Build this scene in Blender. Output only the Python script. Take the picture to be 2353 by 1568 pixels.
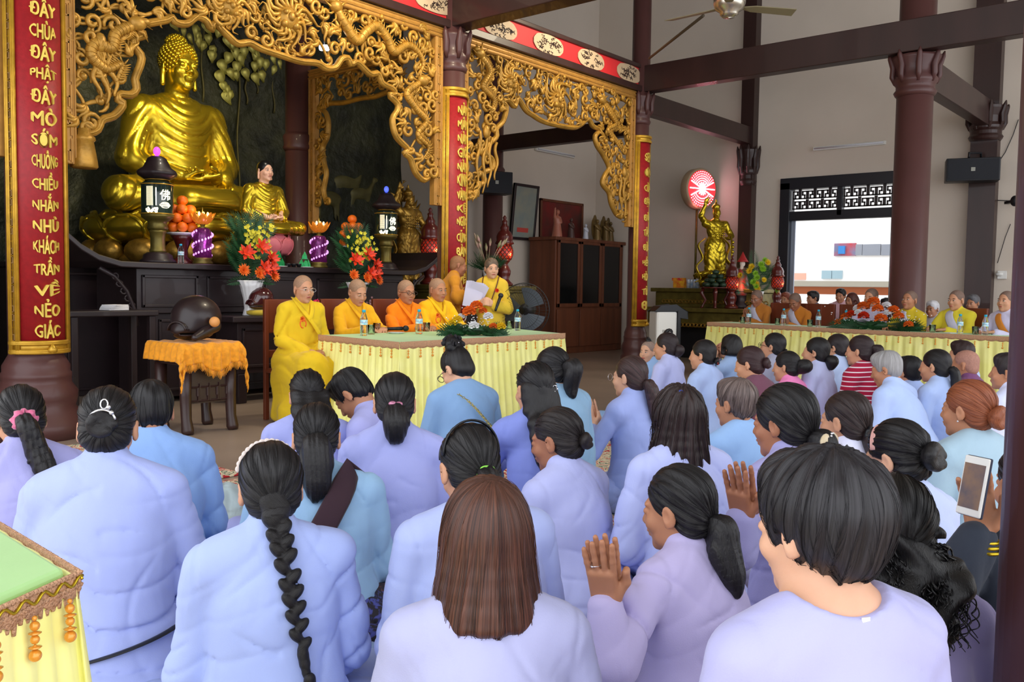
import bpy, math, random
import numpy as np
from mathutils import Vector, Matrix

for _o in list(bpy.data.objects):
    bpy.data.objects.remove(_o)
SC = bpy.context.scene
COL = SC.collection
pi = math.pi
rad = math.radians

# ------------------------------------------------------------------ camera
F_PX, YAW, PITCH, ROLL = 2041.5, rad(40.14), rad(3.417), rad(-0.79)
CX, CY = 1176.5, 784.0
CAM = np.array([0.0, 0.0, 1.2])
_fh = np.array([math.cos(YAW), math.sin(YAW), 0.0]); _up = np.array([0, 0, 1.0]); _r0 = np.array([math.sin(YAW), -math.cos(YAW), 0.0])
FW = math.cos(PITCH) * _fh - math.sin(PITCH) * _up
_u0 = math.cos(PITCH) * _up + math.sin(PITCH) * _fh
RT = math.cos(ROLL) * _r0 - math.sin(ROLL) * _u0
UP = math.cos(ROLL) * _u0 + math.sin(ROLL) * _r0
cam = bpy.data.cameras.new('camera'); cam_o = bpy.data.objects.new('camera', cam); COL.objects.link(cam_o)
cam.sensor_width = 36.0; cam.lens = 36.0 * F_PX / 2353.0; cam.clip_start = 0.05; cam.clip_end = 200
cam_o.matrix_world = Matrix(((RT[0], UP[0], -FW[0], 0), (RT[1], UP[1], -FW[1], 0), (RT[2], UP[2], -FW[2], 1.2), (0, 0, 0, 1)))
SC.camera = cam_o

def ray(x, y): return FW + (x - CX) / F_PX * RT - (y - CY) / F_PX * UP
def at_d(x, y, d): return CAM + ray(x, y) * d
def on_z(x, y, z): r = ray(x, y); return CAM + r * ((z - CAM[2]) / r[2])
def on_x(x, y, X): r = ray(x, y); return CAM + r * (X / r[0])
def on_y(x, y, Y): r = ray(x, y); return CAM + r * (Y / r[1])
def depth(p): return float((np.array(p) - CAM) @ FW)

# ------------------------------------------------------------------ exposure, world
SC.view_settings.view_transform = 'Standard'; SC.view_settings.look = 'None'
SC.view_settings.gamma = 1.0; SC.view_settings.use_curve_mapping = False
SC.view_settings.exposure = 0.0
W = bpy.data.worlds.new('sky'); SC.world = W; W.use_nodes = True
_n = W.node_tree.nodes; _l = W.node_tree.links
_bg = _n['Background']; _bg.inputs['Color'].default_value = (0.93, 0.955, 1.0, 1); _bg.inputs['Strength'].default_value = 2.7

def lamp(name, kind, loc, energy, color=(1, 1, 1), size=0.1, target=None, spot=None, label=None, parent=None):
    d = bpy.data.lights.new(name, kind); o = bpy.data.objects.new(name, d); COL.objects.link(o)
    o.location = loc; d.energy = energy; d.color = color
    if kind == 'AREA': d.size = size
    else: d.shadow_soft_size = size
    if spot: d.spot_size = rad(spot); d.spot_blend = 0.6
    if target is not None:
        o.rotation_euler = (Vector(target) - Vector(loc)).to_track_quat('-Z', 'Y').to_euler()
    if parent: o.parent = parent
    return o

# ceiling spotlights: three behind the carved arch in the altar recess, two in front
lamp('altar_spotlight', 'SPOT', (4.9, 7.9, 4.6), 340, (1.0, 0.86, 0.50), 0.12, (5.9, 10.6, 3.3), 55)
lamp('altar_spotlight', 'SPOT', (6.5, 7.9, 4.6), 190, (1.0, 0.86, 0.50), 0.12, (6.1, 10.6, 3.0), 55)
lamp('altar_spotlight', 'SPOT', (5.2, 7.7, 4.6), 150, (1.0, 0.90, 0.72), 0.15, (5.6, 8.6, 1.4), 85)
lamp('altar_spotlight', 'SPOT', (6.0, 5.4, 4.9), 330, (1.0, 0.86, 0.62), 0.3, (5.6, 7.2, 3.2), 115)
lamp('altar_spotlight', 'SPOT', (9.4, 5.6, 4.9), 210, (1.0, 0.86, 0.62), 0.3, (9.2, 7.2, 3.2), 115)

# ------------------------------------------------------------------ materials
def s2l(c):
    return tuple(((v / 255.0) / 12.92 if v / 255.0 <= 0.04045 else ((v / 255.0 + 0.055) / 1.055) ** 2.4) for v in c)

def mat(name, rgb, rough=0.6, metal=0.0, var=0.0, vscale=6.0, bump=0.0, bscale=60.0, spec=0.5, emit=None, estr=0.0, rgb2=None, alpha=None, coord='Object', sheen=0.0, trans=0.0, ior=1.45, coat=0.0, stretch=(1, 1, 1)):
    m = bpy.data.materials.new(name); m.use_nodes = True
    nt = m.node_tree; N, L = nt.nodes, nt.links; b = N['Principled BSDF']
    c = s2l(rgb) + (1,)
    b.inputs['Base Color'].default_value = c
    b.inputs['Roughness'].default_value = rough; b.inputs['Metallic'].default_value = metal
    b.inputs['Specular IOR Level'].default_value = spec; b.inputs['IOR'].default_value = ior
    if trans: b.inputs['Transmission Weight'].default_value = trans
    if coat: b.inputs['Coat Weight'].default_value = coat
    if sheen: b.inputs['Sheen Weight'].default_value = sheen; b.inputs['Sheen Roughness'].default_value = 0.4
    tc = N.new('ShaderNodeTexCoord'); mp = N.new('ShaderNodeMapping'); mp.inputs['Scale'].default_value = stretch
    L.new(tc.outputs[coord], mp.inputs['Vector'])
    if var > 0 or rgb2:
        nz = N.new('ShaderNodeTexNoise'); nz.inputs['Scale'].default_value = vscale; nz.inputs['Detail'].default_value = 5
        L.new(mp.outputs[0], nz.inputs['Vector'])
        mx = N.new('ShaderNodeMix'); mx.data_type = 'RGBA'
        c2 = s2l(rgb2) + (1,) if rgb2 else tuple(max(0, v * (1 - var)) for v in c[:3]) + (1,)
        rp = N.new('ShaderNodeValToRGB'); rp.color_ramp.elements[0].position = 0.35; rp.color_ramp.elements[1].position = 0.65
        L.new(nz.outputs['Fac'], rp.inputs[0])
        mx.inputs['A'].default_value = c; mx.inputs['B'].default_value = c2
        L.new(rp.outputs[0], mx.inputs['Factor']); L.new(mx.outputs['Result'], b.inputs['Base Color'])
    if bump > 0:
        nb = N.new('ShaderNodeTexNoise'); nb.inputs['Scale'].default_value = bscale; nb.inputs['Detail'].default_value = 4
        L.new(mp.outputs[0], nb.inputs['Vector'])
        bp = N.new('ShaderNodeBump'); bp.inputs['Strength'].default_value = bump; bp.inputs['Distance'].default_value = 0.01
        L.new(nb.outputs['Fac'], bp.inputs['Height']); L.new(bp.outputs[0], b.inputs['Normal'])
    if emit:
        b.inputs['Emission Color'].default_value = s2l(emit) + (1,); b.inputs['Emission Strength'].default_value = estr
    return m

_mc = {}
def cloth(rgb, stripes=None):
    key = ('cloth', rgb, stripes)
    if key in _mc: return _mc[key]
    m = mat('woven_cotton', rgb, 0.85, var=0.06, vscale=2.0, bump=0.08, bscale=300, spec=0.2, sheen=0.15)
    nt = m.node_tree; N, L = nt.nodes, nt.links; b = N['Principled BSDF']
    # soft wrinkles at two scales
    tc = N.new('ShaderNodeTexCoord'); n1 = N.new('ShaderNodeTexNoise'); n1.inputs['Scale'].default_value = 5; n1.inputs['Detail'].default_value = 2.5; n1.inputs['Distortion'].default_value = 0.5
    mp = N.new('ShaderNodeMapping'); mp.inputs['Scale'].default_value = (1.6, 1.6, 0.7)
    L.new(tc.outputs['Object'], mp.inputs['Vector']); L.new(mp.outputs[0], n1.inputs['Vector'])
    bp = N.new('ShaderNodeBump'); bp.inputs['Strength'].default_value = 0.55; bp.inputs['Distance'].default_value = 0.025
    L.new(n1.outputs['Fac'], bp.inputs['Height'])
    old = [l for l in L if l.to_node == b and l.to_socket.name == 'Normal'][0].from_node
    L.new(bp.outputs[0], old.inputs['Normal'])
    if stripes:
        sx = N.new('ShaderNodeSeparateXYZ'); L.new(tc.outputs['Object'], sx.inputs[0])
        mu = N.new('ShaderNodeMath'); mu.operation = 'MULTIPLY'; mu.inputs[1].default_value = stripes[1]; L.new(sx.outputs['Z'], mu.inputs[0])
        fr = N.new('ShaderNodeMath'); fr.operation = 'FRACT'; L.new(mu.outputs[0], fr.inputs[0])
        gt = N.new('ShaderNodeMath'); gt.operation = 'GREATER_THAN'; gt.inputs[1].default_value = stripes[2]; L.new(fr.outputs[0], gt.inputs[0])
        mx = N.new('ShaderNodeMix'); mx.data_type = 'RGBA'; mx.inputs['A'].default_value = s2l(rgb) + (1,); mx.inputs['B'].default_value = s2l(stripes[0]) + (1,)
        L.new(gt.outputs[0], mx.inputs['Factor']); L.new(mx.outputs['Result'], b.inputs['Base Color'])
    _mc[key] = m
    return m

def hairmat(rgb, rgb2=None, tipz=None):
    key = ('hair', rgb, rgb2, tipz)
    if key in _mc: return _mc[key]
    m = bpy.data.materials.new('hair_strands'); m.use_nodes = True
    nt = m.node_tree; N, L = nt.nodes, nt.links; b = N['Principled BSDF']
    at = N.new('ShaderNodeAttribute'); at.attribute_name = 'strand'
    n1 = N.new('ShaderNodeTexNoise'); n1.inputs['Scale'].default_value = 1.0; n1.inputs['Detail'].default_value = 3; n1.inputs['Roughness'].default_value = 0.7
    L.new(at.outputs['Vector'], n1.inputs['Vector'])
    c = s2l(rgb); c2 = s2l(rgb2) if rgb2 else tuple(v * 1.5 + 0.002 for v in c)
    rp = N.new('ShaderNodeValToRGB'); rp.color_ramp.elements[0].position = 0.38; rp.color_ramp.elements[1].position = 0.72
    rp.color_ramp.elements[0].color = c + (1,); rp.color_ramp.elements[1].color = c2 + (1,)
    L.new(n1.outputs['Fac'], rp.inputs[0]); L.new(rp.outputs[0], b.inputs['Base Color'])
    b.inputs['Roughness'].default_value = 0.40; b.inputs['Specular IOR Level'].default_value = 0.33
    bp = N.new('ShaderNodeBump'); bp.inputs['Strength'].default_value = 0.5; bp.inputs['Distance'].default_value = 0.004
    L.new(n1.outputs['Fac'], bp.inputs['Height']); L.new(bp.outputs[0], b.inputs['Normal'])
    _mc[key] = m
    return m

def skinmat(rgb, stub=None):
    key = ('skin', rgb, stub)
    if key in _mc: return _mc[key]
    m = mat('skin', rgb, 0.5, var=0.12, vscale=9, bump=0.06, bscale=240, spec=0.4)
    b = m.node_tree.nodes['Principled BSDF']
    b.inputs['Subsurface Weight'].default_value = 0.12; b.inputs['Subsurface Radius'].default_value = (0.02, 0.008, 0.004)
    _mc[key] = m
    return m

M = {}
M['darkwood'] = mat('dark_lacquered_wood', (56, 33, 30), 0.42, var=0.3, vscale=3, bump=0.05, bscale=30, coat=0.15, stretch=(1, 1, 0.2))
M['colwood'] = mat('column_lacquer', (84, 50, 48), 0.45, var=0.15, vscale=2, bump=0.03, bscale=20, coat=0.1)
M['blackwood'] = mat('ebony_wood', (40, 28, 32), 0.45, var=0.3, vscale=4, bump=0.08, bscale=25, coat=0.1)
M['brownwood'] = mat('cabinet_wood', (112, 62, 38), 0.5, var=0.35, vscale=2.5, bump=0.04, bscale=30, stretch=(3, 3, 0.3))
M['chairwood'] = mat('chair_wood', (122, 58, 34), 0.45, var=0.25, vscale=5, stretch=(1, 1, 0.3))
M['redwood'] = mat('turned_redwood', (92, 30, 26), 0.3, var=0.2, vscale=5, coat=0.4)
M['carve'] = mat('gilded_carving', (190, 142, 56), 0.42, metal=0.35, var=0.35, vscale=9, bump=0.35, bscale=35)
M['gilt'] = mat('gilt_moulding', (206, 160, 50), 0.36, metal=0.45, var=0.25, vscale=12, bump=0.12, bscale=40)
M['archboard'] = mat('arch_board_gilt', (184, 134, 62), 0.45, metal=0.25, var=0.2, vscale=12, bump=0.12, bscale=40)
M['gold'] = mat('polished_gold_statue', (204, 176, 46), 0.27, metal=0.85, var=0.18, vscale=3, bump=0.05, bscale=12)
M['oldgold'] = mat('aged_gold_statue', (176, 136, 56), 0.36, metal=0.7, var=0.45, vscale=14, bump=0.3, bscale=30)
M['bronze'] = mat('olive_bronze', (122, 108, 50), 0.4, metal=0.55, var=0.4, vscale=8, bump=0.1, bscale=30)
M['redlac'] = mat('red_lacquer', (158, 26, 34), 0.5, var=0.2, vscale=30, bump=0.1, bscale=90)
M['redband'] = mat('red_frieze_paint', (206, 40, 44), 0.6, var=0.08, vscale=5)
M['cream'] = mat('cream_medallion_paint', (196, 172, 140), 0.6, var=0.1, vscale=9)
M['wall'] = mat('warm_plaster', (212, 200, 186), 0.9, var=0.05, vscale=1.2, bump=0.05, bscale=60)
M['ceil'] = mat('ceiling_plaster', (160, 152, 136), 0.9, var=0.05, vscale=1.5)
M['black'] = mat('black_plastic', (22, 23, 28), 0.45, bump=0.05, bscale=200)
M['blackframe'] = mat('black_window_paint', (26, 28, 36), 0.4)
M['white'] = mat('white_plastic', (228, 228, 224), 0.45)
M['porcelain'] = mat('white_porcelain', (232, 232, 234), 0.18, coat=0.4)
M['chrome'] = mat('brushed_nickel', (190, 184, 170), 0.25, metal=0.9)
M['silver'] = mat('silver_trim', (225, 225, 230), 0.2, metal=0.8)
M['topcloth'] = mat('green_satin_cloth', (176, 222, 150), 0.6, var=0.06, vscale=5, bump=0.06, bscale=60, sheen=0.2)
M['skirt'] = mat('yellow_satin_skirt', (248, 246, 160), 0.42, var=0.10, vscale=7, bump=0.08, bscale=40, rgb2=(240, 238, 140), sheen=0.3)
M['braidtrim'] = mat('copper_braid_trim', (226, 176, 138), 0.6, metal=0.1, var=0.3, vscale=160, bump=0.9, bscale=260)
M['bead'] = mat('amber_bead', (226, 150, 48), 0.25, metal=0.2, coat=0.5)
M['glass'] = mat('clear_glass', (245, 250, 250), 0.03, trans=1.0, ior=1.33)
M['paper'] = mat('paper', (232, 232, 236), 0.8)
M['orange'] = mat('orange_peel', (236, 110, 18), 0.4, bump=0.15, bscale=240)
M['leaf'] = mat('leaf_green', (38, 92, 44), 0.5, var=0.4, vscale=18)
M['leafd'] = mat('dark_fern_green', (32, 80, 44), 0.5, var=0.4, vscale=18)
M['lime'] = mat('lime_flower', (150, 200, 50), 0.5, var=0.2, vscale=20)
M['fl_orange'] = mat('orange_petal', (246, 116, 34), 0.6, var=0.25, vscale=60)
M['fl_red'] = mat('red_lily_petal', (226, 58, 26), 0.5, var=0.25, vscale=40)
M['fl_yellow'] = mat('yellow_petal', (244, 204, 30), 0.6, var=0.2, vscale=60)
M['fl_white'] = mat('white_petal', (240, 240, 244), 0.6)
M['fl_olive'] = mat('yellow_orchid', (206, 196, 48), 0.6, var=0.2, vscale=60)
M['tealcap'] = mat('bottle_cap_blue', (40, 170, 205), 0.35)
M['bottlelabel'] = mat('bottle_label', (90, 190, 225), 0.4, rgb2=(230, 240, 240), vscale=45)
M['labelred'] = mat('label_red', (216, 40, 60), 0.4)
M['pinkp'] = mat('pink_lotus_paint', (214, 112, 122), 0.5, var=0.12, vscale=12)
M['greenfoil'] = mat('green_foil', (30, 150, 84), 0.3, metal=0.4, var=0.3, vscale=40)
M['amber'] = mat('amber_crystal', (214, 130, 44), 0.2, metal=0.3, var=0.4, vscale=80, emit=(240, 130, 30), estr=0.35)
M['glow'] = mat('lamp_bulb', (255, 190, 90), 0.5, emit=(255, 176, 84), estr=22)
M['glowdim'] = mat('lamp_glass_red', (170, 40, 26), 0.3, emit=(240, 60, 30), estr=0.22)
M['led'] = mat('led_white_pink', (255, 220, 240), 0.5, emit=(255, 225, 240), estr=5)
M['ledred'] = mat('led_panel_red', (226, 56, 60), 0.5, emit=(230, 50, 60), estr=1.1)
M['ledpurple'] = mat('led_violet', (200, 60, 230), 0.3, emit=(190, 50, 240), estr=4.0)
M['lit'] = mat('lit_lettering', (255, 246, 214), 0.4, emit=(255, 244, 205), estr=2.6)
M['keyline'] = mat('key_pattern_groove_shade', (128, 92, 36), 0.5, metal=0.2, var=0.3, vscale=30)  # shade of the carved grooves painted as dark bronze on the key bars
M['gilttext'] = mat('gilt_lettering', (226, 196, 84), 0.35, metal=0.3, var=0.1, vscale=40)
M['skin1'] = skinmat((204, 150, 118)); M['skin2'] = skinmat((186, 130, 98)); M['skin3'] = skinmat((216, 166, 136)); M['skin4'] = skinmat((168, 112, 84))
M['eyew'] = mat('eye_white', (225, 220, 214), 0.3); M['eyed'] = mat('eye_iris', (26, 18, 16), 0.2); M['lip'] = mat('lips', (168, 84, 76), 0.5)
M['brow'] = mat('eyebrow_hair', (40, 30, 28), 0.8)

# ------------------------------------------------------------------ object helpers
def tag(o, label=None, cat=None, group=None, kind=None):
    if label: o['label'] = label
    if cat: o['category'] = cat
    if group: o['group'] = group
    if kind: o['kind'] = kind
    return o

def empty(name, loc=(0, 0, 0), rz=0.0, label=None, cat=None, group=None, kind=None, scale=None):
    o = bpy.data.objects.new(name, None); COL.objects.link(o)
    o.location = loc; o.rotation_euler = (0, 0, rz); o.empty_display_size = 0.1
    if scale: o.scale = (scale, scale, scale)
    return tag(o, label, cat, group, kind)

def clone(o, parent=None):
    c = o.copy(); COL.objects.link(c)
    if parent is not None: c.parent = parent
    for ch in list(o.children): clone(ch, c)
    return c

def mesh_from(name, V, Q, mats, parent=None, mi=None, smooth=True, attrs=None, T=None):
    """V (n,3) points, Q (m,4) faces; a face with Q[:,3] < 0 is a triangle."""
    me = bpy.data.meshes.new(name); V = np.asarray(V, np.float32); Q = np.asarray(Q, np.int64)
    if T is not None:
        A = np.array(T)[:3, :3]; V = (V @ A.T + np.array(T)[:3, 3]).astype(np.float32)
    me.vertices.add(len(V)); me.vertices.foreach_set('co', V.ravel())
    tri = Q[:, 3] < 0; cnt = np.where(tri, 3, 4); st = np.concatenate([[0], np.cumsum(cnt)[:-1]]).astype(np.int32)
    keep = np.ones((len(Q), 4), bool); keep[tri, 3] = False
    li = Q[keep].astype(np.int32)
    me.loops.add(len(li)); me.loops.foreach_set('vertex_index', li)
    me.polygons.add(len(Q)); me.polygons.foreach_set('loop_start', st)
    if mi is not None: me.polygons.foreach_set('material_index', np.asarray(mi, np.int32))
    me.polygons.foreach_set('use_smooth', np.full(len(Q), smooth))
    for k, v in (attrs or {}).items():
        a = me.attributes.new(k, 'FLOAT_VECTOR', 'POINT'); a.data.foreach_set('vector', np.asarray(v, np.float32).ravel())
    me.update(calc_edges=True); me.validate()
    for m in (mats if isinstance(mats, (list, tuple)) else [mats]): me.materials.append(m)
    o = bpy.data.objects.new(name, me); COL.objects.link(o)
    if parent is not None: o.parent = parent
    return o

class MB:
    """collects shapes and links them as one mesh object"""
    def __init__(s): s.v = []; s.q = []; s.m = []; s.n = 0; s.sm = []
    def add(s, V, Q, m=0):
        V = np.asarray(V, float).reshape(-1, 3); Q = [(tuple(f) + (-1,) if len(f) == 3 else tuple(f)) for f in Q]
        Q = np.array(Q, np.int64).reshape(-1, 4); Q2 = np.where(Q >= 0, Q + s.n, -1)
        s.v.append(V); s.q.append(Q2); s.m.append(np.full(len(Q), m)); s.n += len(V); return s
    def box(s, c, d, R=None, m=0, taper=1.0):
        x, y, z = d[0] / 2, d[1] / 2, d[2] / 2; t = taper
        V = np.array([(-x, -y, -z), (x, -y, -z), (x, y, -z), (-x, y, -z), (-x * t, -y * t, z), (x * t, -y * t, z), (x * t, y * t, z), (-x * t, y * t, z)])
        if R is not None: V = V @ np.array(R).T
        return s.add(V + np.array(c), [(0, 3, 2, 1), (4, 5, 6, 7), (0, 1, 5, 4), (1, 2, 6, 5), (2, 3, 7, 6), (3, 0, 4, 7)], m)
    def box2(s, lo, hi, m=0):
        lo = np.array(lo, float); hi = np.array(hi, float); return s.box((lo + hi) / 2, hi - lo, None, m)
    def tube(s, P, r, seg=8, m=0, flat=1.0, cap=True, closed=False, upv=None):
        P = np.asarray(P, float); n = len(P); r = np.full(n, r) if np.isscalar(r) else np.asarray(r, float)
        if closed: t = np.roll(P, -1, 0) - np.roll(P, 1, 0)
        else: t = np.gradient(P, axis=0)
        t /= (np.linalg.norm(t, axis=1)[:, None] + 1e-12)
        u = np.array(upv if upv is not None else ((0, 0, 1) if abs(t[0][2]) < 0.9 else (1, 0, 0)), float)
        a = np.linspace(0, 2 * pi, seg, endpoint=False); V = []
        for i in range(n):
            u = u - t[i] * (u @ t[i]); nn = np.linalg.norm(u)
            u = u / nn if nn > 1e-6 else np.cross(t[i], (1, 0.3, 0.1)); w = np.cross(t[i], u)
            V.append(P[i] + r[i] * (np.cos(a)[:, None] * w + flat * np.sin(a)[:, None] * u))
            if upv is not None: u = np.array(upv, float)
        V = np.concatenate(V); Q = []
        for i in range(n if closed else n - 1):
            j = (i + 1) % n
            for k in range(seg):
                k2 = (k + 1) % seg; Q.append((i * seg + k, i * seg + k2, j * seg + k2, j * seg + k))
        if cap and not closed:
            V = np.vstack([V, P[0], P[-1]]); c0 = n * seg
            for k in range(seg):
                k2 = (k + 1) % seg; Q.append((c0, k2, k)); Q.append((c0 + 1, (n - 1) * seg + k, (n - 1) * seg + k2))
        return s.add(V, Q, m)
    def lathe(s, prof, seg=24, c=(0, 0, 0), R=None, m=0, wob=None):
        a = np.linspace(0, 2 * pi, seg, endpoint=False); V = []
        for i, (r, z) in enumerate(prof):
            rr = r * (wob(a, i / (len(prof) - 1.0)) if wob else 1.0)
            V.append(np.stack([rr * np.cos(a), rr * np.sin(a), np.full(seg, z)], 1))
        V = np.concatenate(V); n = len(prof); Q = []
        for i in range(n - 1):
            for k in range(seg):
                k2 = (k + 1) % seg; Q.append((i * seg + k, i * seg + k2, (i + 1) * seg + k2, (i + 1) * seg + k))
        V = np.vstack([V, (0, 0, prof[0][1]), (0, 0, prof[-1][1])]); c0 = n * seg
        for k in range(seg):
            k2 = (k + 1) % seg; Q.append((c0, k2, k)); Q.append((c0 + 1, (n - 1) * seg + k, (n - 1) * seg + k2))
        if R is not None: V = V @ np.array(R).T
        return s.add(V + np.array(c), Q, m)
    def ell(s, c, r, seg=14, rings=8, R=None, m=0):
        r = (r, r, r) if np.isscalar(r) else r
        pr = [(math.sin(pi * i / rings), -math.cos(pi * i / rings)) for i in range(1, rings)]
        a = np.linspace(0, 2 * pi, seg, endpoint=False)
        V = np.concatenate([np.stack([p * np.cos(a), p * np.sin(a), np.full(seg, z)], 1) for p, z in pr] + [np.array([(0, 0, -1.0), (0, 0, 1.0)])]) * np.array(r)
        n = len(pr); Q = []
        for i in range(n - 1):
            for k in range(seg):
                k2 = (k + 1) % seg; Q.append((i * seg + k, i * seg + k2, (i + 1) * seg + k2, (i + 1) * seg + k))
        for k in range(seg):
            k2 = (k + 1) % seg; Q.append((n * seg, k2, k)); Q.append((n * seg + 1, (n - 1) * seg + k, (n - 1) * seg + k2))
        if R is not None: V = V @ np.array(R).T
        return s.add(V + np.array(c), Q, m)
    def grid(s, fn, nu, nv, m=0):
        V = np.array([fn(u / nu, v / nv) for v in range(nv + 1) for u in range(nu + 1)], float); w = nu + 1
        return s.add(V, [(v * w + u, v * w + u + 1, (v + 1) * w + u + 1, (v + 1) * w + u) for v in range(nv) for u in range(nu)], m)
    def prism(s, poly, z0, z1, R=None, c=(0, 0, 0), m=0):
        """extrude a 2D outline (x,y) from z0 to z1; ear clipping left to the tessellator below"""
        from mathutils.geometry import tessellate_polygon
        n = len(poly); V = np.array([(x, y, z0) for x, y in poly] + [(x, y, z1) for x, y in poly], float)
        T = tessellate_polygon([[Vector((x, y, 0)) for x, y in poly]])
        Q = [(a, b, cc) for a, b, cc in T] + [(a + n, cc + n, b + n) for a, b, cc in T]
        Q += [(i, (i + 1) % n, (i + 1) % n + n, i + n) for i in range(n)]
        if R is not None: V = V @ np.array(R).T
        return s.add(V + np.array(c), Q, m)
    def build(s, name, mats, parent=None, smooth=True, T=None, bevel=0, thick=0, sub=0):
        if not s.v: return None
        o = mesh_from(name, np.concatenate(s.v), np.concatenate(s.q), mats, parent, np.concatenate(s.m), smooth, T=T)
        if thick:
            md = o.modifiers.new('thickness', 'SOLIDIFY'); md.thickness = thick
        if bevel:
            md = o.modifiers.new('soft_edges', 'BEVEL'); md.width = bevel; md.segments = 2; md.limit_method = 'ANGLE'; md.angle_limit = rad(40)
            md.harden_normals = False
        if not smooth and bevel: pass
        if sub:
            md = o.modifiers.new('smooth', 'SUBSURF'); md.levels = sub; md.render_levels = sub
        return o

def rotm(ax, a):
    c, s_ = math.cos(a), math.sin(a)
    return np.array({'x': [(1, 0, 0), (0, c, -s_), (0, s_, c)], 'y': [(c, 0, s_), (0, 1, 0), (-s_, 0, c)], 'z': [(c, -s_, 0), (s_, c, 0), (0, 0, 1)]}[ax], float)
def frame(z, xh=(1, 0, 0)):
    z = np.array(z, float); z /= np.linalg.norm(z); x = np.array(xh, float); x = x - z * (x @ z)
    if np.linalg.norm(x) < 1e-6: x = np.array((0, 1.0, 0)) - z * z[1]
    x /= np.linalg.norm(x); return np.stack([x, np.cross(z, x), z], 1)

def text_mesh(name, body, size, mt, T, parent, extrude=0.004, align='CENTER', bold=0.0):
    cu = bpy.data.curves.new(name, 'FONT'); cu.body = body; cu.size = size; cu.extrude = extrude; cu.align_x = align; cu.align_y = 'CENTER'; cu.resolution_u = 3
    cu.offset = 0.0
    o = bpy.data.objects.new(name, cu); COL.objects.link(o)
    dg = bpy.context.evaluated_depsgraph_get(); me = bpy.data.meshes.new_from_object(o.evaluated_get(dg))
    bpy.data.objects.remove(o)
    if bold:
        import bmesh
        bm = bmesh.new()
        for dx, dy in ((0, 0), (bold, 0), (-bold, 0), (0, bold * 0.6), (0, -bold * 0.6)):
            k0 = len(bm.verts); bm.from_mesh(me); bm.verts.ensure_lookup_table()
            for v in bm.verts[k0:]: v.co.x += dx; v.co.y += dy
        bm.to_mesh(me); bm.free()
    me.materials.clear(); me.materials.append(mt)
    return me

# ------------------------------------------------------------------ distance-field modelling (smooth bodies)
class SDF:
    def __init__(s): s.p = []; s.lo = np.full(3, 1e9); s.hi = np.full(3, -1e9); s.disp = None
    def _b(s, c, r):
        s.lo = np.minimum(s.lo, np.array(c) - r); s.hi = np.maximum(s.hi, np.array(c) + r)
    def cap(s, a, b, ra, rb=None, k=0.02, op=1):
        rb = ra if rb is None else rb; a = np.array(a, np.float32); b = np.array(b, np.float32)
        if op > 0: s._b(a, ra); s._b(b, rb)
        ba = b - a; L2 = float(ba @ ba) + 1e-12
        def f(P):
            pa = P - a; h = np.clip((pa @ ba) / L2, 0, 1)
            return np.linalg.norm(pa - h[:, None] * ba, axis=1) - (ra + (rb - ra) * h)
        s.p.append((op, f, k)); return s
    def ell(s, c, r, k=0.02, R=None, op=1):
        c = np.array(c, np.float32); r = np.array((r, r, r) if np.isscalar(r) else r, np.float32)
        if R is not None: sc = float(np.linalg.norm(np.array(R)[:, 0])); R = np.array(R) / sc; r = r * np.float32(sc)
        if op > 0: s._b(c, float(r.max()) if R is not None else r)
        A = None if R is None else np.array(R, np.float32)
        def f(P):
            q = P - c
            if A is not None: q = q @ A
            q1 = q / r; k0 = np.linalg.norm(q1, axis=1); k1 = np.linalg.norm(q1 / r, axis=1) + 1e-9
            return np.where(k0 < 1e-4, -float(r.min()), k0 * (k0 - 1) / k1)
        s.p.append((op, f, k)); return s
    def box(s, c, h, rnd=0.01, k=0.02, R=None, op=1):
        c = np.array(c, np.float32); h = np.array(h, np.float32)
        if R is not None: sc = float(np.linalg.norm(np.array(R)[:, 0])); R = np.array(R) / sc; h = h * np.float32(sc)
        if op > 0: s._b(c, float(np.linalg.norm(h)) if R is not None else h)
        A = None if R is None else np.array(R, np.float32)
        def f(P):
            q = P - c
            if A is not None: q = q @ A
            q = np.abs(q) - (h - rnd)
            return np.linalg.norm(np.maximum(q, 0), axis=1) + np.minimum(q.max(1), 0) - rnd
        s.p.append((op, f, k)); return s
    def eval(s, P):
        d = None
        for op, f, k in s.p:
            e = f(P)
            if d is None: d = e; continue
            if op > 0:
                h = np.maximum(k - np.abs(d - e), 0) / k; d = np.minimum(d, e) - h * h * k * 0.25
            else:
                e = -e; h = np.maximum(k - np.abs(d - e), 0) / k; d = np.maximum(d, e) + h * h * k * 0.25
        if s.disp is not None: d = d + s.disp(P)
        return d
    def mesh(s, h, pad=None):
        pad = 2.5 * h + 0.012 if pad is None else pad
        lo = s.lo - pad; hi = s.hi + pad; B = 6
        nb = np.ceil((hi - lo) / (h * B)).astype(int); n = nb * B + 1
        bc = np.stack(np.meshgrid(*[np.arange(k) for k in nb], indexing='ij'), -1).reshape(-1, 3)
        dc = s.eval((lo + (bc + 0.5) * B * h).astype(np.float32))
        act = (np.abs(dc) < B * h * 0.9 * 1.5 + 0.012).reshape(nb); sg = np.where(dc < 0, -1.0, 1.0).reshape(nb)
        V = np.ones(n, np.float32); fine = np.zeros(n, bool)
        V[:-1, :-1, :-1] = sg.repeat(B, 0).repeat(B, 1).repeat(B, 2)
        a = act.repeat(B, 0).repeat(B, 1).repeat(B, 2); sl = (slice(0, -1), slice(1, None))
        for i in sl:
            for j in sl:
                for k in sl: fine[i, j, k] |= a
        idx = np.argwhere(fine); out = np.empty(len(idx), np.float32)
        for i in range(0, len(idx), 400000):
            out[i:i + 400000] = s.eval((lo + idx[i:i + 400000] * h).astype(np.float32))
        V[fine] = out
        return nets(V, lo, h)

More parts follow.
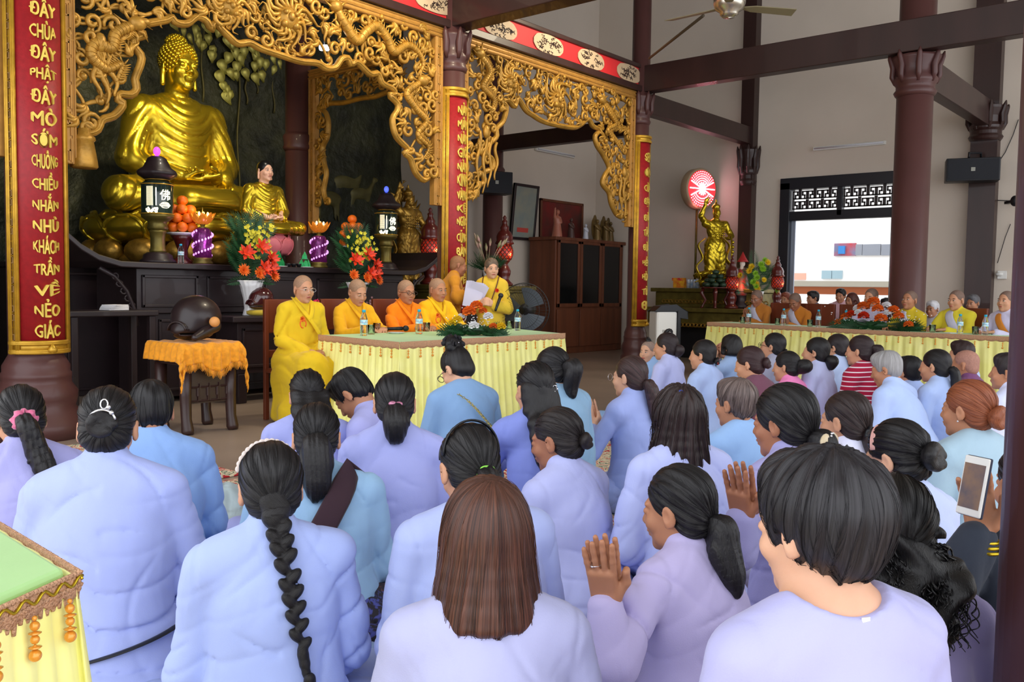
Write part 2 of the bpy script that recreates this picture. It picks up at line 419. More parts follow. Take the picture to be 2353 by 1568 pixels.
def nets(V, lo, h):
    S = V < 0; nx, ny, nz = V.shape
    c = [(0, 0, 0), (1, 0, 0), (0, 1, 0), (1, 1, 0), (0, 0, 1), (1, 0, 1), (0, 1, 1), (1, 1, 1)]
    cnt = np.zeros((nx - 1, ny - 1, nz - 1), np.int8)
    for a, b, d in c: cnt += S[a:nx - 1 + a, b:ny - 1 + b, d:nz - 1 + d]
    cell = np.argwhere((cnt > 0) & (cnt < 8))
    vid = -np.ones((nx - 1, ny - 1, nz - 1), np.int64); vid[tuple(cell.T)] = np.arange(len(cell))
    acc = np.zeros((len(cell), 3)); num = np.zeros(len(cell))
    val = [V[cell[:, 0] + a, cell[:, 1] + b, cell[:, 2] + d] for a, b, d in c]
    for i in range(8):
        for j in range(i + 1, 8):
            if sum(abs(c[i][t] - c[j][t]) for t in range(3)) != 1: continue
            x, y = val[i], val[j]; cr = (x < 0) != (y < 0); t = np.where(cr, x / np.where(cr, x - y, 1), 0)
            p = np.array(c[i]) + t[:, None] * (np.array(c[j]) - np.array(c[i]))
            acc += p * cr[:, None]; num += cr
    P = lo + (cell + acc / num[:, None]) * h
    Q = []
    for ax in range(3):
        u, w = [(1, 2), (2, 0), (0, 1)][ax]
        sl0 = [slice(None)] * 3; sl1 = [slice(None)] * 3; sl0[ax] = slice(0, -1); sl1[ax] = slice(1, None)
        A, Bv = S[tuple(sl0)], S[tuple(sl1)]; e = np.argwhere(A != Bv)
        e = e[(e[:, u] > 0) & (e[:, w] > 0) & (e[:, u] < V.shape[u] - 1) & (e[:, w] < V.shape[w] - 1)]
        du = np.zeros(3, int); du[u] = 1; dw = np.zeros(3, int); dw[w] = 1
        q = np.stack([vid[tuple((e - du - dw).T)], vid[tuple((e - dw).T)], vid[tuple(e.T)], vid[tuple((e - du).T)]], 1)
        fl = ~A[tuple(e.T)]; q[fl] = q[fl][:, ::-1]; Q.append(q)
    Q = np.concatenate(Q); Q = Q[(Q >= 0).all(1)]
    return P, Q

# ------------------------------------------------------------------ people
def nrm(v): v = np.array(v, float); return v / np.linalg.norm(v)

def hand(S, w, f, n, t, curl=0.15, z=1.0, spread=0.45):
    f = nrm(f); n = nrm(np.array(n) - f * (np.array(n) @ f)); t = nrm(np.array(t) - f * (np.array(t) @ f)); w = np.array(w, float)
    S.box(w + f * 0.046 * z, (0.039 * z, 0.048 * z, 0.0135 * z), 0.013 * z, 0.012, R=np.stack([t, f, n], 1))
    for o, Lg in ((-0.031, 0.066), (-0.0105, 0.083), (0.0105, 0.090), (0.031, 0.081)):
        b = w + (f * 0.084 + t * o) * z; d0 = nrm(f + t * o * spread * 6); a = 0.0; r = 0.0088 * z
        for sg in (0.44, 0.31, 0.25):
            a += curl; d = math.cos(a) * d0 + math.sin(a) * n; e = b + d * Lg * sg * z
            S.cap(b, e, r, r * 0.93, 0.004); b = e; r *= 0.93
    b = w + (f * 0.016 + t * 0.028) * z; e = b + nrm(f * 0.75 + t * 0.55 + n * 0.35) * 0.045 * z
    S.cap(b, e, 0.015 * z, 0.0108 * z, 0.010); S.cap(e, e + nrm(f * 0.95 + t * 0.15 + n * 0.2) * 0.034 * z, 0.0108 * z, 0.0092 * z, 0.004)

def head_sdf(S, T, fat=1.0, k=0.016, neck=None):
    A, c = T; q = lambda *p: c + A @ np.array(p)
    S.ell(q(0, -0.014, 0.034), (0.0735, 0.092, 0.083), k, A)
    S.ell(q(0, 0.020, -0.030), (0.0605 * fat, 0.070, 0.082), k, A)
    S.ell(q(0, 0.034, -0.074), (0.047 * fat, 0.046, 0.034), k, A)
    for sx in (-1, 1):
        S.ell(q(sx * 0.036 * fat, 0.062, -0.030), (0.024, 0.022, 0.024), k, A)       # cheek
    S.ell(q(0, 0.074, 0.021), (0.048, 0.015, 0.012), 0.016, A)                        # brow ridge
    for sx in (-1, 1): S.ell(q(sx * 0.030, 0.100, 0.002), (0.019, 0.017, 0.0105), 0.012, A, op=-1)   # eye socket
    S.ell(q(0, 0.070, -0.098), (0.021, 0.018, 0.017), 0.018, A)                       # chin
    S.cap(q(0, 0.086, 0.010), q(0, 0.105, -0.030), 0.0075, 0.0105, 0.009)             # nose
    for sx in (-1, 1): S.ell(q(sx * 0.0125, 0.095, -0.034), (0.0085, 0.011, 0.008), 0.006, A)
    for sx in (-1, 1): S.ell(q(sx * 0.030, 0.0795, 0.001), (0.0145, 0.012, 0.0115), 0.004, A)        # lids over the eyeball
    S.ell(q(0, 0.088, -0.057), (0.024, 0.013, 0.0075), 0.007, A); S.ell(q(0, 0.085, -0.069), (0.020, 0.012, 0.0075), 0.006, A)
    for sx in (-1, 1):                                                                 # ears
        Re = A @ rotm('z', -sx * 0.35) @ rotm('x', -0.15)
        S.ell(q(sx * 0.0785, -0.012, -0.006), (0.0085, 0.0185, 0.031), 0.006, Re)
        S.ell(q(sx * 0.0885, -0.006, -0.003), (0.007, 0.010, 0.018), 0.004, Re, op=-1)
        S.ell(q(sx * 0.0765, -0.006, -0.030), (0.007, 0.009, 0.010), 0.005, Re)

def face_parts(root, T, eyes='open'):
    A, c = T; q = lambda *p: c + A @ np.array(p)
    for sx in (-1, 1):
        b = MB(); R_ = A @ rotm('z', -sx * 0.22)
        b.ell(q(sx * 0.030, 0.0835, 0.0005), (0.0118, 0.0105, 0.0052 if eyes == 'open' else 0.0018), 12, 8, R_, 0)
        b.ell(q(sx * 0.030, 0.0905, 0.0005), (0.0052, 0.0045, 0.0050 if eyes == 'open' else 0.0014), 10, 6, R_, 1)
        P = [q(sx * (0.030 + dx), 0.0935 - abs(dx) * 0.35, 0.0062 - dx * dx * 26 if eyes == 'open' else 0.001 - (0.014 ** 2 - dx * dx) * 14) for dx in np.linspace(-0.0145, 0.0145, 7)]
        b.tube(P, [0.0006, 0.0013, 0.0016, 0.0017, 0.0016, 0.0013, 0.0006], 5, 2)
        b.build('eye', [M['eyew'], M['eyed'], M['brow']], root)
        b = MB(); P = [q(sx * (0.031 + dx), 0.0945 - abs(dx - 0.0) * 0.45 - (0.006 if dx > 0.012 else 0), 0.0245 - dx * dx * 14) for dx in np.linspace(-0.017, 0.020, 7)]
        b.tube(P, [0.001, 0.0024, 0.0027, 0.0027, 0.0024, 0.0018, 0.0008], 5); b.build('eyebrow', M['brow'], root)
    b = MB(); P = lambda z, s: [q(dx, 0.1000 - dx * dx * 16, z + s * (abs(dx) * -0.10)) for dx in np.linspace(-0.021, 0.021, 9)]
    b.tube(P(-0.0575, -0.5), [0.001, 0.0026, 0.0034, 0.0036, 0.0032, 0.0036, 0.0034, 0.0026, 0.001], 6, 0, 0.8)
    b.tube([p - A @ np.array((0, 0.001, 0)) for p in P(-0.0640, 0.6)], [0.001, 0.003, 0.004, 0.0044, 0.0046, 0.0044, 0.004, 0.003, 0.001], 6, 0, 0.85)
    b.build('lips', M['lip'], root)

def face_cut(S, T, wide=0.0, high=0.0):
    A, c = T; q = lambda *p: c + A @ np.array(p)
    S.ell(q(0, 0.118, -0.052 + high), (0.076 + wide, 0.098, 0.125), 0.012, A, op=-1)
    for sx in (-1, 1): S.ell(q(sx * 0.090, 0.030, -0.038), (0.026, 0.042, 0.045), 0.008, A, op=-1)

def strand_attr(P, o, a, n=26.0, al=7.0):
    a = nrm(a); q = P - np.array(o); h = q @ a; w = q - h[:, None] * a; r = np.linalg.norm(w, axis=1)[:, None] + 1e-6
    e1 = nrm(np.cross(a, (0.31, 0.2, 0.93))); e2 = np.cross(a, e1); w = w / r
    return np.stack([w @ e1 * n, w @ e2 * n, h * al + r[:, 0] * 14], 1)

def tail_attr(P, path, rr=0.03, n=6.0):
    path = np.array(path); d = ((P[:, None, :] - path[None]) ** 2).sum(2); i = d.argmin(1); q = (P - path[i]) / rr
    return np.stack([q[:, 0] * n, q[:, 1] * n, i * 0.35 + q[:, 2] * 0.3], 1)

def resample(pts, n):
    pts = np.array(pts, float); t = np.concatenate([[0], np.cumsum(np.linalg.norm(np.diff(pts, axis=0), axis=1))]); t /= t[-1]
    m = len(pts)
    if m < 3: return np.array([[np.interp(u, t, pts[:, k]) for k in range(3)] for u in np.linspace(0, 1, n)])
    # Catmull-Rom through the points
    ext = np.vstack([2 * pts[0] - pts[1], pts, 2 * pts[-1] - pts[-2]]); out = []
    for u in np.linspace(0, 1, n):
        i = min(int(np.searchsorted(t, u, 'right')) - 1, m - 2); i = max(i, 0); s_ = (u - t[i]) / max(t[i + 1] - t[i], 1e-9)
        p0, p1, p2, p3 = ext[i], ext[i + 1], ext[i + 2], ext[i + 3]
        out.append(0.5 * (2 * p1 + (p2 - p0) * s_ + (2 * p0 - 5 * p1 + 4 * p2 - p3) * s_ ** 2 + (3 * p1 - p0 - 3 * p2 + p3) * s_ ** 3))
    return np.array(out)

BLACK = (20, 18, 20); BROWN = (52, 34, 28); DBROWN = (34, 25, 23); AUBURN = (112, 58, 38); GREY = (128, 126, 126)

def fold_disp(seed, amp, zmid, xa=0.17):
    r = random.Random(seed); s = [r.uniform(0, 6.28) for _ in range(10)]; tilt = [r.uniform(-0.6, 0.6) for _ in range(2)]; amp = amp * 2.2
    def f(P):
        x, y, z = P[:, 0], P[:, 1], P[:, 2]; c = np.abs(x)
        wx = x + 0.05 * np.sin(7 * z + s[0]) + 0.03 * np.sin(9 * y + s[1]); wz = z + 0.05 * np.sin(6 * x + s[2]) + 0.03 * np.sin(11 * y + s[3])
        a = np.sin(17 * (wx + tilt[0] * wz) + 3 * np.sin(4.5 * wz + s[4])); b = np.sin(34 * (wz * 0.9 + tilt[1] * c) + 4 * np.sin(6 * wx + s[5]))
        m1 = np.clip(0.30 + 0.70 * np.sin(6 * x + 4 * z + s[6]), 0, 1); side = np.clip(c * 6 - 0.3, 0.20, 1)
        o = 1.3 * (1 - np.abs(a)) ** 5 * m1 * side - 0.5 * a * side
        # creases fanning out of the armpits and gathering at the waist
        dx, dz = c - xa, z - zmid + 0.02; dd = np.sqrt(dx * dx + dz * dz + 0.3 * y * y); an = np.arctan2(dz, dx + 0.3 * y) + 0.35 * np.sin(8 * dd + s[7])
        o = o + 1.5 * (1 - np.abs(np.sin(an * 3.0 + s[8] + (x > 0) * 1.3))) ** 7 * np.exp(-dd * 6.5) * np.clip(dd * 14 - 0.8, 0, 1)
        zz = z - (zmid - 0.24); o = o + 0.7 * (1 - np.abs(b)) ** 4 * np.exp(-(zz / 0.11) ** 2) + 0.2 * (1 - np.abs(b)) ** 5
        return amp * o
    return f

def hair_mesh(root, style, T, col, h, o, bodyback, name='hair', Zd=9.0):
    """o: dict of options. T head transform (A, c)."""
    A, c = T; q = lambda *p: c + A @ np.array(p); inv = lambda P: (P - c) @ A / (np.linalg.norm(A[:, 0]) ** 2)
    S = SDF(); v = o.get('vol', 0.0)
    hm = hairmat(col, o.get('col2'))
    if style == 'shaved':
        S.ell(q(0, -0.014, 0.036), (0.0752, 0.0935, 0.0835), 0.01, A); S.ell(q(0, -0.050, -0.028), (0.060, 0.048, 0.050), 0.03, A)
        S.ell(q(0, 0.128, -0.045), (0.094, 0.108, 0.140), 0.012, A, op=-1)
        for sx in (-1, 1): S.ell(q(sx * 0.090, 0.020, -0.050), (0.03, 0.045, 0.045), 0.008, A, op=-1)
        P, Q = S.mesh(h); return mesh_from('shaved_hair', P, Q, mat_stubble(o.get('stub', (170, 134, 108))), root)
    S.ell(q(0, -0.018, 0.040), (0.0805 + v, 0.099 + v, 0.089 + v), 0.02, A)
    if style in ('short', 'boy'):
        S.ell(q(0, -0.050, -0.022), (0.066, 0.050, 0.050), 0.03, A)
        S.ell(q(0, 0.040, 0.092), (0.055, 0.045, 0.028), 0.03, A)
        if o.get('bulky'): S.ell(q(0, -0.045, 0.035), (0.094, 0.092, 0.088), 0.03, A); S.ell(q(0, -0.066, -0.022), (0.060, 0.040, 0.050), 0.03, A)
    elif style == 'bob':
        for z in np.linspace(0.02, o.get('len', -0.13), 6):
            t = (0.02 - z) / 0.15; S.ell(q(0, -0.022, z), (0.084 + 0.022 * t, 0.090 + 0.012 * t, 0.045), 0.03, A)
        S.box(q(0, 0.02, o.get('len', -0.13) - 0.10), (0.3, 0.3, 0.085), 0.01, 0.02, A, op=-1)
    else:
        S.ell(q(0, -0.054, -0.026), (0.072, 0.052, 0.058), 0.03, A)
    face_cut(S, T, o.get('fc', 0.0), o.get('fh', 0.0))
    tie = np.array(o.get('tie', (0, -0.108, -0.010)), float)
    sd = random.Random(str(col) + style + str(tie)).random() * 6
    if style in ('short', 'boy', 'bob'):
        ax, org = np.array((0, -0.25, 1.0)), np.array((o.get('part', 0.0), -0.02, 0.03))
    else: ax, org = tie - np.array((0, 0.0, 0.03)), np.array((0, -0.0, 0.03))
    rough = o.get('rough', 1.0)
    def disp(P):
        L_ = strand_attr(inv(P), org, ax, 1, 1); ph = np.arctan2(L_[:, 0], L_[:, 1])
        return 0.0011 * rough * np.sin(ph * 23 + L_[:, 2] * 2 + sd) + 0.0012 * rough * np.sin(ph * 11 + 2.0 * np.sin(L_[:, 2] * 3)) + (0.002 * np.sin(ph * 7 + L_[:, 2] * 6) if style in ('short',) else 0)
    S.disp = disp
    P, Q = S.mesh(h); at = strand_attr(inv(P), org, ax, o.get('sn', 26.0))
    hair = mesh_from(name, P, Q, hm, root, attrs={'strand': at})
    if Zd < 4.6: add_strands(root, S, T, tie, ax, org, 'ax' if style in ('short', 'boy', 'bob', 'long') else 'tie', P, 520 if Zd < 3.2 else 220, min(max(Zd * 0.00034, 0.0005), 0.0012), hm, len(P))
    B = lambda z, out=0.0: bodyback(z) - out
    if style == 'bun':
        S = SDF(); r = o.get('br', 0.040); bc = q(*tie)
        S.ell(bc, (r * 1.12, r * 0.8, r), 0.012, A)
        pts = [q(*(tie + np.array((r * 0.9 * math.cos(a), -r * 0.35 + 0.006 * math.sin(2 * a), r * 0.75 * math.sin(a))))) for a in np.linspace(0, 5.2, 10)]
        for a, b in zip(pts[:-1], pts[1:]): S.cap(a, b, r * 0.42, r * 0.42, 0.006)
        P, Q = S.mesh(h); d = inv(P) - tie; ang = np.arctan2(d[:, 2], d[:, 0]); rr = np.hypot(d[:, 2], d[:, 0])
        mesh_from('hair_bun', P, Q, hm, root, attrs={'strand': np.stack([rr * 380 + ang * 1.5, d[:, 1] * 380, ang * 1.2], 1)})
    if style in ('pony', 'lowpony', 'longpony'):
        L = o.get('L', 0.26); r0 = o.get('tr', 0.027); t0 = q(*tie); zt = t0[2]; sw = o.get('sway', 0.0); lift = o.get('lift', 0.03)
        pts = [t0 + A @ np.array((0, 0.012, 0.0)), t0 + A @ np.array((0, -lift, -0.012)), np.array((t0[0] + sw * 0.35, min(t0[1] - lift * 0.8, B(zt - L * 0.35, 0.03)), zt - L * 0.35)),
               np.array((t0[0] + sw * 0.75, B(zt - L * 0.7, 0.024), zt - L * 0.7)), np.array((t0[0] + sw, B(zt - L, 0.016), zt - L))]
        path = resample(pts, 14); S = SDF()
        rs = np.interp(np.linspace(0, 1, 14), [0, 0.12, 0.45, 0.8, 1], [r0 * 0.6, r0 * 0.95, r0 * 1.15, r0 * 0.85, r0 * 0.25])
        for i in range(13): S.cap(path[i], path[i + 1], rs[i], rs[i + 1], 0.012)
        S.disp = lambda P: 0.0022 * np.sin(tail_attr(P, path, r0, 2.4)[:, 0] * 2.5 + P[:, 2] * 12) + 0.0015 * np.sin(P[:, 0] * 420 + P[:, 2] * 30)
        P, Q = S.mesh(h); mesh_from('ponytail', P, Q, hm, root, attrs={'strand': tail_attr(P, path, r0, 7)})
    if style == 'long':
        L = o.get('L', 0.30); S = SDF(); n = 9; zt = q(0, -0.05, 0.0)[2]; cx = c[0]; path = []
        for i in range(n):
            t = i / (n - 1); z = zt + 0.01 - (L + 0.01) * t; w = np.interp(t, [0, 0.25, 0.6, 1], [0.078, o.get('w', 0.092), o.get('w', 0.092) * 1.04, o.get('w', 0.092) * 0.62])
            y0 = q(0, -0.055, 0)[1]; y = min(y0 - 0.0, B(z, 0.012)) if t > 0.25 else y0 * (1 - t * 2) + (min(y0, B(z, 0.012))) * t * 2
            pc = np.array((cx + o.get('sway', 0) * t, y, z)); path.append(pc); S.ell(pc, (w, 0.052 - 0.018 * t, L / n * 1.1), 0.03)
        f_ = 60 if o.get('curly') else 95
        if o.get('curly'):
            b_ = MB(); rg = random.Random(5)
            for i in range(190):
                x0 = rg.uniform(-1, 1); ph_ = rg.uniform(0, 6.28); dp = rg.uniform(0.6, 1.06); t0_ = rg.uniform(0, 0.5); Lk = rg.uniform(0.35, 0.98 - t0_); pts = []
                for k in range(50):
                    t = t0_ + Lk * k / 49; pc = path[min(int(t * (n - 1)), n - 1)] + (path[min(int(t * (n - 1)) + 1, n - 1)] - path[min(int(t * (n - 1)), n - 1)]) * (t * (n - 1) % 1 if t < 1 else 0); w = np.interp(t, [0, 0.25, 0.6, 1.1], [0.07, 0.11, 0.125, 0.11])
                    yy = -0.046 * math.sqrt(max(0, 1 - x0 * x0)) * dp; pts.append((pc[0] + x0 * w * dp + 0.007 * math.cos(k * 0.4 + ph_), pc[1] + yy + 0.008 * math.sin(k * 0.5 + ph_), pc[2] - max(0, t - 1) * 0.2))
                b_.tube(pts, [0.0024 * (1 - 0.6 * k / 49) for k in range(50)], 4)
            b_.build('curly_locks', hm, root)['kind'] = 'stuff'
        S.disp = lambda P: (0.007 if o.get('curly') else 0.0022) * np.sin(P[:, 0] * f_ + 3 * np.sin(P[:, 2] * (26 if o.get('curly') else 7))) + (0.005 if o.get('curly') else 0.001) * np.sin(P[:, 2] * 60 + P[:, 0] * 45)
        P, Q = S.mesh(h); mesh_from('loose_hair', P, Q, hm, root, attrs={'strand': np.stack([(P[:, 0] - cx) * 330, P[:, 1] * 200, P[:, 2] * (22 if o.get('curly') else 7)], 1)})
    if style == 'braid':
        L = o.get('L', 0.42); t0 = q(*tie); zt = t0[2]; sw = o.get('sway', 0.05)
        pts = [t0 + A @ np.array((0, 0.01, 0)), np.array((t0[0] + sw * 0.1, t0[1] - 0.022, zt - 0.06)), np.array((t0[0] + sw * 0.4, B(zt - L * 0.4, 0.022), zt - L * 0.4)), np.array((t0[0] + sw, B(zt - L, 0.022), zt - L))]
        n = 23; path = resample(pts, n); S = SDF(); ats = []
        for i in range(n - 5):
            s_ = 1 if i % 2 else -1; rr = np.interp(i, [0, 4, n], [0.027, 0.025, 0.016]); Rz = rotm('y', s_ * 0.75)
            S.ell(path[i] + np.array((s_ * rr * 0.42, 0, 0)), (rr * 0.62, rr * 0.72, rr * 1.15), 0.004, Rz); ats.append((path[i], Rz))
        for i in range(n - 5, n - 1): S.cap(path[i], path[i + 1], 0.014 - 0.0025 * (i - n + 5), 0.012 - 0.0028 * (i - n + 5), 0.006)
        rs = [(0.03, 0.0), ]
        S.cap(q(*(tie + (0, 0.02, 0.02))), path[1], 0.036, 0.026, 0.02)
        P, Q = S.mesh(h); ta = tail_attr(P, path, 0.02, 3); d = P - path[((P[:, None] - path[None]) ** 2).sum(2).argmin(1)]; s_ = np.sign(np.sin(np.arange(len(path)) * pi + 0.1))[((P[:, None] - path[None]) ** 2).sum(2).argmin(1)]
        mesh_from('hair_braid', P, Q, hm, root, attrs={'strand': np.stack([(d[:, 0] + s_ * d[:, 2]) * 420, d[:, 1] * 250, d[:, 2] * 20], 1)})
        S = SDF(); e = path[-1]
        for i in range(4): S.cap(e + (0.003 * i * sw * 3, 0, -0.04 * i + 0.03), e + (0.003 * (i + 1) * sw * 3, 0, -0.04 * (i + 1) + 0.03), 0.014 + 0.004 * (i in (1, 2)), 0.016 if i < 2 else 0.006, 0.008)
        P, Q = S.mesh(h); mesh_from('braid_end', P, Q, hm, root, attrs={'strand': tail_attr(P, [e, e - (0, 0, 0.1)], 0.02, 6)})
    return hair

def add_strands(root, S, T, tie, ax, org, mode, P0, n, r, hm, seed):
    rg = np.random.default_rng(seed); P = P0[rg.integers(0, len(P0), n)].astype(np.float32); A, c = T; K = 13; off = (rg.random(n) ** 3 * (0.0030 if mode == 'ax' else 0.0014) + 0.0001).astype(np.float32)
    tw = c + A @ np.array(tie, float); axw = nrm(A @ np.array(ax, float)); ow = c + A @ np.array(org, float); path = []
    step = (0.006 + 0.007 * rg.random(n))[:, None]; e = 0.003
    for k in range(K):
        f0 = S.eval(P); G = np.stack([(S.eval(P + np.array(d, np.float32) * e) - f0) / e for d in ((1, 0, 0), (0, 1, 0), (0, 0, 1))], 1); G /= np.linalg.norm(G, axis=1)[:, None] + 1e-6
        P = (P - G * (f0 - off)[:, None]).astype(np.float32); path.append(P.copy())
        if mode == 'tie': d = tw - P
        else: q = P - ow; q -= (q @ axw)[:, None] * axw; d = q / (np.linalg.norm(q, axis=1)[:, None] + 1e-5) * 0.6 - axw
        d -= (d * G).sum(1)[:, None] * G; d /= np.linalg.norm(d, axis=1)[:, None] + 1e-6; P = (P + d * step).astype(np.float32)
    W = np.stack(path, 1); t = np.gradient(W, axis=1); t /= np.linalg.norm(t, axis=2)[..., None] + 1e-9; u = np.cross(t, (0.3, 0.2, 0.9)); u /= np.linalg.norm(u, axis=2)[..., None] + 1e-9; w = np.cross(t, u)
    rr = r * np.sin(np.linspace(0.25, 2.9, K))[None, :, None]; V = np.stack([W + rr * (math.cos(a) * u + math.sin(a) * w) for a in (0, 2.094, 4.189)], 2).reshape(-1, 3)
    i = np.arange(n)[:, None, None] * K * 3; k = np.arange(K - 1)[None, :, None] * 3; s = np.arange(3)[None, None, :]; s2 = (s + 1) % 3
    Q = np.stack([i + k + s, i + k + s2, i + k + 3 + s2, i + k + 3 + s], 3).reshape(-1, 4)
    at = np.repeat(rg.random((n, 3)) * 40, K * 3, axis=0); o = mesh_from('loose_strands', V, Q, hm, root, attrs={'strand': at}); o['kind'] = 'stuff'

def mat_stubble(rgb):
    key = ('stub', rgb)
    if key not in _mc: _mc[key] = mat('shaved_stubble', rgb, 0.6, var=0.2, vscale=90, bump=0.15, bscale=600, spec=0.35)
    return _mc[key]

def scrunch(root, p, r, mt, name='hair_tie', A=np.eye(3), th=0.008, n=28, wob=0.3):
    b = MB(); P = [p + A @ np.array((r * math.cos(a), 0.004 * math.sin(5 * a), r * math.sin(a))) for a in np.linspace(0, 2 * pi, n, endpoint=False)]
    b.tube(P, [th * (1 + wob * math.sin(i * 1.9)) for i in range(n)], 8, closed=True); return b.build(name, mt, root)

def band(root, T, y, mt, name='headband', r=0.004, tilt=0.0, w=2.2, rx=0.0835, rz=0.0925, span=1.6, z0=0.038):
    A, c = T; b = MB(); P = []; k_ = math.sqrt(1 - ((y + 0.018) / 0.099) ** 2); rx, rz, z0 = 0.0815 * k_ + 0.001, 0.0895 * k_ - 0.001, 0.040
    for a in np.linspace(-span, span, 25):
        P.append(c + A @ (np.array((rx * math.sin(a), y + tilt * math.cos(a), z0 + rz * math.cos(a)))))
    b.tube(P, r, 8, flat=1.0); b2 = MB()
    for dy in (-w * r * 0.5, 0, w * r * 0.5):
        b2.tube([p + A @ np.array((0, dy, 0)) for p in P], r * 0.8, 6)
    return b2.build(name, mt, root)

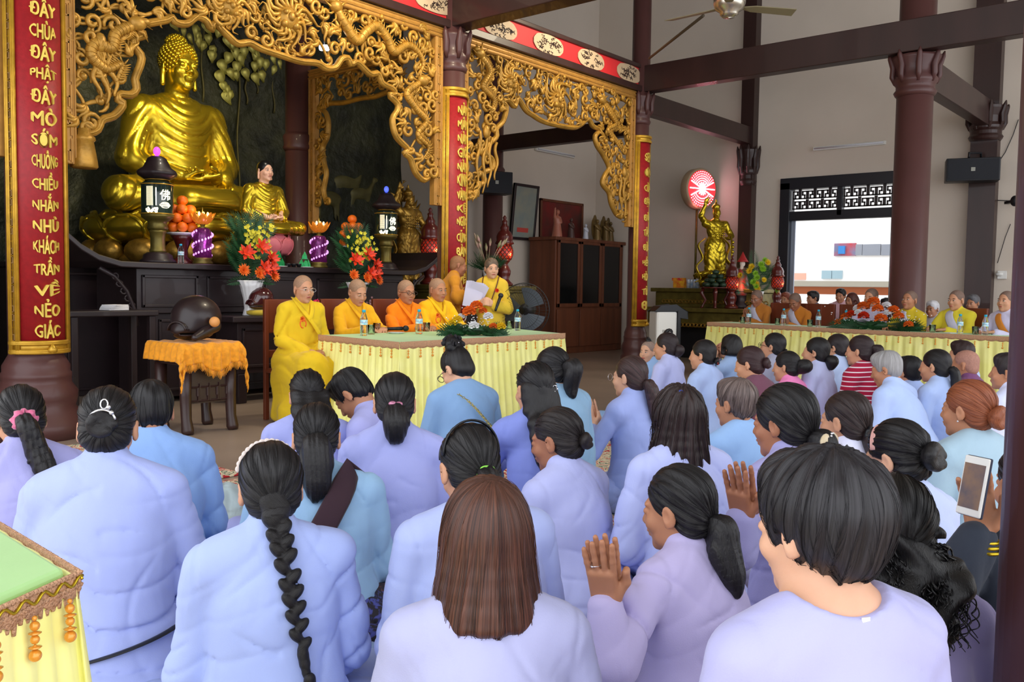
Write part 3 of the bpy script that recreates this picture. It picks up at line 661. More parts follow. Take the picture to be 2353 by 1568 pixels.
def person(label, px, py, Z, turn, style='bun', shirt=(158, 168, 214), hair=BLACK, lean=8, hp=8, hy=0, roll=0, bw=1.0, pose='lap', seat='floor', skin='skin1', ho=None, pants=None,
           collar=True, hs=0.93, ztop=None, fold=0.007, seed=0, face=False, eyes='open', cat='person', group=None, stripes=None, loc=None, handfine=False, name='person', fat=1.0, targets=None, wide=1.0, prot=0.62, drape=False, scoop=False):
    if seat == 'floor' and 3.3 < Z: wide *= 0.84
    ho = ho or {}
    crown = at_d(px, py, Z) if loc is None else np.array(loc, float)
    az = (math.atan2(crown[1], crown[0]) if loc is None or True else 0) + rad(turn)
    zt = crown[2]
    if name == 'person': pass
    L, hpr = rad(lean), rad(hp)
    Hz = {'floor': 0.115, 'kneel': 0.33, 'chair': 0.53, 'stand': 0.93}[seat]
    hdir = np.array((0, math.sin(hpr * 0.6 + rad(6)), math.cos(hpr * 0.6 + rad(6))))
    A = rotm('z', rad(hy)) @ rotm('x', -hpr) @ rotm('y', rad(roll)) * hs
    top = A @ np.array((0, -0.012, 0.128))
    Ls = (zt - Hz - 0.125 * hs * hdir[2] - top[2]) / math.cos(L)
    s = np.array((0, math.sin(L), math.cos(L))); H = np.array((0, 0, Hz)); N = H + s * Ls; c = N + hdir * 0.125 * hs + A @ np.array((0, 0.012, 0))
    off = c + top
    # world placement: root so that the crown lands on its point
    ca, sa = math.cos(az - pi / 2), math.sin(az - pi / 2)
    rx = crown[0] - (ca * off[0] - sa * off[1]); ry = crown[1] - (sa * off[0] + ca * off[1])
    root = empty(name, (rx, ry, 0), az - pi / 2, label, cat, group)
    def loc_of(p): dx, dy = p[0] - rx, p[1] - ry; return np.array((ca * dx + sa * dy, -sa * dx + ca * dy, p[2]))
    T = (A, c); f = Ls / 0.44  # torso stretch
    hb = min(max(Z * 0.0015, 0.0045), 0.010); hr = min(max(Z * 0.0022, 0.0065), 0.014); hh = min(max(Z * 0.0014, 0.004), 0.010)
    if handfine: hb = 0.0036
    xs = np.array((1.0, 0, 0)); Rs = rotm('x', -L)
    sh = {sd: N - s * 0.060 + xs * sd * 0.138 * bw for sd in (-1, 1)}
    arm = {}
    for sd in (-1, 1):
        S0 = sh[sd]; pz = pose if isinstance(pose, str) else pose[0 if sd < 0 else 1]
        if pz == 'lap': e = S0 + np.array((sd * 0.050 * bw, 0.02, -0.25)); w = np.array((sd * 0.06, H[1] + 0.25, Hz + 0.10)); hd = ((-sd * 0.8, 0.5, -0.2), (0, 0.1, -1), (0, 0.9, 0.3), 0.35)
        elif pz == 'knee': e = S0 + np.array((sd * 0.09, 0.08, -0.25)); w = np.array((sd * 0.22, 0.36, Hz + 0.10)); hd = ((0, 1, -0.4), (0, -0.3, -1), (-sd, 0, 0), 0.3)
        elif pz == 'pray': e = S0 + np.array((sd * 0.055, 0.13, -0.22)); w = np.array((sd * 0.020, S0[1] + 0.27, S0[2] - 0.13)); hd = ((0.0, 0.38, 0.92), (-sd, 0, 0), (0, -0.92, 0.38), 0.02)
        elif pz == 'pray2': e = S0 + np.array((sd * 0.06, 0.16, -0.22)); w = np.array((sd * 0.019, S0[1] + 0.33, S0[2] - 0.16)); hd = ((0.0, 0.12, 0.99), (-sd, 0, 0), (0, -0.99, 0.12), 0.02)
        elif pz == 'cheek': e = S0 + np.array((sd * 0.05, 0.17, -0.20)); w = c + A @ np.array((sd * 0.05, 0.13, -0.12)); hd = (A @ np.array((0, -0.15, 1)), A @ np.array((-sd * 0.6, -0.7, 0)), (-sd, 0, 0), 0.25)
        elif pz == 'table': e = S0 + np.array((sd * 0.07, 0.15, -0.22)); w = np.array((sd * 0.10, S0[1] + 0.36, 0.80)); hd = ((-sd * 0.6, 0.7, -0.05), (0, 0, -1), (-sd * 0.7, -0.6, 0), 0.3)
        elif pz == 'reach': e = S0 + np.array((sd * 0.06, 0.20, -0.18)); w = np.array((sd * 0.12, S0[1] + 0.44, S0[2] - 0.20)); hd = ((0, 1, 0.1), (-sd, 0, -0.2), (0, 0.1, 1), 0.6)
        elif pz == 'mic': e = S0 + np.array((sd * 0.07, 0.06, -0.25)); w = np.array((sd * 0.06, S0[1] + 0.24, S0[2] - 0.20)); hd = ((-sd * 0.7, 0.6, 0.2), (-sd * 0.3, -0.7, -0.3), (0, 0.2, 1), 0.9)
        elif pz == 'phone': e = S0 + np.array((sd * 0.05, 0.20, -0.20)); w = np.array((sd * 0.10, S0[1] + 0.34, S0[2] + 0.00)); hd = ((-sd * 0.1, 0.2, 0.95), (-sd * 0.2, -1, 0.2), (-sd, -0.2, 0), 0.35)
        elif pz == 'down': e = S0 + np.array((sd * 0.05, -0.02, -0.28)); w = np.array((sd * 0.20, 0.05, S0[2] - 0.50)); hd = ((0, 0, -1), (-sd, 0, 0), (0, 1, 0), 0.25)
        if targets and sd in targets:
            wpx, fpx = targets[-1] if pz == 'pray' else targets[sd]; w = loc_of(at_d(*wpx)); tip = loc_of(at_d(*fpx)); f_ = nrm(tip - w)
            if pz in ('pray', 'pray2'): 
                vd = loc_of(CAM) - w; vd[2] = 0; a_ = nrm(-prot * nrm(vd) + np.array((0.45, 0, 0))); a_ = nrm(a_ - f_ * (a_ @ f_)); w = w + sd * 0.016 * a_; nn_ = -sd * a_; tt_ = np.cross(a_, f_); tt_ = tt_ if tt_[1] < 0 else -tt_
            else: vd = loc_of(CAM) - w; vd[2] = 0; nn_ = nrm(vd); tt_ = np.cross(nn_, f_) * sd
            hd = (f_, nn_, tt_, hd[3]); mid = (S0 + w) / 2; e = mid + np.array((sd * 0.10, -0.03, -0.13))
        arm[sd] = (S0, e, w, hd)
    # --- body: head, neck, trunk, arms and hands in one surface
    S = SDF(); head_sdf(S, T, fat)
    S.cap(N - s * 0.03, c + A @ np.array((0, -0.030, -0.045)), 0.050 * hs * fat, 0.0475 * hs * fat, 0.03)
    S.ell(N - s * 0.13, (0.100 * bw, 0.070, 0.10), 0.03, Rs); S.ell(H + s * Ls * 0.4, (0.09 * bw, 0.07, 0.2), 0.03, Rs)
    S.cap(sh[-1] + (0.02, 0, 0), sh[1] - (0.02, 0, 0), 0.036, 0.036, 0.03)
    for sd in (-1, 1):
        S0, e, w, hd = arm[sd]; S.cap(S0, e, 0.034, 0.032, 0.02); S.cap(e, w, 0.032, 0.024, 0.015)
        hand(S, np.array(w), hd[0], hd[1], hd[2], hd[3], hs)
    if scoop: S.ell(N + np.array((0, -0.006, -0.006)), (0.105, 0.060, 0.046), 0.04)
    P, Q = S.mesh(hb); body = mesh_from('body', P, Q, M[skin], root)
    if face: face_parts(root, T, eyes)
    # --- robe
    S = SDF(); kk = 0.05; q_ = bw * wide
    S.ell(H + s * Ls * 0.16, (0.170 * q_, 0.150, 0.16 * f), kk, Rs)
    S.ell(H + s * Ls * 0.50, (0.148 * q_, 0.124, 0.20 * f), kk, Rs)
    S.ell(N - s * 0.15 * f, (0.156 * q_, 0.118, 0.145 * f), kk, Rs)
    S.ell(N - s * 0.035 + (0, -0.012, 0), (0.110 * bw, 0.062, 0.045), 0.05, Rs)
    S.cap(sh[-1], sh[1], 0.054, 0.054, 0.05)
    for sd in (-1, 1): S.cap(N + np.array((sd * 0.032, -0.018, 0.012)), sh[sd] + np.array((-sd * 0.012, 0, 0.004)), 0.042, 0.052, 0.05)
    if collar: S.cap(N - s * 0.03, N + (c - N) * 0.34 + (0, -0.004, 0), 0.064, 0.0565 * fat, 0.02)
    if seat == 'floor':
        S.ell((0, 0.04, 0.06), (0.25 * q_, 0.23, 0.085), 0.10); S.ell((0, -0.02, 0.13), (0.20 * q_, 0.175, 0.12), 0.06)
    elif seat == 'kneel':
        S.ell((0, 0.02, 0.20), (0.19 * q_, 0.20, 0.19), 0.08); S.ell((0, 0.02, 0.09), (0.22 * q_, 0.27, 0.10), 0.06)
    elif seat == 'chair':
        for sd in (-1, 1):
            S.cap((sd * 0.10, 0.0, Hz), (sd * 0.14, 0.42, Hz + 0.01), 0.105, 0.095, 0.08); S.cap((sd * 0.14, 0.43, Hz), (sd * 0.15, 0.46, 0.10), 0.10, 0.12, 0.08)
        S.box((0, 0.36, 0.30), (0.17, 0.12, 0.26), 0.08, 0.08)
        if drape:
            S.box((0.19, 0.16, 0.30), (0.05, 0.26, 0.29), 0.045, 0.10); S.box((0.21, 0.30, 0.09), (0.07, 0.20, 0.085), 0.06, 0.10)
    else:
        S.cap((0, 0, Hz), (0, 0, 0.25), 0.17 * q_, 0.24 * q_, 0.08)
    for sd in (-1, 1):
        S0, e, w, hd = arm[sd]; w = np.array(w); g = 0.9 if pose in ('pray', 'pray2', 'cheek', 'phone') else 1.0
        S.cap(S0 + xs * sd * 0.012, e, 0.054 * g, 0.062 * g, 0.016); end = e + (w - e) * 0.88; S.cap(e, end, 0.058 * g, 0.046 * g, 0.02)
        if g == 1.0: S.cap(e + (0, 0, -0.02), end + (0, 0, -0.035), 0.048, 0.04, 0.03)
    if scoop: S.ell(N + np.array((0, -0.030, 0.062)), (0.088, 0.085, 0.060), 0.006, op=-1); S.ell(N + np.array((0, 0.03, 0.05)), (0.085, 0.08, 0.07), 0.006, op=-1)
    S.disp = fold_disp(seed + 17, fold * 0.62 * (1.0 if Z < 7 else 1.2), N[2] - 0.15, 0.16 * bw)
    P, Q = S.mesh(hr); P[:, 2] = np.maximum(P[:, 2], 0.003)
    robe = mesh_from('robe' if seat != 'stand' else 'robe', P, Q, cloth(tuple(min(250, int(v_ * 1.09)) for v_ in shirt) if shirt[2] > 150 else shirt, stripes), root)
    # --- legs
    if seat == 'floor':
        S = SDF()
        for sd in (-1, 1):
            S.cap((sd * 0.10, 0.02, 0.10), (sd * 0.33 * wide, 0.27, 0.092), 0.098, 0.082, 0.03); S.cap((sd * 0.33 * wide, 0.27, 0.085), (-sd * 0.06, 0.36 + 0.03 * sd, 0.065), 0.078, 0.055, 0.03)
            S.ell((-sd * 0.14, 0.35 + 0.03 * sd, 0.055), (0.10, 0.045, 0.045), 0.03)
        S.disp = fold_disp(seed + 5, 0.006, 0.4)
        P, Q = S.mesh(hr * 1.15); P[:, 2] = np.maximum(P[:, 2], 0.002); mesh_from('trousers', P, Q, cloth(pants or shirt), root)
    # --- hair
    bx = H[1] / 1.0
    def back(z): t = (z - Hz) / max(Ls * math.cos(L), 0.1); return H[1] + s[1] * Ls * min(max(t, 0), 1.05) - np.interp(t, [0, 0.3, 0.75, 1.0, 1.3], [0.155, 0.140, 0.128, 0.085, 0.03])
    if style != 'none': hair_mesh(root, style, T, hair, hh if style not in ('shaved',) else min(hh, 0.006), ho, back, Zd=Z)
    return root, T, arm, dict(N=N, H=H, s=s, c=c, back=back)

def arm_world(root, p):
    r = root.rotation_euler[2]; l = root.location
    return np.array((l[0] + math.cos(r) * p[0] - math.sin(r) * p[1], l[1] + math.sin(r) * p[0] + math.cos(r) * p[1], l[2] + p[2]))

# ------------------------------------------------------------------ setting
YA, XW, YI, YM, YB = 7.19, 15.11, 10.10, 12.3, 10.55     # altar row, window wall, inner row, mural wall, back wall of the right bay
def struct(o): o['kind'] = 'structure'; return o

def floor_mat():
    m = mat('polished_stone_floor', (158, 140, 126), 0.28, var=0.14, vscale=1.2, rgb2=(138, 122, 110))
    nt = m.node_tree; N, L = nt.nodes, nt.links; b = N['Principled BSDF']
    tc = N.new('ShaderNodeTexCoord'); br = N.new('ShaderNodeTexBrick'); br.offset = 0; br.inputs['Scale'].default_value = 1.0
    br.inputs['Brick Width'].default_value = 0.6; br.inputs['Row Height'].default_value = 0.6; br.inputs['Mortar Size'].default_value = 0.003
    L.new(tc.outputs['Object'], br.inputs['Vector']); bp = N.new('ShaderNodeBump'); bp.inputs['Strength'].default_value = 0.3; bp.inputs['Distance'].default_value = 0.002; bp.invert = True
    L.new(br.outputs['Fac'], bp.inputs['Height']); L.new(bp.outputs[0], b.inputs['Normal']); return m
b = MB(); b.box2((-2.2, -5.0, -0.2), (16.0, 12.6, 0.0)); struct(b.build('floor', floor_mat(), smooth=False))
b = MB(); b.box2((-2.2, -5.0, 7.4), (15.6, 12.6, 7.6)); struct(b.build('ceiling', M['ceil'], smooth=False))
# window wall with one tall opening; window 1: y 4.45..6.45, z 0.9..3.10
wy0, wy1, wz0, wz1 = 4.62, 6.46, 0.9, 3.10
b = MB(); X0, X1 = XW, XW + 0.25
b.box2((X0, -5, 0), (X1, wy0, 7.4)); b.box2((X0, wy1, 0), (X1, 12.5, 7.4)); b.box2((X0, wy0, 0), (X1, wy1, wz0)); b.box2((X0, wy0, wz1), (X1, wy1, 7.4))
struct(b.build('wall_right', M['wall'], smooth=False))
b = MB(); b.box2((11.45, YB, 0), (XW, YB + 0.2, 7.4)); struct(b.build('wall_back', M['wall'], smooth=False))
b = MB(); b.box2((-2.2, 12.5, 0), (11.4, 12.7, 7.4)); b.box2((11.3, YB, 0), (11.45, 12.6, 7.4)); struct(b.build('wall_altar', M['wall'], smooth=False))
b = MB(); b.box2((0.6, 7.45, 0), (0.8, 12.5, 7.4)); struct(b.build('wall_left', M['wall'], smooth=False))
# plaster gable above the carved frieze closes the altar bay
b = MB(); b.box2((0.8, YA + 0.05, 4.75), (7.3, YA + 0.2, 7.4)); struct(b.build('wall_gable', M['wall'], smooth=False))

# window
w = empty('window_1', (XW, 0, 0)); struct(w)
b = MB(); f0 = 0.17
for lo, hi in (((-0.06, wy0 - 0.1, wz1 - 0.12), (0.18, wy1 + 0.12, wz1 + 0.08)), ((-0.06, wy0 - 0.1, wz0), (0.18, wy0 + 0.06, wz1)), ((-0.06, wy1 - 0.06, wz0), (0.18, wy1 + 0.12, wz1)), ((-0.03, wy0, 2.44), (0.12, wy1, 2.60)), ((-0.03, (wy0 + wy1) / 2 - 0.045, 2.5), (0.10, (wy0 + wy1) / 2 + 0.045, wz1)), ((-0.02, wy0, wz0 - 0.05), (0.2, wy1, wz0 + 0.06))):
    b.box2(lo, hi)
b.build('window_frame', M['blackframe'], w, smooth=False, bevel=0.008)
b = MB(); ym = (wy0 + wy1) / 2
def fret(b, y0, y1, z0, z1, n, m_):
    cw, ch = (y1 - y0) / n, (z1 - z0) / m_; t = 0.022
    for i in range(n):
        for j in range(m_):
            oy, oz = y0 + i * cw, z0 + j * ch; fl = (i + j) % 2
            seg = [((0.1, 0.15), (0.9, 0.15)), ((0.9, 0.15), (0.9, 0.85)), ((0.9, 0.85), (0.35, 0.85)), ((0.35, 0.85), (0.35, 0.5)), ((0.35, 0.5), (0.62, 0.5)), ((0.1, 0.15), (0.1, 1.0)), ((0.62, 0.5), (0.62, 0.15))]
            for (a, c), (d, e) in seg:
                if fl: a, d = 1 - a, 1 - d
                p = (oy + min(a, d) * cw, oz + min(c, e) * ch); q = (oy + max(a, d) * cw, oz + max(c, e) * ch)
                b.box2((0.02, p[0] - t / 2, p[1] - t / 2), (0.05, q[0] + t / 2, q[1] + t / 2))
fret(b, wy0 + 0.07, ym - 0.05, 2.62, wz1 - 0.13, 6, 2); fret(b, ym + 0.05, wy1 - 0.08, 2.62, wz1 - 0.13, 6, 2)
b.build('fretwork', M['blackwood'], w, smooth=False)
# small vertical steel jamb strip seen in the opening
b = MB(); b.box2((0.06, wy1 - 0.13, wz0), (0.09, wy1 - 0.06, 2.44)); b.build('sliding_track', mat('grey_aluminium', (150, 160, 176), 0.4, metal=0.4), w, smooth=False)

# column maker
def column(name, x, y, r, z1, cap_z=None, base=True, mt='colwood', plate=False):
    b = MB(); pr = []
    if base: pr += [(r * 1.75, 0), (r * 1.75, 0.12), (r * 1.62, 0.14), (r * 1.60, 0.2), (r * 1.42, 0.24), (r * 1.5, 0.30), (r * 1.52, 0.36), (r * 1.3, 0.42), (r * 1.28, 0.46), (r * 1.3, 0.47), (r * 1.3, 0.50), (r * 1.24, 0.51), (r * 1.24, 0.56), (r * 1.12, 0.60), (r, 0.64)]
    else: pr += [(r, 0.0)]
    pr += [(r, z1)]
    b.lathe(pr, 40, (x, y, 0))
    return b
def capital(b, x, y, r, z, s=1.0):
    b.lathe([(r, z - 0.42 * s), (r * 1.10, z - 0.40 * s), (r * 1.18, z - 0.37 * s), (r * 1.06, z - 0.34 * s), (r * 1.06, z - 0.30 * s), (r * 1.2, z - 0.27 * s), (r * 1.22, z - 0.24 * s), (r * 1.08, z - 0.20 * s), (r * 1.10, z - 0.12 * s), (r * 1.32, z - 0.03 * s), (r * 1.36, z), (r, z + 0.01)], 32, (x, y, 0))
    for i in range(8):
        a = i * pi / 4 + 0.4; c_, s_ = math.cos(a), math.sin(a)
        b.tube([(x + c_ * r * k, y + s_ * r * k, z + dz) for k, dz in ((1.10, -0.28 * s), (1.26, -0.20 * s), (1.22, -0.10 * s), (1.42, 0.0), (1.5, 0.05 * s))], [0.02, 0.035, 0.04, 0.03, 0.008], 8)
cols = [(2.85, YA, 0.190), (7.40, YA, 0.150), (11.40, YA, 0.135), (11.60, 3.38, 0.210), (7.42, YI, 0.17), (11.42, YI, 0.17), (2.9, YI, 0.17)]
for i, (x, y, r) in enumerate(cols):
    b = column('c', x, y, r, 7.4); 
    if y == YA: capital(b, x, y, r, 4.05, 1.0)
    elif i == 3: capital(b, x, y, r, 4.08, 1.15)
    else: b.lathe([(r, 3.0), (r * 1.2, 3.05), (r * 1.1, 3.1), (r * 1.2, 3.2), (r, 3.25)], 30, (x, y, 0))
    struct(b.build('column_%d' % (i + 1), M['colwood']))
for i, (y, z, r) in enumerate(((YA - 0.02, 3.72, 0.12), (3.33, 4.02, 0.185))):
    b = MB(); b.box2((XW - 0.2, y - r, 0), (XW, y + r, 7.4)); capital(b, XW - 0.1, y, r * 1.1, z, 1.2 if i else 1.5); struct(b.build('pilaster_%d' % (i + 1), M['darkwood'], smooth=False))
# near dark post at the right edge
q0 = at_d(2322, 700, 1.62); vdir = nrm(np.array((q0[0], q0[1], 0))); rr = 0.15; pc = q0 + rr * np.array((vdir[1], -vdir[0], 0)) + vdir * 0.02
b = column('c', float(pc[0]), float(pc[1]), rr, 7.4, base=False); struct(b.build('column_8', M['colwood']))

# tie beams
def beam(lo, hi, name='beam', mt='darkwood'): b = MB(); b.box2(lo, hi); return struct(b.build(name, M[mt], smooth=False, bevel=0.01))
beam((11.42 - 0.10, -5, 4.10), (11.42 + 0.10, YA, 4.48), 'beam_1'); beam((7.42 - 0.13, -5, 4.12), (7.42 + 0.13, YA, 4.62), 'beam_2')
beam((11.42, YA - 0.09, 3.82), (XW, YA + 0.09, 4.12), 'beam_3'); beam((11.42, 3.33 - 0.09, 3.72), (XW, 3.33 + 0.09, 4.10), 'beam_4')
beam((0.8, YA - 0.07, 4.50), (7.42, YA + 0.07, 4.62), 'beam_5'); beam((7.42, YA - 0.07, 4.44), (11.42, YA + 0.07, 4.50), 'beam_6')
beam((0.8, YA - 0.09, 4.10), (7.42, YA + 0.09, 4.19), 'beam_7'); beam((7.42, YA - 0.09, 4.10), (11.42, YA + 0.09, 4.19), 'beam_8')
beam((11.42 - 0.08, YA, 3.5), (11.42 + 0.08, YB, 3.75), 'beam_10')
# red frieze with cream medallions and dark cloud swirls
for k, (xa, xb, zt) in enumerate(((0.8, 7.30, 4.50), (7.55, 11.32, 4.44))):
    r = empty('frieze_panel', (0, YA, 0), label=('red painted frieze with cream medallions above the larger carved arch', 'red painted frieze with cream medallions above the smaller carved arch')[k], cat='frieze')
    b = MB(); b.box2((xa, -0.04, 4.19), (xb, 0.04, zt)); b.build('panel', M['redband'], r, smooth=False)
    n = 6 if k == 0 else 4; st = (xb - xa) / n; rr_ = random.Random(5)
    for i in range(n):
        cx_ = xa + st * (i + 0.5) + (0.15 if k else 0.30); cz = (4.19 + zt) / 2; hw = 0.30; b = MB()
        b.prism([(cx_ + hw * math.cos(a) * (1 + 0.03 * math.cos(8 * a)), cz + 0.122 * math.copysign(abs(math.sin(a)) ** 0.6, math.sin(a))) for a in np.linspace(0, 2 * pi, 40)[:-1]], 0, 0.01, R=np.array([(1, 0, 0), (0, 0, -1), (0, 1, 0)]), c=(0, -0.045, 0)); b.build('medallion', M['cream'], r, smooth=False)
        b = MB()
        for j in range(30):
            a = rr_.uniform(0, 6.28); r0_ = 0.01 + 0.19 * rr_.random(); pts = []
            for t in np.linspace(0, 1, 8): 
                rr2 = r0_ + 0.09 * t; w_ = 0.016 * math.sin(t * 8 + j)
                pts.append((cx_ + rr2 * math.cos(a) - w_ * math.sin(a), -0.058, cz + 0.44 * rr2 * math.sin(a) + w_ * math.cos(a)))
            b.tube(pts, np.interp(np.linspace(0, 1, 8), [0, 0.3, 1], [0.005, 0.009, 0.003]), 5, flat=0.5)
        b.build('cloud_scroll', M['darkwood'], r)

# rug
def rug_mat():
    m = bpy.data.materials.new('patterned_rug'); m.use_nodes = True; nt = m.node_tree; N, L = nt.nodes, nt.links; b = N['Principled BSDF']; b.inputs['Roughness'].default_value = 0.95
    tc = N.new('ShaderNodeTexCoord'); mp = N.new('ShaderNodeMapping'); mp.inputs['Scale'].default_value = (1.9, 1.9, 1); L.new(tc.outputs['Object'], mp.inputs[0])
    nz = N.new('ShaderNodeTexNoise'); nz.inputs['Scale'].default_value = 2.4; nz.inputs['Detail'].default_value = 5; nz.inputs['Distortion'].default_value = 3.0; L.new(mp.outputs[0], nz.inputs['Vector'])
    rp = N.new('ShaderNodeValToRGB'); rp.color_ramp.interpolation = 'CONSTANT'; e = rp.color_ramp.elements
    cs = [(0.0, (170, 24, 34)), (0.40, (214, 200, 170)), (0.46, (60, 96, 80)), (0.49, (222, 206, 176)), (0.57, (176, 28, 38)), (0.62, (226, 212, 182)), (0.68, (150, 22, 32))]
    e[0].position = 0; e[0].color = s2l(cs[0][1]) + (1,); e[1].position = cs[1][0]; e[1].color = s2l(cs[1][1]) + (1,)
    for p, c_ in cs[2:]: x = e.new(p); x.color = s2l(c_) + (1,)
    L.new(nz.outputs['Fac'], rp.inputs[0]); L.new(rp.outputs[0], b.inputs['Base Color'])
    nb = N.new('ShaderNodeTexNoise'); nb.inputs['Scale'].default_value = 300; bp = N.new('ShaderNodeBump'); bp.inputs['Strength'].default_value = 0.4; L.new(nb.outputs['Fac'], bp.inputs['Height']); L.new(bp.outputs[0], b.inputs['Normal']); return m
RM = rug_mat()
def rug(name, lab, lo, hi, rz=0):
    b = MB(); b.box2((lo[0], lo[1], 0.002), (hi[0], hi[1], 0.012)); o = b.build(name, RM, smooth=False, bevel=0.003); return tag(o, lab, 'rug')
rug('rug', 'long red and cream patterned rug spread under the kneeling crowd', (0.2, -3.0), (7.0, 4.75))
rug('rug', 'patterned rug whose red corner shows beside the left column base', (-1.5, 4.85), (3.15, 6.6))

# ------------------------------------------------------------------ carved gilt arches
def inpoly(p, poly):
    x, y = p; c = False; n = len(poly)
    for i in range(n):
        x1, y1 = poly[i]; x2, y2 = poly[i - 1]
        if (y1 > y) != (y2 > y) and x < (x2 - x1) * (y - y1) / (y2 - y1) + x1: c = not c
    return c
def fretstrip(b, fn, length, w, unit=0.13, t=0.010, h=0.006):
    """raised key pattern on a strip; fn(s,u0,u1 ...) places a little bar"""
    n = max(2, int(length / unit)); u = length / n
    for i in range(n):
        s0 = i * u; fl = i % 2
        for (a, c, d, e) in ((0.08, 0.15, 0.92, 0.15), (0.08, 0.85, 0.92, 0.85), (0.50, 0.15, 0.50, 0.60), (0.50, 0.60, 0.85, 0.60) if fl else (0.15, 0.60, 0.50, 0.60), (0.92, 0.15, 0.92, 0.40) if fl else (0.08, 0.15, 0.08, 0.40)):
            fn(b, s0 + a * u, c * w, s0 + d * u, e * w, t, h)
def arch(name, label, P3, border, x0, x1, ztop, seed, heroes, boards, dens=0.13, deep=1.0):
    dens *= 0.86
    """P3(x,z,off) maps plane coordinates to the room; border is the scalloped lower edge"""
    root = empty(name, (0, 0, 0), label=label, cat='carved arch')
    rr = random.Random(seed); bd = resample([(x, z, 0) for x, z in border], 160)[:, :2]
    poly = [tuple(p) for p in bd] + [(x1, bd[-1][1]), (x1, ztop), (x0, ztop), (x0, bd[0][1])]
    b = MB()
    P = [P3(x, z, 0.0) for x, z in bd]; nrm_ = P3(0, 0, 1.0) - P3(0, 0, 0.0)
    b.tube(P, 0.034, 8, flat=1.1, upv=nrm_); b.tube([p - nrm_ * 0.030 for p in P], 0.012, 6)
    for k in (0, -1): # scroll ends
        cxy = bd[k] + np.array((0.04 if k == 0 else -0.04, 0.03)); b.tube([P3(cxy[0] + 0.055 * (1 - t) * math.cos(t * 9), cxy[1] + 0.055 * (1 - t) * math.sin(t * 9), -0.02) for t in np.linspace(0, 0.95, 18)], np.linspace(0.024, 0.014, 18), 7)
    b.build('scalloped_edge', M['carve'], root)
    # boards
    b = MB(); fb = MB()
    for (xa, za, xb_, zb, key) in boards:
        c0 = P3(xa, za, -0.035); c1 = P3(xb_, zb, 0.045); lo = np.minimum(c0, c1); hi = np.maximum(c0, c1); b.box2(lo, hi)
        for e in (0.012, 0.030): # stepped mouldings
            pass
        if key:
            if key == 'v':
                for xx in (xa + 0.012, xb_ - 0.012, xa + 0.030, xb_ - 0.030): fb.tube([P3(xx, za, -0.038), P3(xx, zb, -0.038)], 0.007, 6)
                def bar(bb, s0, u0, s1, u1, t, h): 
                    q0 = P3(xa + 0.035 + min(u0, u1) - t / 2, za + min(s0, s1) - t / 2, -0.036 - h); q1 = P3(xa + 0.035 + max(u0, u1) + t / 2, za + max(s0, s1) + t / 2, -0.034); bb.box2(np.minimum(q0, q1), np.maximum(q0, q1))
                fretstrip(fb, bar, zb - za, xb_ - xa - 0.07, 0.20, 0.011, 0.008)
            else:
                for zz in (za + 0.015, zb - 0.015, za + 0.055, zb - 0.055): fb.tube([P3(xa, zz, -0.038), P3(xb_, zz, -0.038)], 0.010, 6)
    b.build('frame_board', M['archboard'], root, smooth=False, bevel=0.006); fb.build('key_pattern', M['archboard'], root, smooth=False)
    # scrollwork
    pts = []; tries = 0
    while tries < 6000:
        tries += 1; p = (rr.uniform(x0, x1), rr.uniform(min(bd[:, 1]), ztop))
        if not inpoly(p, poly): continue
        if min(np.hypot(bd[:, 0] - p[0], bd[:, 1] - p[1])) < 0.055: continue
        if any((p[0] - q[0]) ** 2 + (p[1] - q[1]) ** 2 < dens ** 2 for q in pts): continue
        pts.append(p)
    b = MB()
    def curl(x, z, R_, a0, sg, off, r0, turns=1.25):
        n = 16; t = np.linspace(0, 1, n); a = a0 + sg * t * turns * 2 * pi; rad_ = R_ * (1 - 0.82 * t)
        b.tube([P3(x + rad_[i] * math.cos(a[i]), z + rad_[i] * math.sin(a[i]), off - 0.02 * t[i]) for i in range(n)], np.interp(t, [0, 0.2, 1], [r0 * 0.5, r0, r0 * 0.8]) * 1.3, 7)
    def flame(x, z, a, L_, off, r0, wv=1.0):
        n = 9; t = np.linspace(0, 1, n); pp = []
        for i in range(n):
            l = L_ * t[i]; w_ = 0.16 * L_ * math.sin(t[i] * 5.5) * wv; pp.append(P3(x + l * math.cos(a) - w_ * math.sin(a), z + l * math.sin(a) + w_ * math.cos(a), off - 0.015 * math.sin(t[i] * 3)))
        b.tube(pp, np.interp(t, [0, 0.35, 1], [r0 * 0.9, r0 * 1.35, 0.003]), 6)
    for i, (x, z) in enumerate(pts):
        k = rr.random(); off = rr.uniform(-0.03, 0.02) * deep; a = rr.uniform(0, 6.28)
        if k < 0.45: curl(x, z, dens * rr.uniform(0.55, 0.8), a, rr.choice((-1, 1)), off, 0.017)
        elif k < 0.85:
            for j in range(3): flame(x, z, a + (j - 1) * 0.55, dens * rr.uniform(0.95, 1.5), off, 0.019)
        else:
            b.ell(P3(x, z, off - 0.01), (0.03, 0.03, 0.03), 10, 6); curl(x, z, dens * 0.7, a, 1, off + 0.015, 0.015, 0.9)
    for i, p in enumerate(pts): # stems joining neighbours and the boards
        ds = sorted(pts, key=lambda q: (q[0] - p[0]) ** 2 + (q[1] - p[1]) ** 2)[1:3]
        for q in ds:
            mx, mz = (p[0] + q[0]) / 2 + rr.uniform(-0.03, 0.03), (p[1] + q[1]) / 2 + rr.uniform(-0.03, 0.03)
            b.tube([P3(t_[0], t_[1], 0.012) for t_ in resample([(p[0], p[1], 0), (mx, mz, 0), (q[0], q[1], 0)], 7)[:, :2]], 0.014, 6)
    b.build('scrollwork', M['carve'], root)
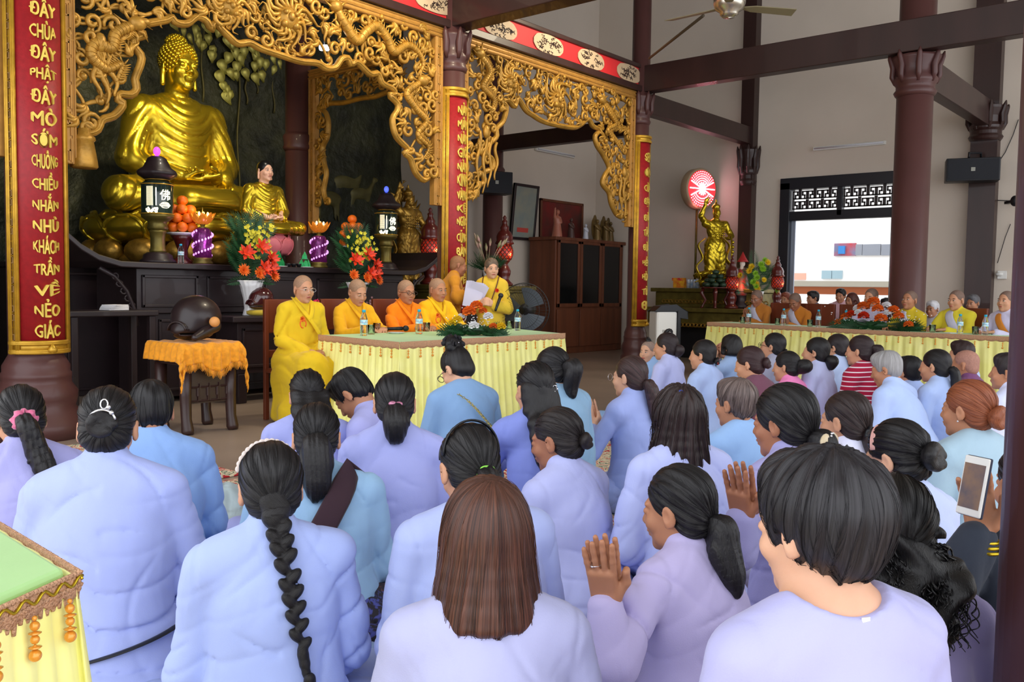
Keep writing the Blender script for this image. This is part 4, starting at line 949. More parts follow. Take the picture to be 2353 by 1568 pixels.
    # heroes: dragon bodies, flaming faces, hanging tail feathers
    for h in heroes:
        if h[0] == 'dragon':
            b = MB(); pth = resample([(x, z, 0) for x, z in h[1]], 60)[:, :2]; n = len(pth)
            rs = np.interp(np.linspace(0, 1, n), [0, 0.1, 0.6, 1], [0.040, 0.048, 0.042, 0.012]) * (h[2] if len(h) > 2 else 1)
            b.tube([P3(x, z, -0.035) for x, z in pth], rs, 10)
            for i in range(2, n - 2, 1):
                d = pth[i + 1] - pth[i - 1]; d /= np.linalg.norm(d) + 1e-9; nn = np.array((-d[1], d[0]))
                b.tube([P3(*(pth[i] + nn * rs[i] * 0.7), -0.04), P3(*(pth[i] + nn * (rs[i] + 0.045) - d * 0.03), -0.045)], [0.012, 0.003], 5)
                if i % 2: b.tube([P3(*(pth[i] + nn * rs[i] * math.cos(a)), -0.035 - rs[i] * 0.98 * math.sin(a)) for a in np.linspace(0.3, 2.8, 7)], 0.006, 5)
            hx, hz = pth[0]; d = pth[0] - pth[4]; d /= np.linalg.norm(d)
            b.ell(P3(hx + d[0] * 0.04, hz + d[1] * 0.04, -0.045), (0.075, 0.055, 0.06), 12, 8); b.ell(P3(hx + d[0] * 0.11, hz + d[1] * 0.11 - 0.01, -0.05), (0.05, 0.04, 0.032), 10, 6)
            for a in np.linspace(0, 2 * pi, 10): 
                b.tube([P3(hx + 0.03 * math.cos(a), hz + 0.03 * math.sin(a), -0.03), P3(hx + 0.10 * math.cos(a + 0.2), hz + 0.10 * math.sin(a + 0.2), -0.05), P3(hx + 0.17 * math.cos(a), hz + 0.17 * math.sin(a), -0.04)], [0.014, 0.012, 0.002], 5)
            b.build('dragon_relief', M['carve'], root)
        if h[0] == 'face':
            b = MB(); x, z, s_ = h[1:4]; b.ell(P3(x, z, -0.05), (0.085 * s_, 0.06, 0.085 * s_), 14, 8)
            b.ell(P3(x, z + 0.01, -0.105), (0.03 * s_, 0.03, 0.035 * s_), 10, 6)
            for sx in (-1, 1): b.ell(P3(x + sx * 0.045 * s_, z + 0.035 * s_, -0.10), 0.020 * s_, 8, 6); b.ell(P3(x + sx * 0.05 * s_, z - 0.05 * s_, -0.085), 0.028 * s_, 8, 6)
            for i, a in enumerate(np.linspace(0, 2 * pi, 19)[:-1]):
                L_ = s_ * (0.26 if math.sin(a) > 0.3 else 0.17) * (1.1 if i % 2 else 0.85)
                b.tube([P3(x + (0.07 * s_ + L_ * t) * math.cos(a + 0.35 * math.sin(t * 6)), z + (0.07 * s_ + L_ * t) * math.sin(a + 0.35 * math.sin(t * 6)), -0.055 + 0.02 * t) for t in np.linspace(0, 1, 8)], np.interp(np.linspace(0, 1, 8), [0, 0.3, 1], [0.020, 0.022, 0.003]), 6)
            b.build('lion_face', M['carve'], root)
        if h[0] == 'feather':
            b = MB(); 
            for k, (xa, za, xb_, zb) in enumerate(h[1]):
                b.tube([P3(xa + (xb_ - xa) * t + 0.025 * math.sin(t * 9 + k), za + (zb - za) * t, -0.03) for t in np.linspace(0, 1, 16)], np.interp(np.linspace(0, 1, 16), [0, 0.4, 1], [0.018, 0.022, 0.010]), 7)
            b.ell(P3(h[1][1][0], h[1][1][1] + 0.05, -0.04), (0.05, 0.04, 0.08), 10, 6); b.build('feather_relief', M['carve'], root)
    return root

def pxY(L_, Y=YA): out = []; [out.append((on_y(x, y, Y)[0], on_y(x, y, Y)[2])) for x, y in L_]; return out
def pxX(L_, X): out = []; [out.append((on_x(x, y, X)[1], on_x(x, y, X)[2])) for x, y in L_]; return out
PY = lambda x, z, o: np.array((x, YA + o, z))
bd1 = pxY([(184, 303), (207, 306), (226, 296), (234, 276), (262, 266), (283, 240), (270, 228), (272, 216), (300, 218), (314, 204), (310, 182), (322, 150), (324, 128), (306, 104), (312, 88), (334, 80), (318, 74), (324, 58), (350, 52), (385, 45), (392, 38), (404, 52), (430, 54), (452, 38), (474, 48), (485, 68), (492, 52), (520, 78), (545, 100), (572, 98), (600, 112), (645, 127), (689, 141), (728, 145), (749, 157), (770, 155), (785, 135), (800, 134), (806, 149), (820, 143), (850, 170), (868, 169), (878, 191), (901, 203), (908, 217), (895, 219), (913, 238), (913, 254), (902, 275), (910, 313), (937, 343), (929, 352), (943, 364), (954, 396), (972, 414), (984, 408)])
arch('carved_arch', 'large gilded openwork arch with dragons, framing the big golden seated statue', PY, bd1, 3.17, 7.10, 4.0, 11,
     [('dragon', pxY([(770, 25), (790, 62), (815, 95), (835, 75), (860, 62), (885, 90), (900, 120), (930, 105), (955, 120), (968, 150), (950, 180)]), 1.1), ('dragon', pxY([(960, 190), (930, 215), (950, 250), (975, 280), (955, 310), (980, 340), (965, 370)]), 0.8),
      ('dragon', pxY([(300, 60), (262, 78), (250, 112), (215, 100), (205, 130), (240, 160), (275, 150), (262, 190)]), 1.0), ('face', *pxY([(655, 45)])[0], 1.25), ('face', *pxY([(520, 20)])[0], 0.9), ('feather', [(3.3, 3.0, 3.35, 2.66), (3.36, 3.05, 3.42, 2.62), (3.42, 3.02, 3.5, 2.7)])],
     [(3.04, 3.98, 7.22, 4.10, 'h'), (3.04, 2.12, 3.17, 3.98, 'v'), (7.10, 2.12, 7.22, 3.98, 'v')])
bd2 = pxY([(1074, 456), (1095, 447), (1096, 430), (1113, 417), (1109, 398), (1131, 387), (1130, 366), (1115, 354), (1117, 337), (1140, 315), (1140, 296), (1156, 278), (1163, 246), (1153, 234), (1167, 230), (1182, 245), (1189, 226), (1208, 253), (1223, 264), (1253, 281), (1310, 293), (1331, 289), (1351, 274), (1362, 290), (1378, 299), (1367, 314), (1372, 335), (1385, 355), (1399, 385), (1390, 402), (1384, 422), (1399, 443), (1404, 468), (1416, 492), (1427, 500)])
arch('carved_arch', 'smaller gilded openwork arch with birds and flames, over the darker right bay', PY, bd2, 7.64, 11.10, 4.0, 12,
     [('face', *pxY([(1272, 232)])[0], 1.25), ('face', *pxY([(1165, 190)])[0], 1.0), ('dragon', pxY([(1100, 130), (1120, 165), (1105, 200), (1130, 230), (1120, 262)]), 0.8), ('feather', [(7.85, 3.05, 7.80, 2.35), (7.95, 3.0, 7.92, 2.32), (8.05, 3.0, 8.02, 2.4), (8.15, 2.95, 8.14, 2.5)]), ('dragon', pxY([(1380, 235), (1395, 260), (1410, 285), (1392, 300), (1412, 330), (1425, 350)]), 0.7), ('feather', [(10.85, 2.85, 10.9, 2.3), (10.95, 2.85, 11.0, 2.25)])],
     [(7.52, 3.98, 11.22, 4.10, 'h'), (7.54, 2.12, 7.64, 3.98, 'v'), (11.10, 2.12, 11.22, 3.98, 'v')], dens=0.115)
XI = 7.50
bd3 = pxX([(752, 470), (744, 440), (750, 400), (745, 375), (742, 340), (752, 315), (755, 285), (750, 262), (742, 250), (758, 238), (790, 236), (830, 226), (862, 222), (890, 212), (905, 214)], XI)[::1]
PX = lambda y, z, o: np.array((XI + 0.0 + o, y, z))
arch('carved_arch', 'dim gilded openwork arch standing sideways between the two altar bays', PX, [(y, z) for y, z in bd3][::-1], YA + 0.9, YI - 0.30, 3.95, 13, [], [(YA + 0.25, 3.95, YI - 0.17, 4.08, 'h'), (YI - 0.30, 1.9, YI - 0.17, 3.95, 'v')], dens=0.14)
# left neighbouring bay: only the right end of its arch shows
bL = empty('carved_arch_end', (0, 0, 0), label='end of another gilded arch at the left picture edge', cat='carved arch')
b = MB(); b.box2((2.55, YA - 0.035, 2.12), (2.66, YA + 0.045, 4.1)); b.build('frame_board', M['archboard'], bL, smooth=False, bevel=0.006)
# hanging carved tassel beside column 1
t = empty('carved_tassel', (0, 0, 0), label='carved gilt tassel hanging from the left tip of the large arch', cat='tassel')
c_ = on_y(193, 340, YA); b = MB(); b.lathe([(0.02, 0.16), (0.05, 0.15), (0.055, 0.10), (0.08, 0.085), (0.085, 0.06), (0.07, 0.05), (0.095, -0.10), (0.10, -0.15), (0.09, -0.16)], 18, c_, wob=lambda a, t: 1 + 0.06 * np.cos(9 * a)); b.build('tassel_body', M['carve'], t)
b = MB(); b.tube([c_ + (0, 0, 0.16), c_ + (0, 0, 0.26)], 0.012, 6); b.build('tassel_cord', M['carve'], t)

# ------------------------------------------------------------------ couplet boards on the columns
def couplet(label, x, y, r, z0, z1, words, span, ztext0, pitch, size, rz=0):
    root = empty('couplet_board', (x, y, 0), rz, label, 'couplet board')
    W_ = lambda s, z, d=0: np.array(((r + d) * math.sin(s / r), -(r + d) * math.cos(s / r), z))
    hw = span * r; b = MB(); n = 28
    b.grid(lambda u, v: W_(-hw + 2 * hw * u, z0 + (z1 - z0) * v, 0.022), n, 1); b.build('red_field', M['redlac'], root, thick=0.012)
    b = MB(); bw_ = 0.32 * r + 0.012
    for s0, s1, za, zb in ((-hw, -hw + bw_, z0, z1), (hw - bw_, hw, z0, z1), (-hw, hw, z0, z0 + 0.09), (-hw, hw, z1 - 0.09, z1)):
        b.grid(lambda u, v: W_(s0 + (s1 - s0) * u, za + (zb - za) * v, 0.032), 12, 1)
        for e in (0.006, 0.018): 
            if zb - za > 0.5: b.tube([W_(s0 + e, za, 0.036), W_(s0 + e, zb, 0.036)], 0.006, 6); b.tube([W_(s1 - e, za, 0.036), W_(s1 - e, zb, 0.036)], 0.006, 6)
            else: b.tube([W_(s0 + (s1 - s0) * k / 20, za + e, 0.036) for k in range(21)], 0.006, 6); b.tube([W_(s0 + (s1 - s0) * k / 20, zb - e, 0.036) for k in range(21)], 0.006, 6)
    b.build('gilt_border', M['gilt'], root, thick=0.008)
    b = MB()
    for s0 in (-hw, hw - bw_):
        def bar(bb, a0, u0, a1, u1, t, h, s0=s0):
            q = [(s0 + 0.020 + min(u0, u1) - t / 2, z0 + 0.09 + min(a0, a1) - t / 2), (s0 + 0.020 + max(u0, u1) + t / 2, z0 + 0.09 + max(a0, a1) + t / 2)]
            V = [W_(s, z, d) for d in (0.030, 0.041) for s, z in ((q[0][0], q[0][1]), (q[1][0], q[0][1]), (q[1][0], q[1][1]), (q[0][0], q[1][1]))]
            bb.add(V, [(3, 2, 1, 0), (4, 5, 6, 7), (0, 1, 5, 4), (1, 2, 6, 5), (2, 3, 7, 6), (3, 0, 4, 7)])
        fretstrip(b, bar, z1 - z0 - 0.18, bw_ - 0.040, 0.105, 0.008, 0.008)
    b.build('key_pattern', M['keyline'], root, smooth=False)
    b = MB(); b.lathe([(0.0, -0.03), (0.03, -0.02), (0.034, 0.0), (0.02, 0.02), (0.004, 0.045)], 14, W_(0.02, z0 + 0.03, 0.05)); b.build('gilt_bud', M['gilt'], root)
    for i, w_ in enumerate(words):
        if not w_: continue
        me = text_mesh('word', w_, 1.0, M['gilttext'], None, root, extrude=0.02, bold=0.028)
        nv = len(me.vertices); co = np.empty(nv * 3, np.float32); me.vertices.foreach_get('co', co); co = co.reshape(-1, 3)
        lo, hi = co.min(0), co.max(0); u = (co[:, 0] - lo[0]) / (hi[0] - lo[0]) * 2 - 1; v = (co[:, 1] - lo[1]) / (hi[1] - lo[1]) * 2 - 1
        zc = ztext0 - i * pitch; v = v * np.sqrt(np.clip(1 - (0.88 * u) ** 2, 0, 1)); d = np.where(co[:, 2] > 0, 0.036, 0.020)
        s = u * size[0] / 2 + size[2]; z = zc + v * size[1] / 2; ang = s / r
        out = np.stack([(r + d) * np.sin(ang), -(r + d) * np.cos(ang), z], 1).astype(np.float32)
        me.vertices.foreach_set('co', out.ravel()); me.update()
        o = bpy.data.objects.new('word', me); COL.objects.link(o); o.parent = root
    return root
pz = lambda py: on_y(92, py, YA - 0.24)[2]
couplet('large red couplet board with gold border wrapped on the nearest altar column', 2.85, YA, 0.190, 0.66, 3.50, ['ĐÂY', 'CHÙA', 'ĐÂY', 'PHẬT', 'ĐÂY', 'MÒ', 'SỚM', 'CHUÔNG', 'CHIỀU', 'NHẮN', 'NHỦ', 'KHÁCH', 'TRẦN', 'VỀ', 'NẺO', 'GIÁC'], 1.25, pz(15), (pz(15) - pz(758)) / 15, (0.165, 0.142, 0.005))
pb = lambda py: on_y(1045, py, YA - 0.15)[2]
couplet('red couplet board with gold border on the middle column behind the standing monk', 7.40, YA, 0.150, 0.66, 3.44, ['NÀY', 'MÂY', 'NÀY', 'GIÓ', 'NÀY', 'KINH', 'VÀNG', 'KỆ', 'NGỌC', 'CŨNG', 'BÀN', 'LUẬN', 'VỀ', 'ĐẠO'], 1.35, pb(248), (pb(248) - pb(575)) / 10, (0.140, 0.150, 0.010))
pc_ = lambda py: on_y(1470, py, YA - 0.15)[2]
couplet('red couplet board with round gilt characters on the far column beside the air cooler', 11.40, YA, 0.135, 0.66, 3.46, ['SEN', 'ƠN', 'CỬA', 'ĐẠO', 'ĐỜI', 'TÂM', 'ĐỨC', 'HIỀN', 'HÒA', 'TỪ', 'BI'], 1.35, pc_(358), (pc_(358) - pc_(702)) / 10, (0.13, 0.145, 0.0))

# ------------------------------------------------------------------ mural and altar recess
def mural_mat():
    m = mat('mural_rock_relief', (58, 60, 40), 0.55, metal=0.15, var=0.6, vscale=2.2, rgb2=(26, 30, 22), bump=0.8, bscale=7)
    m.node_tree.nodes['Bump'].inputs['Distance'].default_value = 0.06; return m
mu = empty('mural', (0, 0, 0), label='dark green and gold painted relief wall with bodhi tree and deer behind the altar', cat='mural')
b = MB(); b.grid(lambda u, v: (0.9 + 10.4 * u, YM + 0.05 * math.sin(u * 40 + 3 * math.sin(v * 7)) * math.sin(v * 17), 0.0 + 7.38 * v), 120, 60); b.build('rock_relief', mural_mat(), mu, thick=-0.08)
mgl = mat('bodhi_leaf_gold', (196, 190, 96), 0.4, metal=0.4, var=0.3, vscale=20)
def leaf(b, c, s, a, tip=1.0, m=0):
    R_ = rotm('y', a); n = 14; pts = []
    for i in range(n + 1):
        t = i / n; w_ = 0.5 * math.sin(pi * min(t * 1.0, 1) ** 0.62) * (1 - t * 0.25); pts.append((t, w_ * 0.85))
    V = []; 
    for t, w_ in pts: V += [(-w_ * s, 0.02 - 0.03, -t * s * tip), (0, -0.055, -t * s * tip), (w_ * s, 0.02 - 0.03, -t * s * tip)]
    V = np.array(V) @ R_.T + c; Q = [(i * 3, i * 3 + 1, i * 3 + 4, i * 3 + 3) for i in range(n)] + [(i * 3 + 1, i * 3 + 2, i * 3 + 5, i * 3 + 4) for i in range(n)]
    b.add(V, Q, m)
r_ = random.Random(9); spots = [(452, 95), (468, 108), (488, 118), (505, 150), (487, 128), (530, 108), (540, 122), (548, 135), (575, 115), (590, 130), (600, 145), (612, 150), (625, 140), (545, 155), (525, 170), (510, 200), (522, 210), (530, 222), (515, 222), (560, 120), (640, 150), (470, 60), (495, 62), (505, 75), (395, 60), (420, 75), (430, 90), (455, 85), (600, 175), (582, 180), (560, 170), (440, 118), (478, 92), (518, 95), (632, 165), (500, 175), (528, 135), (585, 155), (540, 175), (448, 70)]
b = MB()
for x, y in spots:
    c_ = on_y(x, y - 14, YM - 0.10); leaf(b, c_, r_.uniform(0.17, 0.24), r_.uniform(-0.5, 0.4))
b.build('bodhi_leaves', mgl, mu)['kind'] = 'stuff'
b = MB()
for x, y0_, y1_ in ((465, 40, 235), (548, 150, 470), (566, 160, 240), (590, 150, 215), (628, 130, 260), (443, 40, 150), (300, 300, 480), (610, 60, 130)):
    b.tube([on_y(x + 3 * math.sin(t * 9), y0_ + (y1_ - y0_) * t, YM - 0.10) for t in np.linspace(0, 1, 14)], 0.016, 6)
b.build('hanging_roots', mat('root_bronze', (92, 86, 46), 0.5, metal=0.3), mu)
def deer(parent, px, py, s, fl):
    c_ = on_y(px, py, YM - 0.06); S = SDF(); q = lambda x, z: c_ + np.array((fl * x * s, 0, z * s))
    S.ell(q(0, 0), (0.34 * s, 0.07, 0.15 * s), 0.05); S.cap(q(0.26, 0.06), q(0.42, 0.30), 0.08 * s, 0.05 * s, 0.05); S.ell(q(0.47, 0.36), (0.10 * s, 0.05, 0.06 * s), 0.03)
    S.cap(q(0.42, 0.40), q(0.36, 0.50), 0.02 * s, 0.015 * s, 0.02)
    for x in (-0.24, -0.16, 0.20, 0.28): S.cap(q(x, -0.08), q(x - 0.03, -0.42), 0.045 * s, 0.022 * s, 0.03)
    P, Q = S.mesh(0.03); mesh_from('deer_relief', P, Q, mat('deer_bronze', (104, 98, 58), 0.5, metal=0.3, var=0.3), parent)
deer(mu, 795, 418, 0.9, 1); deer(mu, 752, 455, 0.9, -1); deer(mu, 826, 445, 0.75, 1)

# statue of a seated robed figure
def seated_statue(root, sc, mbody, mrobe, mhair, curls=True, face=False, h=0.011):
    Hc = np.array((0, 0.035, 0.715)); A = np.eye(3) * 1.0; T = (A, Hc)
    T2 = lambda P: P * sc
    S = SDF(); head_sdf(S, T); S.cap((0, 0.0, 0.50), (0, 0.01, 0.66), 0.062, 0.052, 0.03)
    for sx in (-1, 1): S.cap(Hc + (sx * 0.080, -0.012, -0.02), Hc + (sx * 0.083, -0.008, -0.085), 0.010, 0.012, 0.01)
    S.ell((0, 0, 0.44), (0.14, 0.09, 0.13), 0.04)
    for sx in (-1, 1): S.cap((sx * 0.17, 0, 0.49), (sx * 0.235, 0.03, 0.27), 0.055, 0.045, 0.03); S.cap((sx * 0.235, 0.03, 0.27), (sx * 0.09, 0.20, 0.185), 0.042, 0.028, 0.02)
    hand(S, (0.085, 0.20, 0.175), (-0.95, 0.25, 0), (0, 0, 1), (0.1, 1, 0.2), 0.12, 1.0); hand(S, (-0.085, 0.20, 0.195), (0.95, 0.25, 0), (0, 0, 1), (-0.1, 1, 0.2), 0.12, 1.0)
    P, Q = S.mesh(0.0055 if sc > 2 else 0.007); o = mesh_from('body', P * sc, Q, mbody, root)
    # robe
    S = SDF()
    S.ell((0, 0.0, 0.13), (0.20, 0.165, 0.13), 0.06); S.ell((0, 0.0, 0.30), (0.165, 0.12, 0.18), 0.06); S.ell((0, 0.0, 0.44), (0.185, 0.115, 0.12), 0.05); S.cap((-0.16, 0, 0.50), (0.16, 0, 0.50), 0.066, 0.066, 0.06); S.ell((0, -0.01, 0.54), (0.10, 0.07, 0.06), 0.05)
    for sx in (-1, 1):
        S.cap((sx * 0.185, 0, 0.49), (sx * 0.245, 0.03, 0.27), 0.070, 0.064, 0.03); S.cap((sx * 0.245, 0.03, 0.26), (sx * 0.15, 0.16, 0.19), 0.060, 0.046, 0.03)
        S.cap((sx * 0.12, 0.02, 0.10), (sx * 0.36, 0.17, 0.085), 0.095, 0.080, 0.04); S.cap((sx * 0.36, 0.18, 0.075), (-sx * 0.10, 0.28, 0.070), 0.068, 0.060, 0.03)
    S.ell((0, 0.24, 0.06), (0.18, 0.12, 0.055), 0.05); S.ell((0, 0.02, 0.06), (0.27, 0.20, 0.07), 0.08)
    def disp(P):
        x, y, z = P[:, 0], P[:, 1], P[:, 2]; d = np.sqrt((x * 1.25) ** 2 + (z - 0.64) ** 2)
        u = np.abs(np.sin(d * 62 + 0.6 * np.sin(x * 12))); chest = np.clip((0.16 - np.abs(x)) * 18, 0, 1) * np.clip((z - 0.19) * 12, 0, 1) * np.clip(y * 30, 0, 1)
        arm = np.clip((np.abs(x) - 0.14) * 18, 0, 1) * np.clip((z - 0.15) * 12, 0, 1); ua = np.abs(np.sin((np.abs(x) * 1.2 + z * 0.55 + y * 0.5) * 55 + 1.5 * np.sin(z * 14)))
        leg = np.clip((0.20 - z) * 14, 0, 1); ul = np.abs(np.sin((np.sqrt((np.abs(x) - 0.02) ** 2 + (y - 0.1) ** 2 * 0.5)) * 52 + z * 20))
        back = np.clip(-y * 30, 0, 1) * (1 - leg); ub = np.abs(np.sin(x * 40 + z * 8))
        return 0.007 * (chest * (1 - u) ** 1.6 + arm * (1 - ua) ** 2 + leg * (1 - ul) ** 2 + 0.6 * back * (1 - ub) ** 2)
    S.disp = disp; P, Q = S.mesh(h * 0.65); P[:, 2] = np.maximum(P[:, 2], 0.004); mesh_from('robe', P * sc, Q, mrobe, root)
    # hair
    S = SDF(); q = lambda *p: Hc + np.array(p)
    S.ell(q(0, -0.016, 0.038), (0.079, 0.096, 0.086), 0.02); S.ell(q(0, -0.052, -0.028), (0.068, 0.052, 0.056), 0.03)
    if curls: S.ell(q(0, -0.03, 0.118), (0.046, 0.048, 0.040), 0.03)
    face_cut(S, T, 0.0, 0.004); P, Q = S.mesh(0.006); ho_ = mesh_from('hair', P * sc, Q, mhair, root)
    if curls:
        b = MB(); n = 340; k = 0
        for i in range(n):
            ph = i * 2.39996; zz = 1 - 2 * (i + 0.5) / n; rxy = math.sqrt(1 - zz * zz); d = np.array((rxy * math.cos(ph), rxy * math.sin(ph), zz))
            p = np.array((0, -0.016, 0.038)) + d * np.array((0.081, 0.098, 0.088)); s0 = Hc + p
            if S.eval(np.array([s0], np.float32))[0] < 0.006: b.ell(s0 * sc, 0.0088 * sc, 8, 5)
        for i in range(60):
            ph = i * 2.39996; zz = 1 - (i + 0.5) / 60 * 0.95; rxy = math.sqrt(1 - zz * zz); b.ell((Hc + (0.047 * rxy * math.cos(ph), -0.03 + 0.049 * rxy * math.sin(ph), 0.118 + 0.041 * zz)) * sc, 0.0082 * sc, 8, 5)
        o = b.build('hair_curls', mhair, root); o['kind'] = 'stuff'
    if face: 
        TT = (A * sc, Hc * sc); face_parts(root, TT, 'open')

BX, BY, BZ = 5.93, 10.6, 2.02
bud = empty('golden_statue', (BX, BY, BZ), pi, 'large polished golden seated statue in meditation on the rear altar', 'statue'); seated_statue(bud, 2.62, M['gold'], M['gold'], M['gold'], True, False, 0.010)
def lotus(root, R_, H_, mt, n=14, rows=2, z0=0.0, down=True, bulge=0.9, mi=None):
    b = MB(); b.lathe([(R_ * 0.70, z0), (R_ * 0.80, z0 + H_ * 0.3), (R_ * 0.86, z0 + H_ * 0.8), (R_ * 0.84, z0 + H_ * 0.98), (0.01, z0 + H_)], 40); b.build('lotus_core', mt, root)
    for rw in range(rows):
        for k in range(n):
            a = (k + 0.5 * (rw % 2)) * 2 * pi / n; Rz = rotm('z', a)
            def pt(u, v):
                w_ = math.sin(pi * (0.04 + 0.92 * u)); uu = 2 * u - 1; ww = (math.sin(pi * min(0.12 + v * 0.80, 1)) ** 0.6) if v < 0.999 else 0.35
                x = R_ * (0.80 + 0.10 * rw + 0.16 * v * (1 + 0.0 * rw) + 0.06 * math.sin(pi * v)) + 0.06 * R_ * (1 - uu * uu) * math.sin(pi * v) * bulge; y = uu * ww * R_ * pi / n * 1.08
                return Rz @ np.array((x, y, z0 + H_ * (0.02 + (0.98 - 0.16 * rw) * v * 1.05)))
            b = MB(); b.grid(pt, 8, 9); b.tube([pt(0, v) for v in np.linspace(0, 1, 8)] + [pt(u, 1) for u in np.linspace(0, 1, 6)] + [pt(1, v) for v in np.linspace(1, 0, 8)], 0.014 * R_, 6)
            b.build('petal', mt, root, thick=0.012 * R_)
lo = empty('lotus_throne', (BX, BY, 1.42), 0, 'wide golden lotus throne under the large golden statue', 'lotus throne', ); 
lotus(lo, 1.02, 0.36, M['gold'], 13, 2, 0.24); 
b = MB()
for k in range(14):
    a = (k + 0.5) * 2 * pi / 14; b.ell(rotm('z', a) @ np.array((1.02, 0, 0.15)), (0.13, 0.21, 0.15), 12, 8, rotm('z', a))
b.lathe([(1.0, 0.0), (1.02, 0.08), (0.8, 0.25)], 40); b.build('lower_petals', M['oldgold'], lo)

# rear platform, altar table, front console
def panelbox(b, lo, hi, nx, t=0.03, side='y', m=0):
    b.box2(lo, hi, m); w_ = (hi[0] - lo[0]) / nx
    for i in range(nx):
        x0_, x1_ = lo[0] + i * w_ + 0.05, lo[0] + (i + 1) * w_ - 0.05; z0_, z1_ = lo[2] + 0.06, hi[2] - 0.06
        for a, c in (((x0_, z0_), (x1_, z0_ + 0.03)), ((x0_, z1_ - 0.03), (x1_, z1_)), ((x0_, z0_), (x0_ + 0.03, z1_)), ((x1_ - 0.03, z0_), (x1_, z1_))): b.box2((a[0], lo[1] - t, a[1]), (c[0], lo[1], c[1]), m)
pl = empty('altar_platform', (0, 0, 0), label='dark stepped platform carrying the golden statue', cat='altar platform')
b = MB(); panelbox(b, (4.0, 9.45, 0.0), (7.16, 11.9, 1.36), 4); b.build('body', M['blackwood'], pl, smooth=False, bevel=0.008)
b = MB(); b.box2((3.95, 9.38, 1.36), (7.20, 11.95, 1.42)); b.build('top', M['blackwood'], pl, smooth=False, bevel=0.01)
al = empty('altar_table', (0, 0, 0), label='long black carved altar table with upturned ends holding lanterns and flowers', cat='altar table')
b = MB(); zt = 1.34; P = [(3.72, 8.65, zt + 0.20), (3.86, 8.65, zt + 0.13), (4.0, 8.65, zt + 0.05), (4.2, 8.65, zt + 0.005), (4.5, 8.65, zt)] + [(x, 8.65, zt) for x in np.linspace(4.9, 7.0, 8)] + [(7.3, 8.65, zt + 0.0)]
prof = []
for (x, y, z) in P: prof.append((x, z))
def slab(prof, y0, y1, th):
    V = []; n = len(prof)
    for x, z in prof: V += [(x, y0, z), (x, y1, z), (x, y1, z + th), (x, y0, z + th)]
    Q = []
    for i in range(n - 1):
        for k in range(4): Q.append((i * 4 + k, i * 4 + (k + 1) % 4, (i + 1) * 4 + (k + 1) % 4, (i + 1) * 4 + k))
    Q += [(3, 2, 1, 0), ((n - 1) * 4, (n - 1) * 4 + 1, (n - 1) * 4 + 2, (n - 1) * 4 + 3)]; return V, Q
V, Q = slab([(3.55, zt + 0.26), (3.68, zt + 0.15), (3.84, zt + 0.06), (4.05, zt + 0.005), (4.3, zt)] + [(x, zt) for x in np.linspace(4.6, 7.6, 8)] + [(7.85, zt + 0.005), (8.05, zt + 0.06), (8.2, zt + 0.15), (8.33, zt + 0.26)], 8.25, 9.3, 0.06)
b.add(V, Q); b.build('table_top', M['blackwood'], al, smooth=False, bevel=0.01)
b = MB(); panelbox(b, (4.25, 8.36, 0.90), (7.75, 9.2, 1.34), 5, 0.02); panelbox(b, (4.45, 8.42, 0.05), (7.6, 9.15, 0.9), 4, 0.02); b.build('carved_panels', M['blackwood'], al, smooth=False, bevel=0.006)
for sx, x in ((-1, 4.25), (1, 7.75)):
    b = MB()
    b.tube([(x + sx * d, 8.36, z) for d, z in ((0.0, 0.78), (0.03, 0.95), (0.10, 1.12), (0.22, 1.26), (0.36, 1.34))], 0.022, 8)
    for k in range(5): b.tube([(x + sx * (0.05 + 0.04 * k + 0.03 * math.cos(t * 8)), 8.36, 0.98 + 0.07 * k + 0.03 * math.sin(t * 8)) for t in np.linspace(0, 1, 10)], 0.010, 6)
    b.build('end_bracket', M['blackwood'], al)
fc = empty('front_console', (0, 0, 0), label='low black console in front of the altar with vases and a small wooden fish drum', cat='console table')
b = MB(); b.box2((4.9, 7.72, 0.82), (8.0, 8.22, 0.88)); b.build('table_top', M['blackwood'], fc, smooth=False, bevel=0.01)
b = MB(); panelbox(b, (5.0, 7.80, 0.30), (7.9, 8.2, 0.82), 5, 0.02)
b.build('carved_panels', M['blackwood'], fc, smooth=False, bevel=0.006)
for x in (5.05, 7.85):
    for y in (7.84, 8.14): b = MB(); b.box2((x - 0.05, y - 0.05, 0), (x + 0.05, y + 0.05, 0.3)); b.build('leg', M['blackwood'], fc, smooth=False, bevel=0.01)
sd = empty('side_table', (0, 0, 0), label='black side table left of the altar with a bundle of papers', cat='side table')
b = MB(); b.box2((3.35, 7.75, 0.90), (4.15, 8.2, 0.95)); b.build('table_top', M['blackwood'], sd, smooth=False, bevel=0.008)
for x in (3.4, 4.1):
    for y in (7.8, 8.15): b = MB(); b.box2((x - 0.03, y - 0.03, 0), (x + 0.03, y + 0.03, 0.9)); b.build('leg', M['blackwood'], sd, smooth=False, bevel=0.008)
b = MB(); c_ = on_y(262, 684, 7.9); c_[2] = 0.951
for i in range(5): b.box(c_ + (0.004 * i, 0.003 * i, 0.006 + 0.010 * i), (0.20, 0.14, 0.008), rotm('z', 0.2 + 0.1 * i))
tag(b.build('paper_bundle', M['paper'], smooth=False), 'small bundle of white papers on the black side table', 'paper bundle')

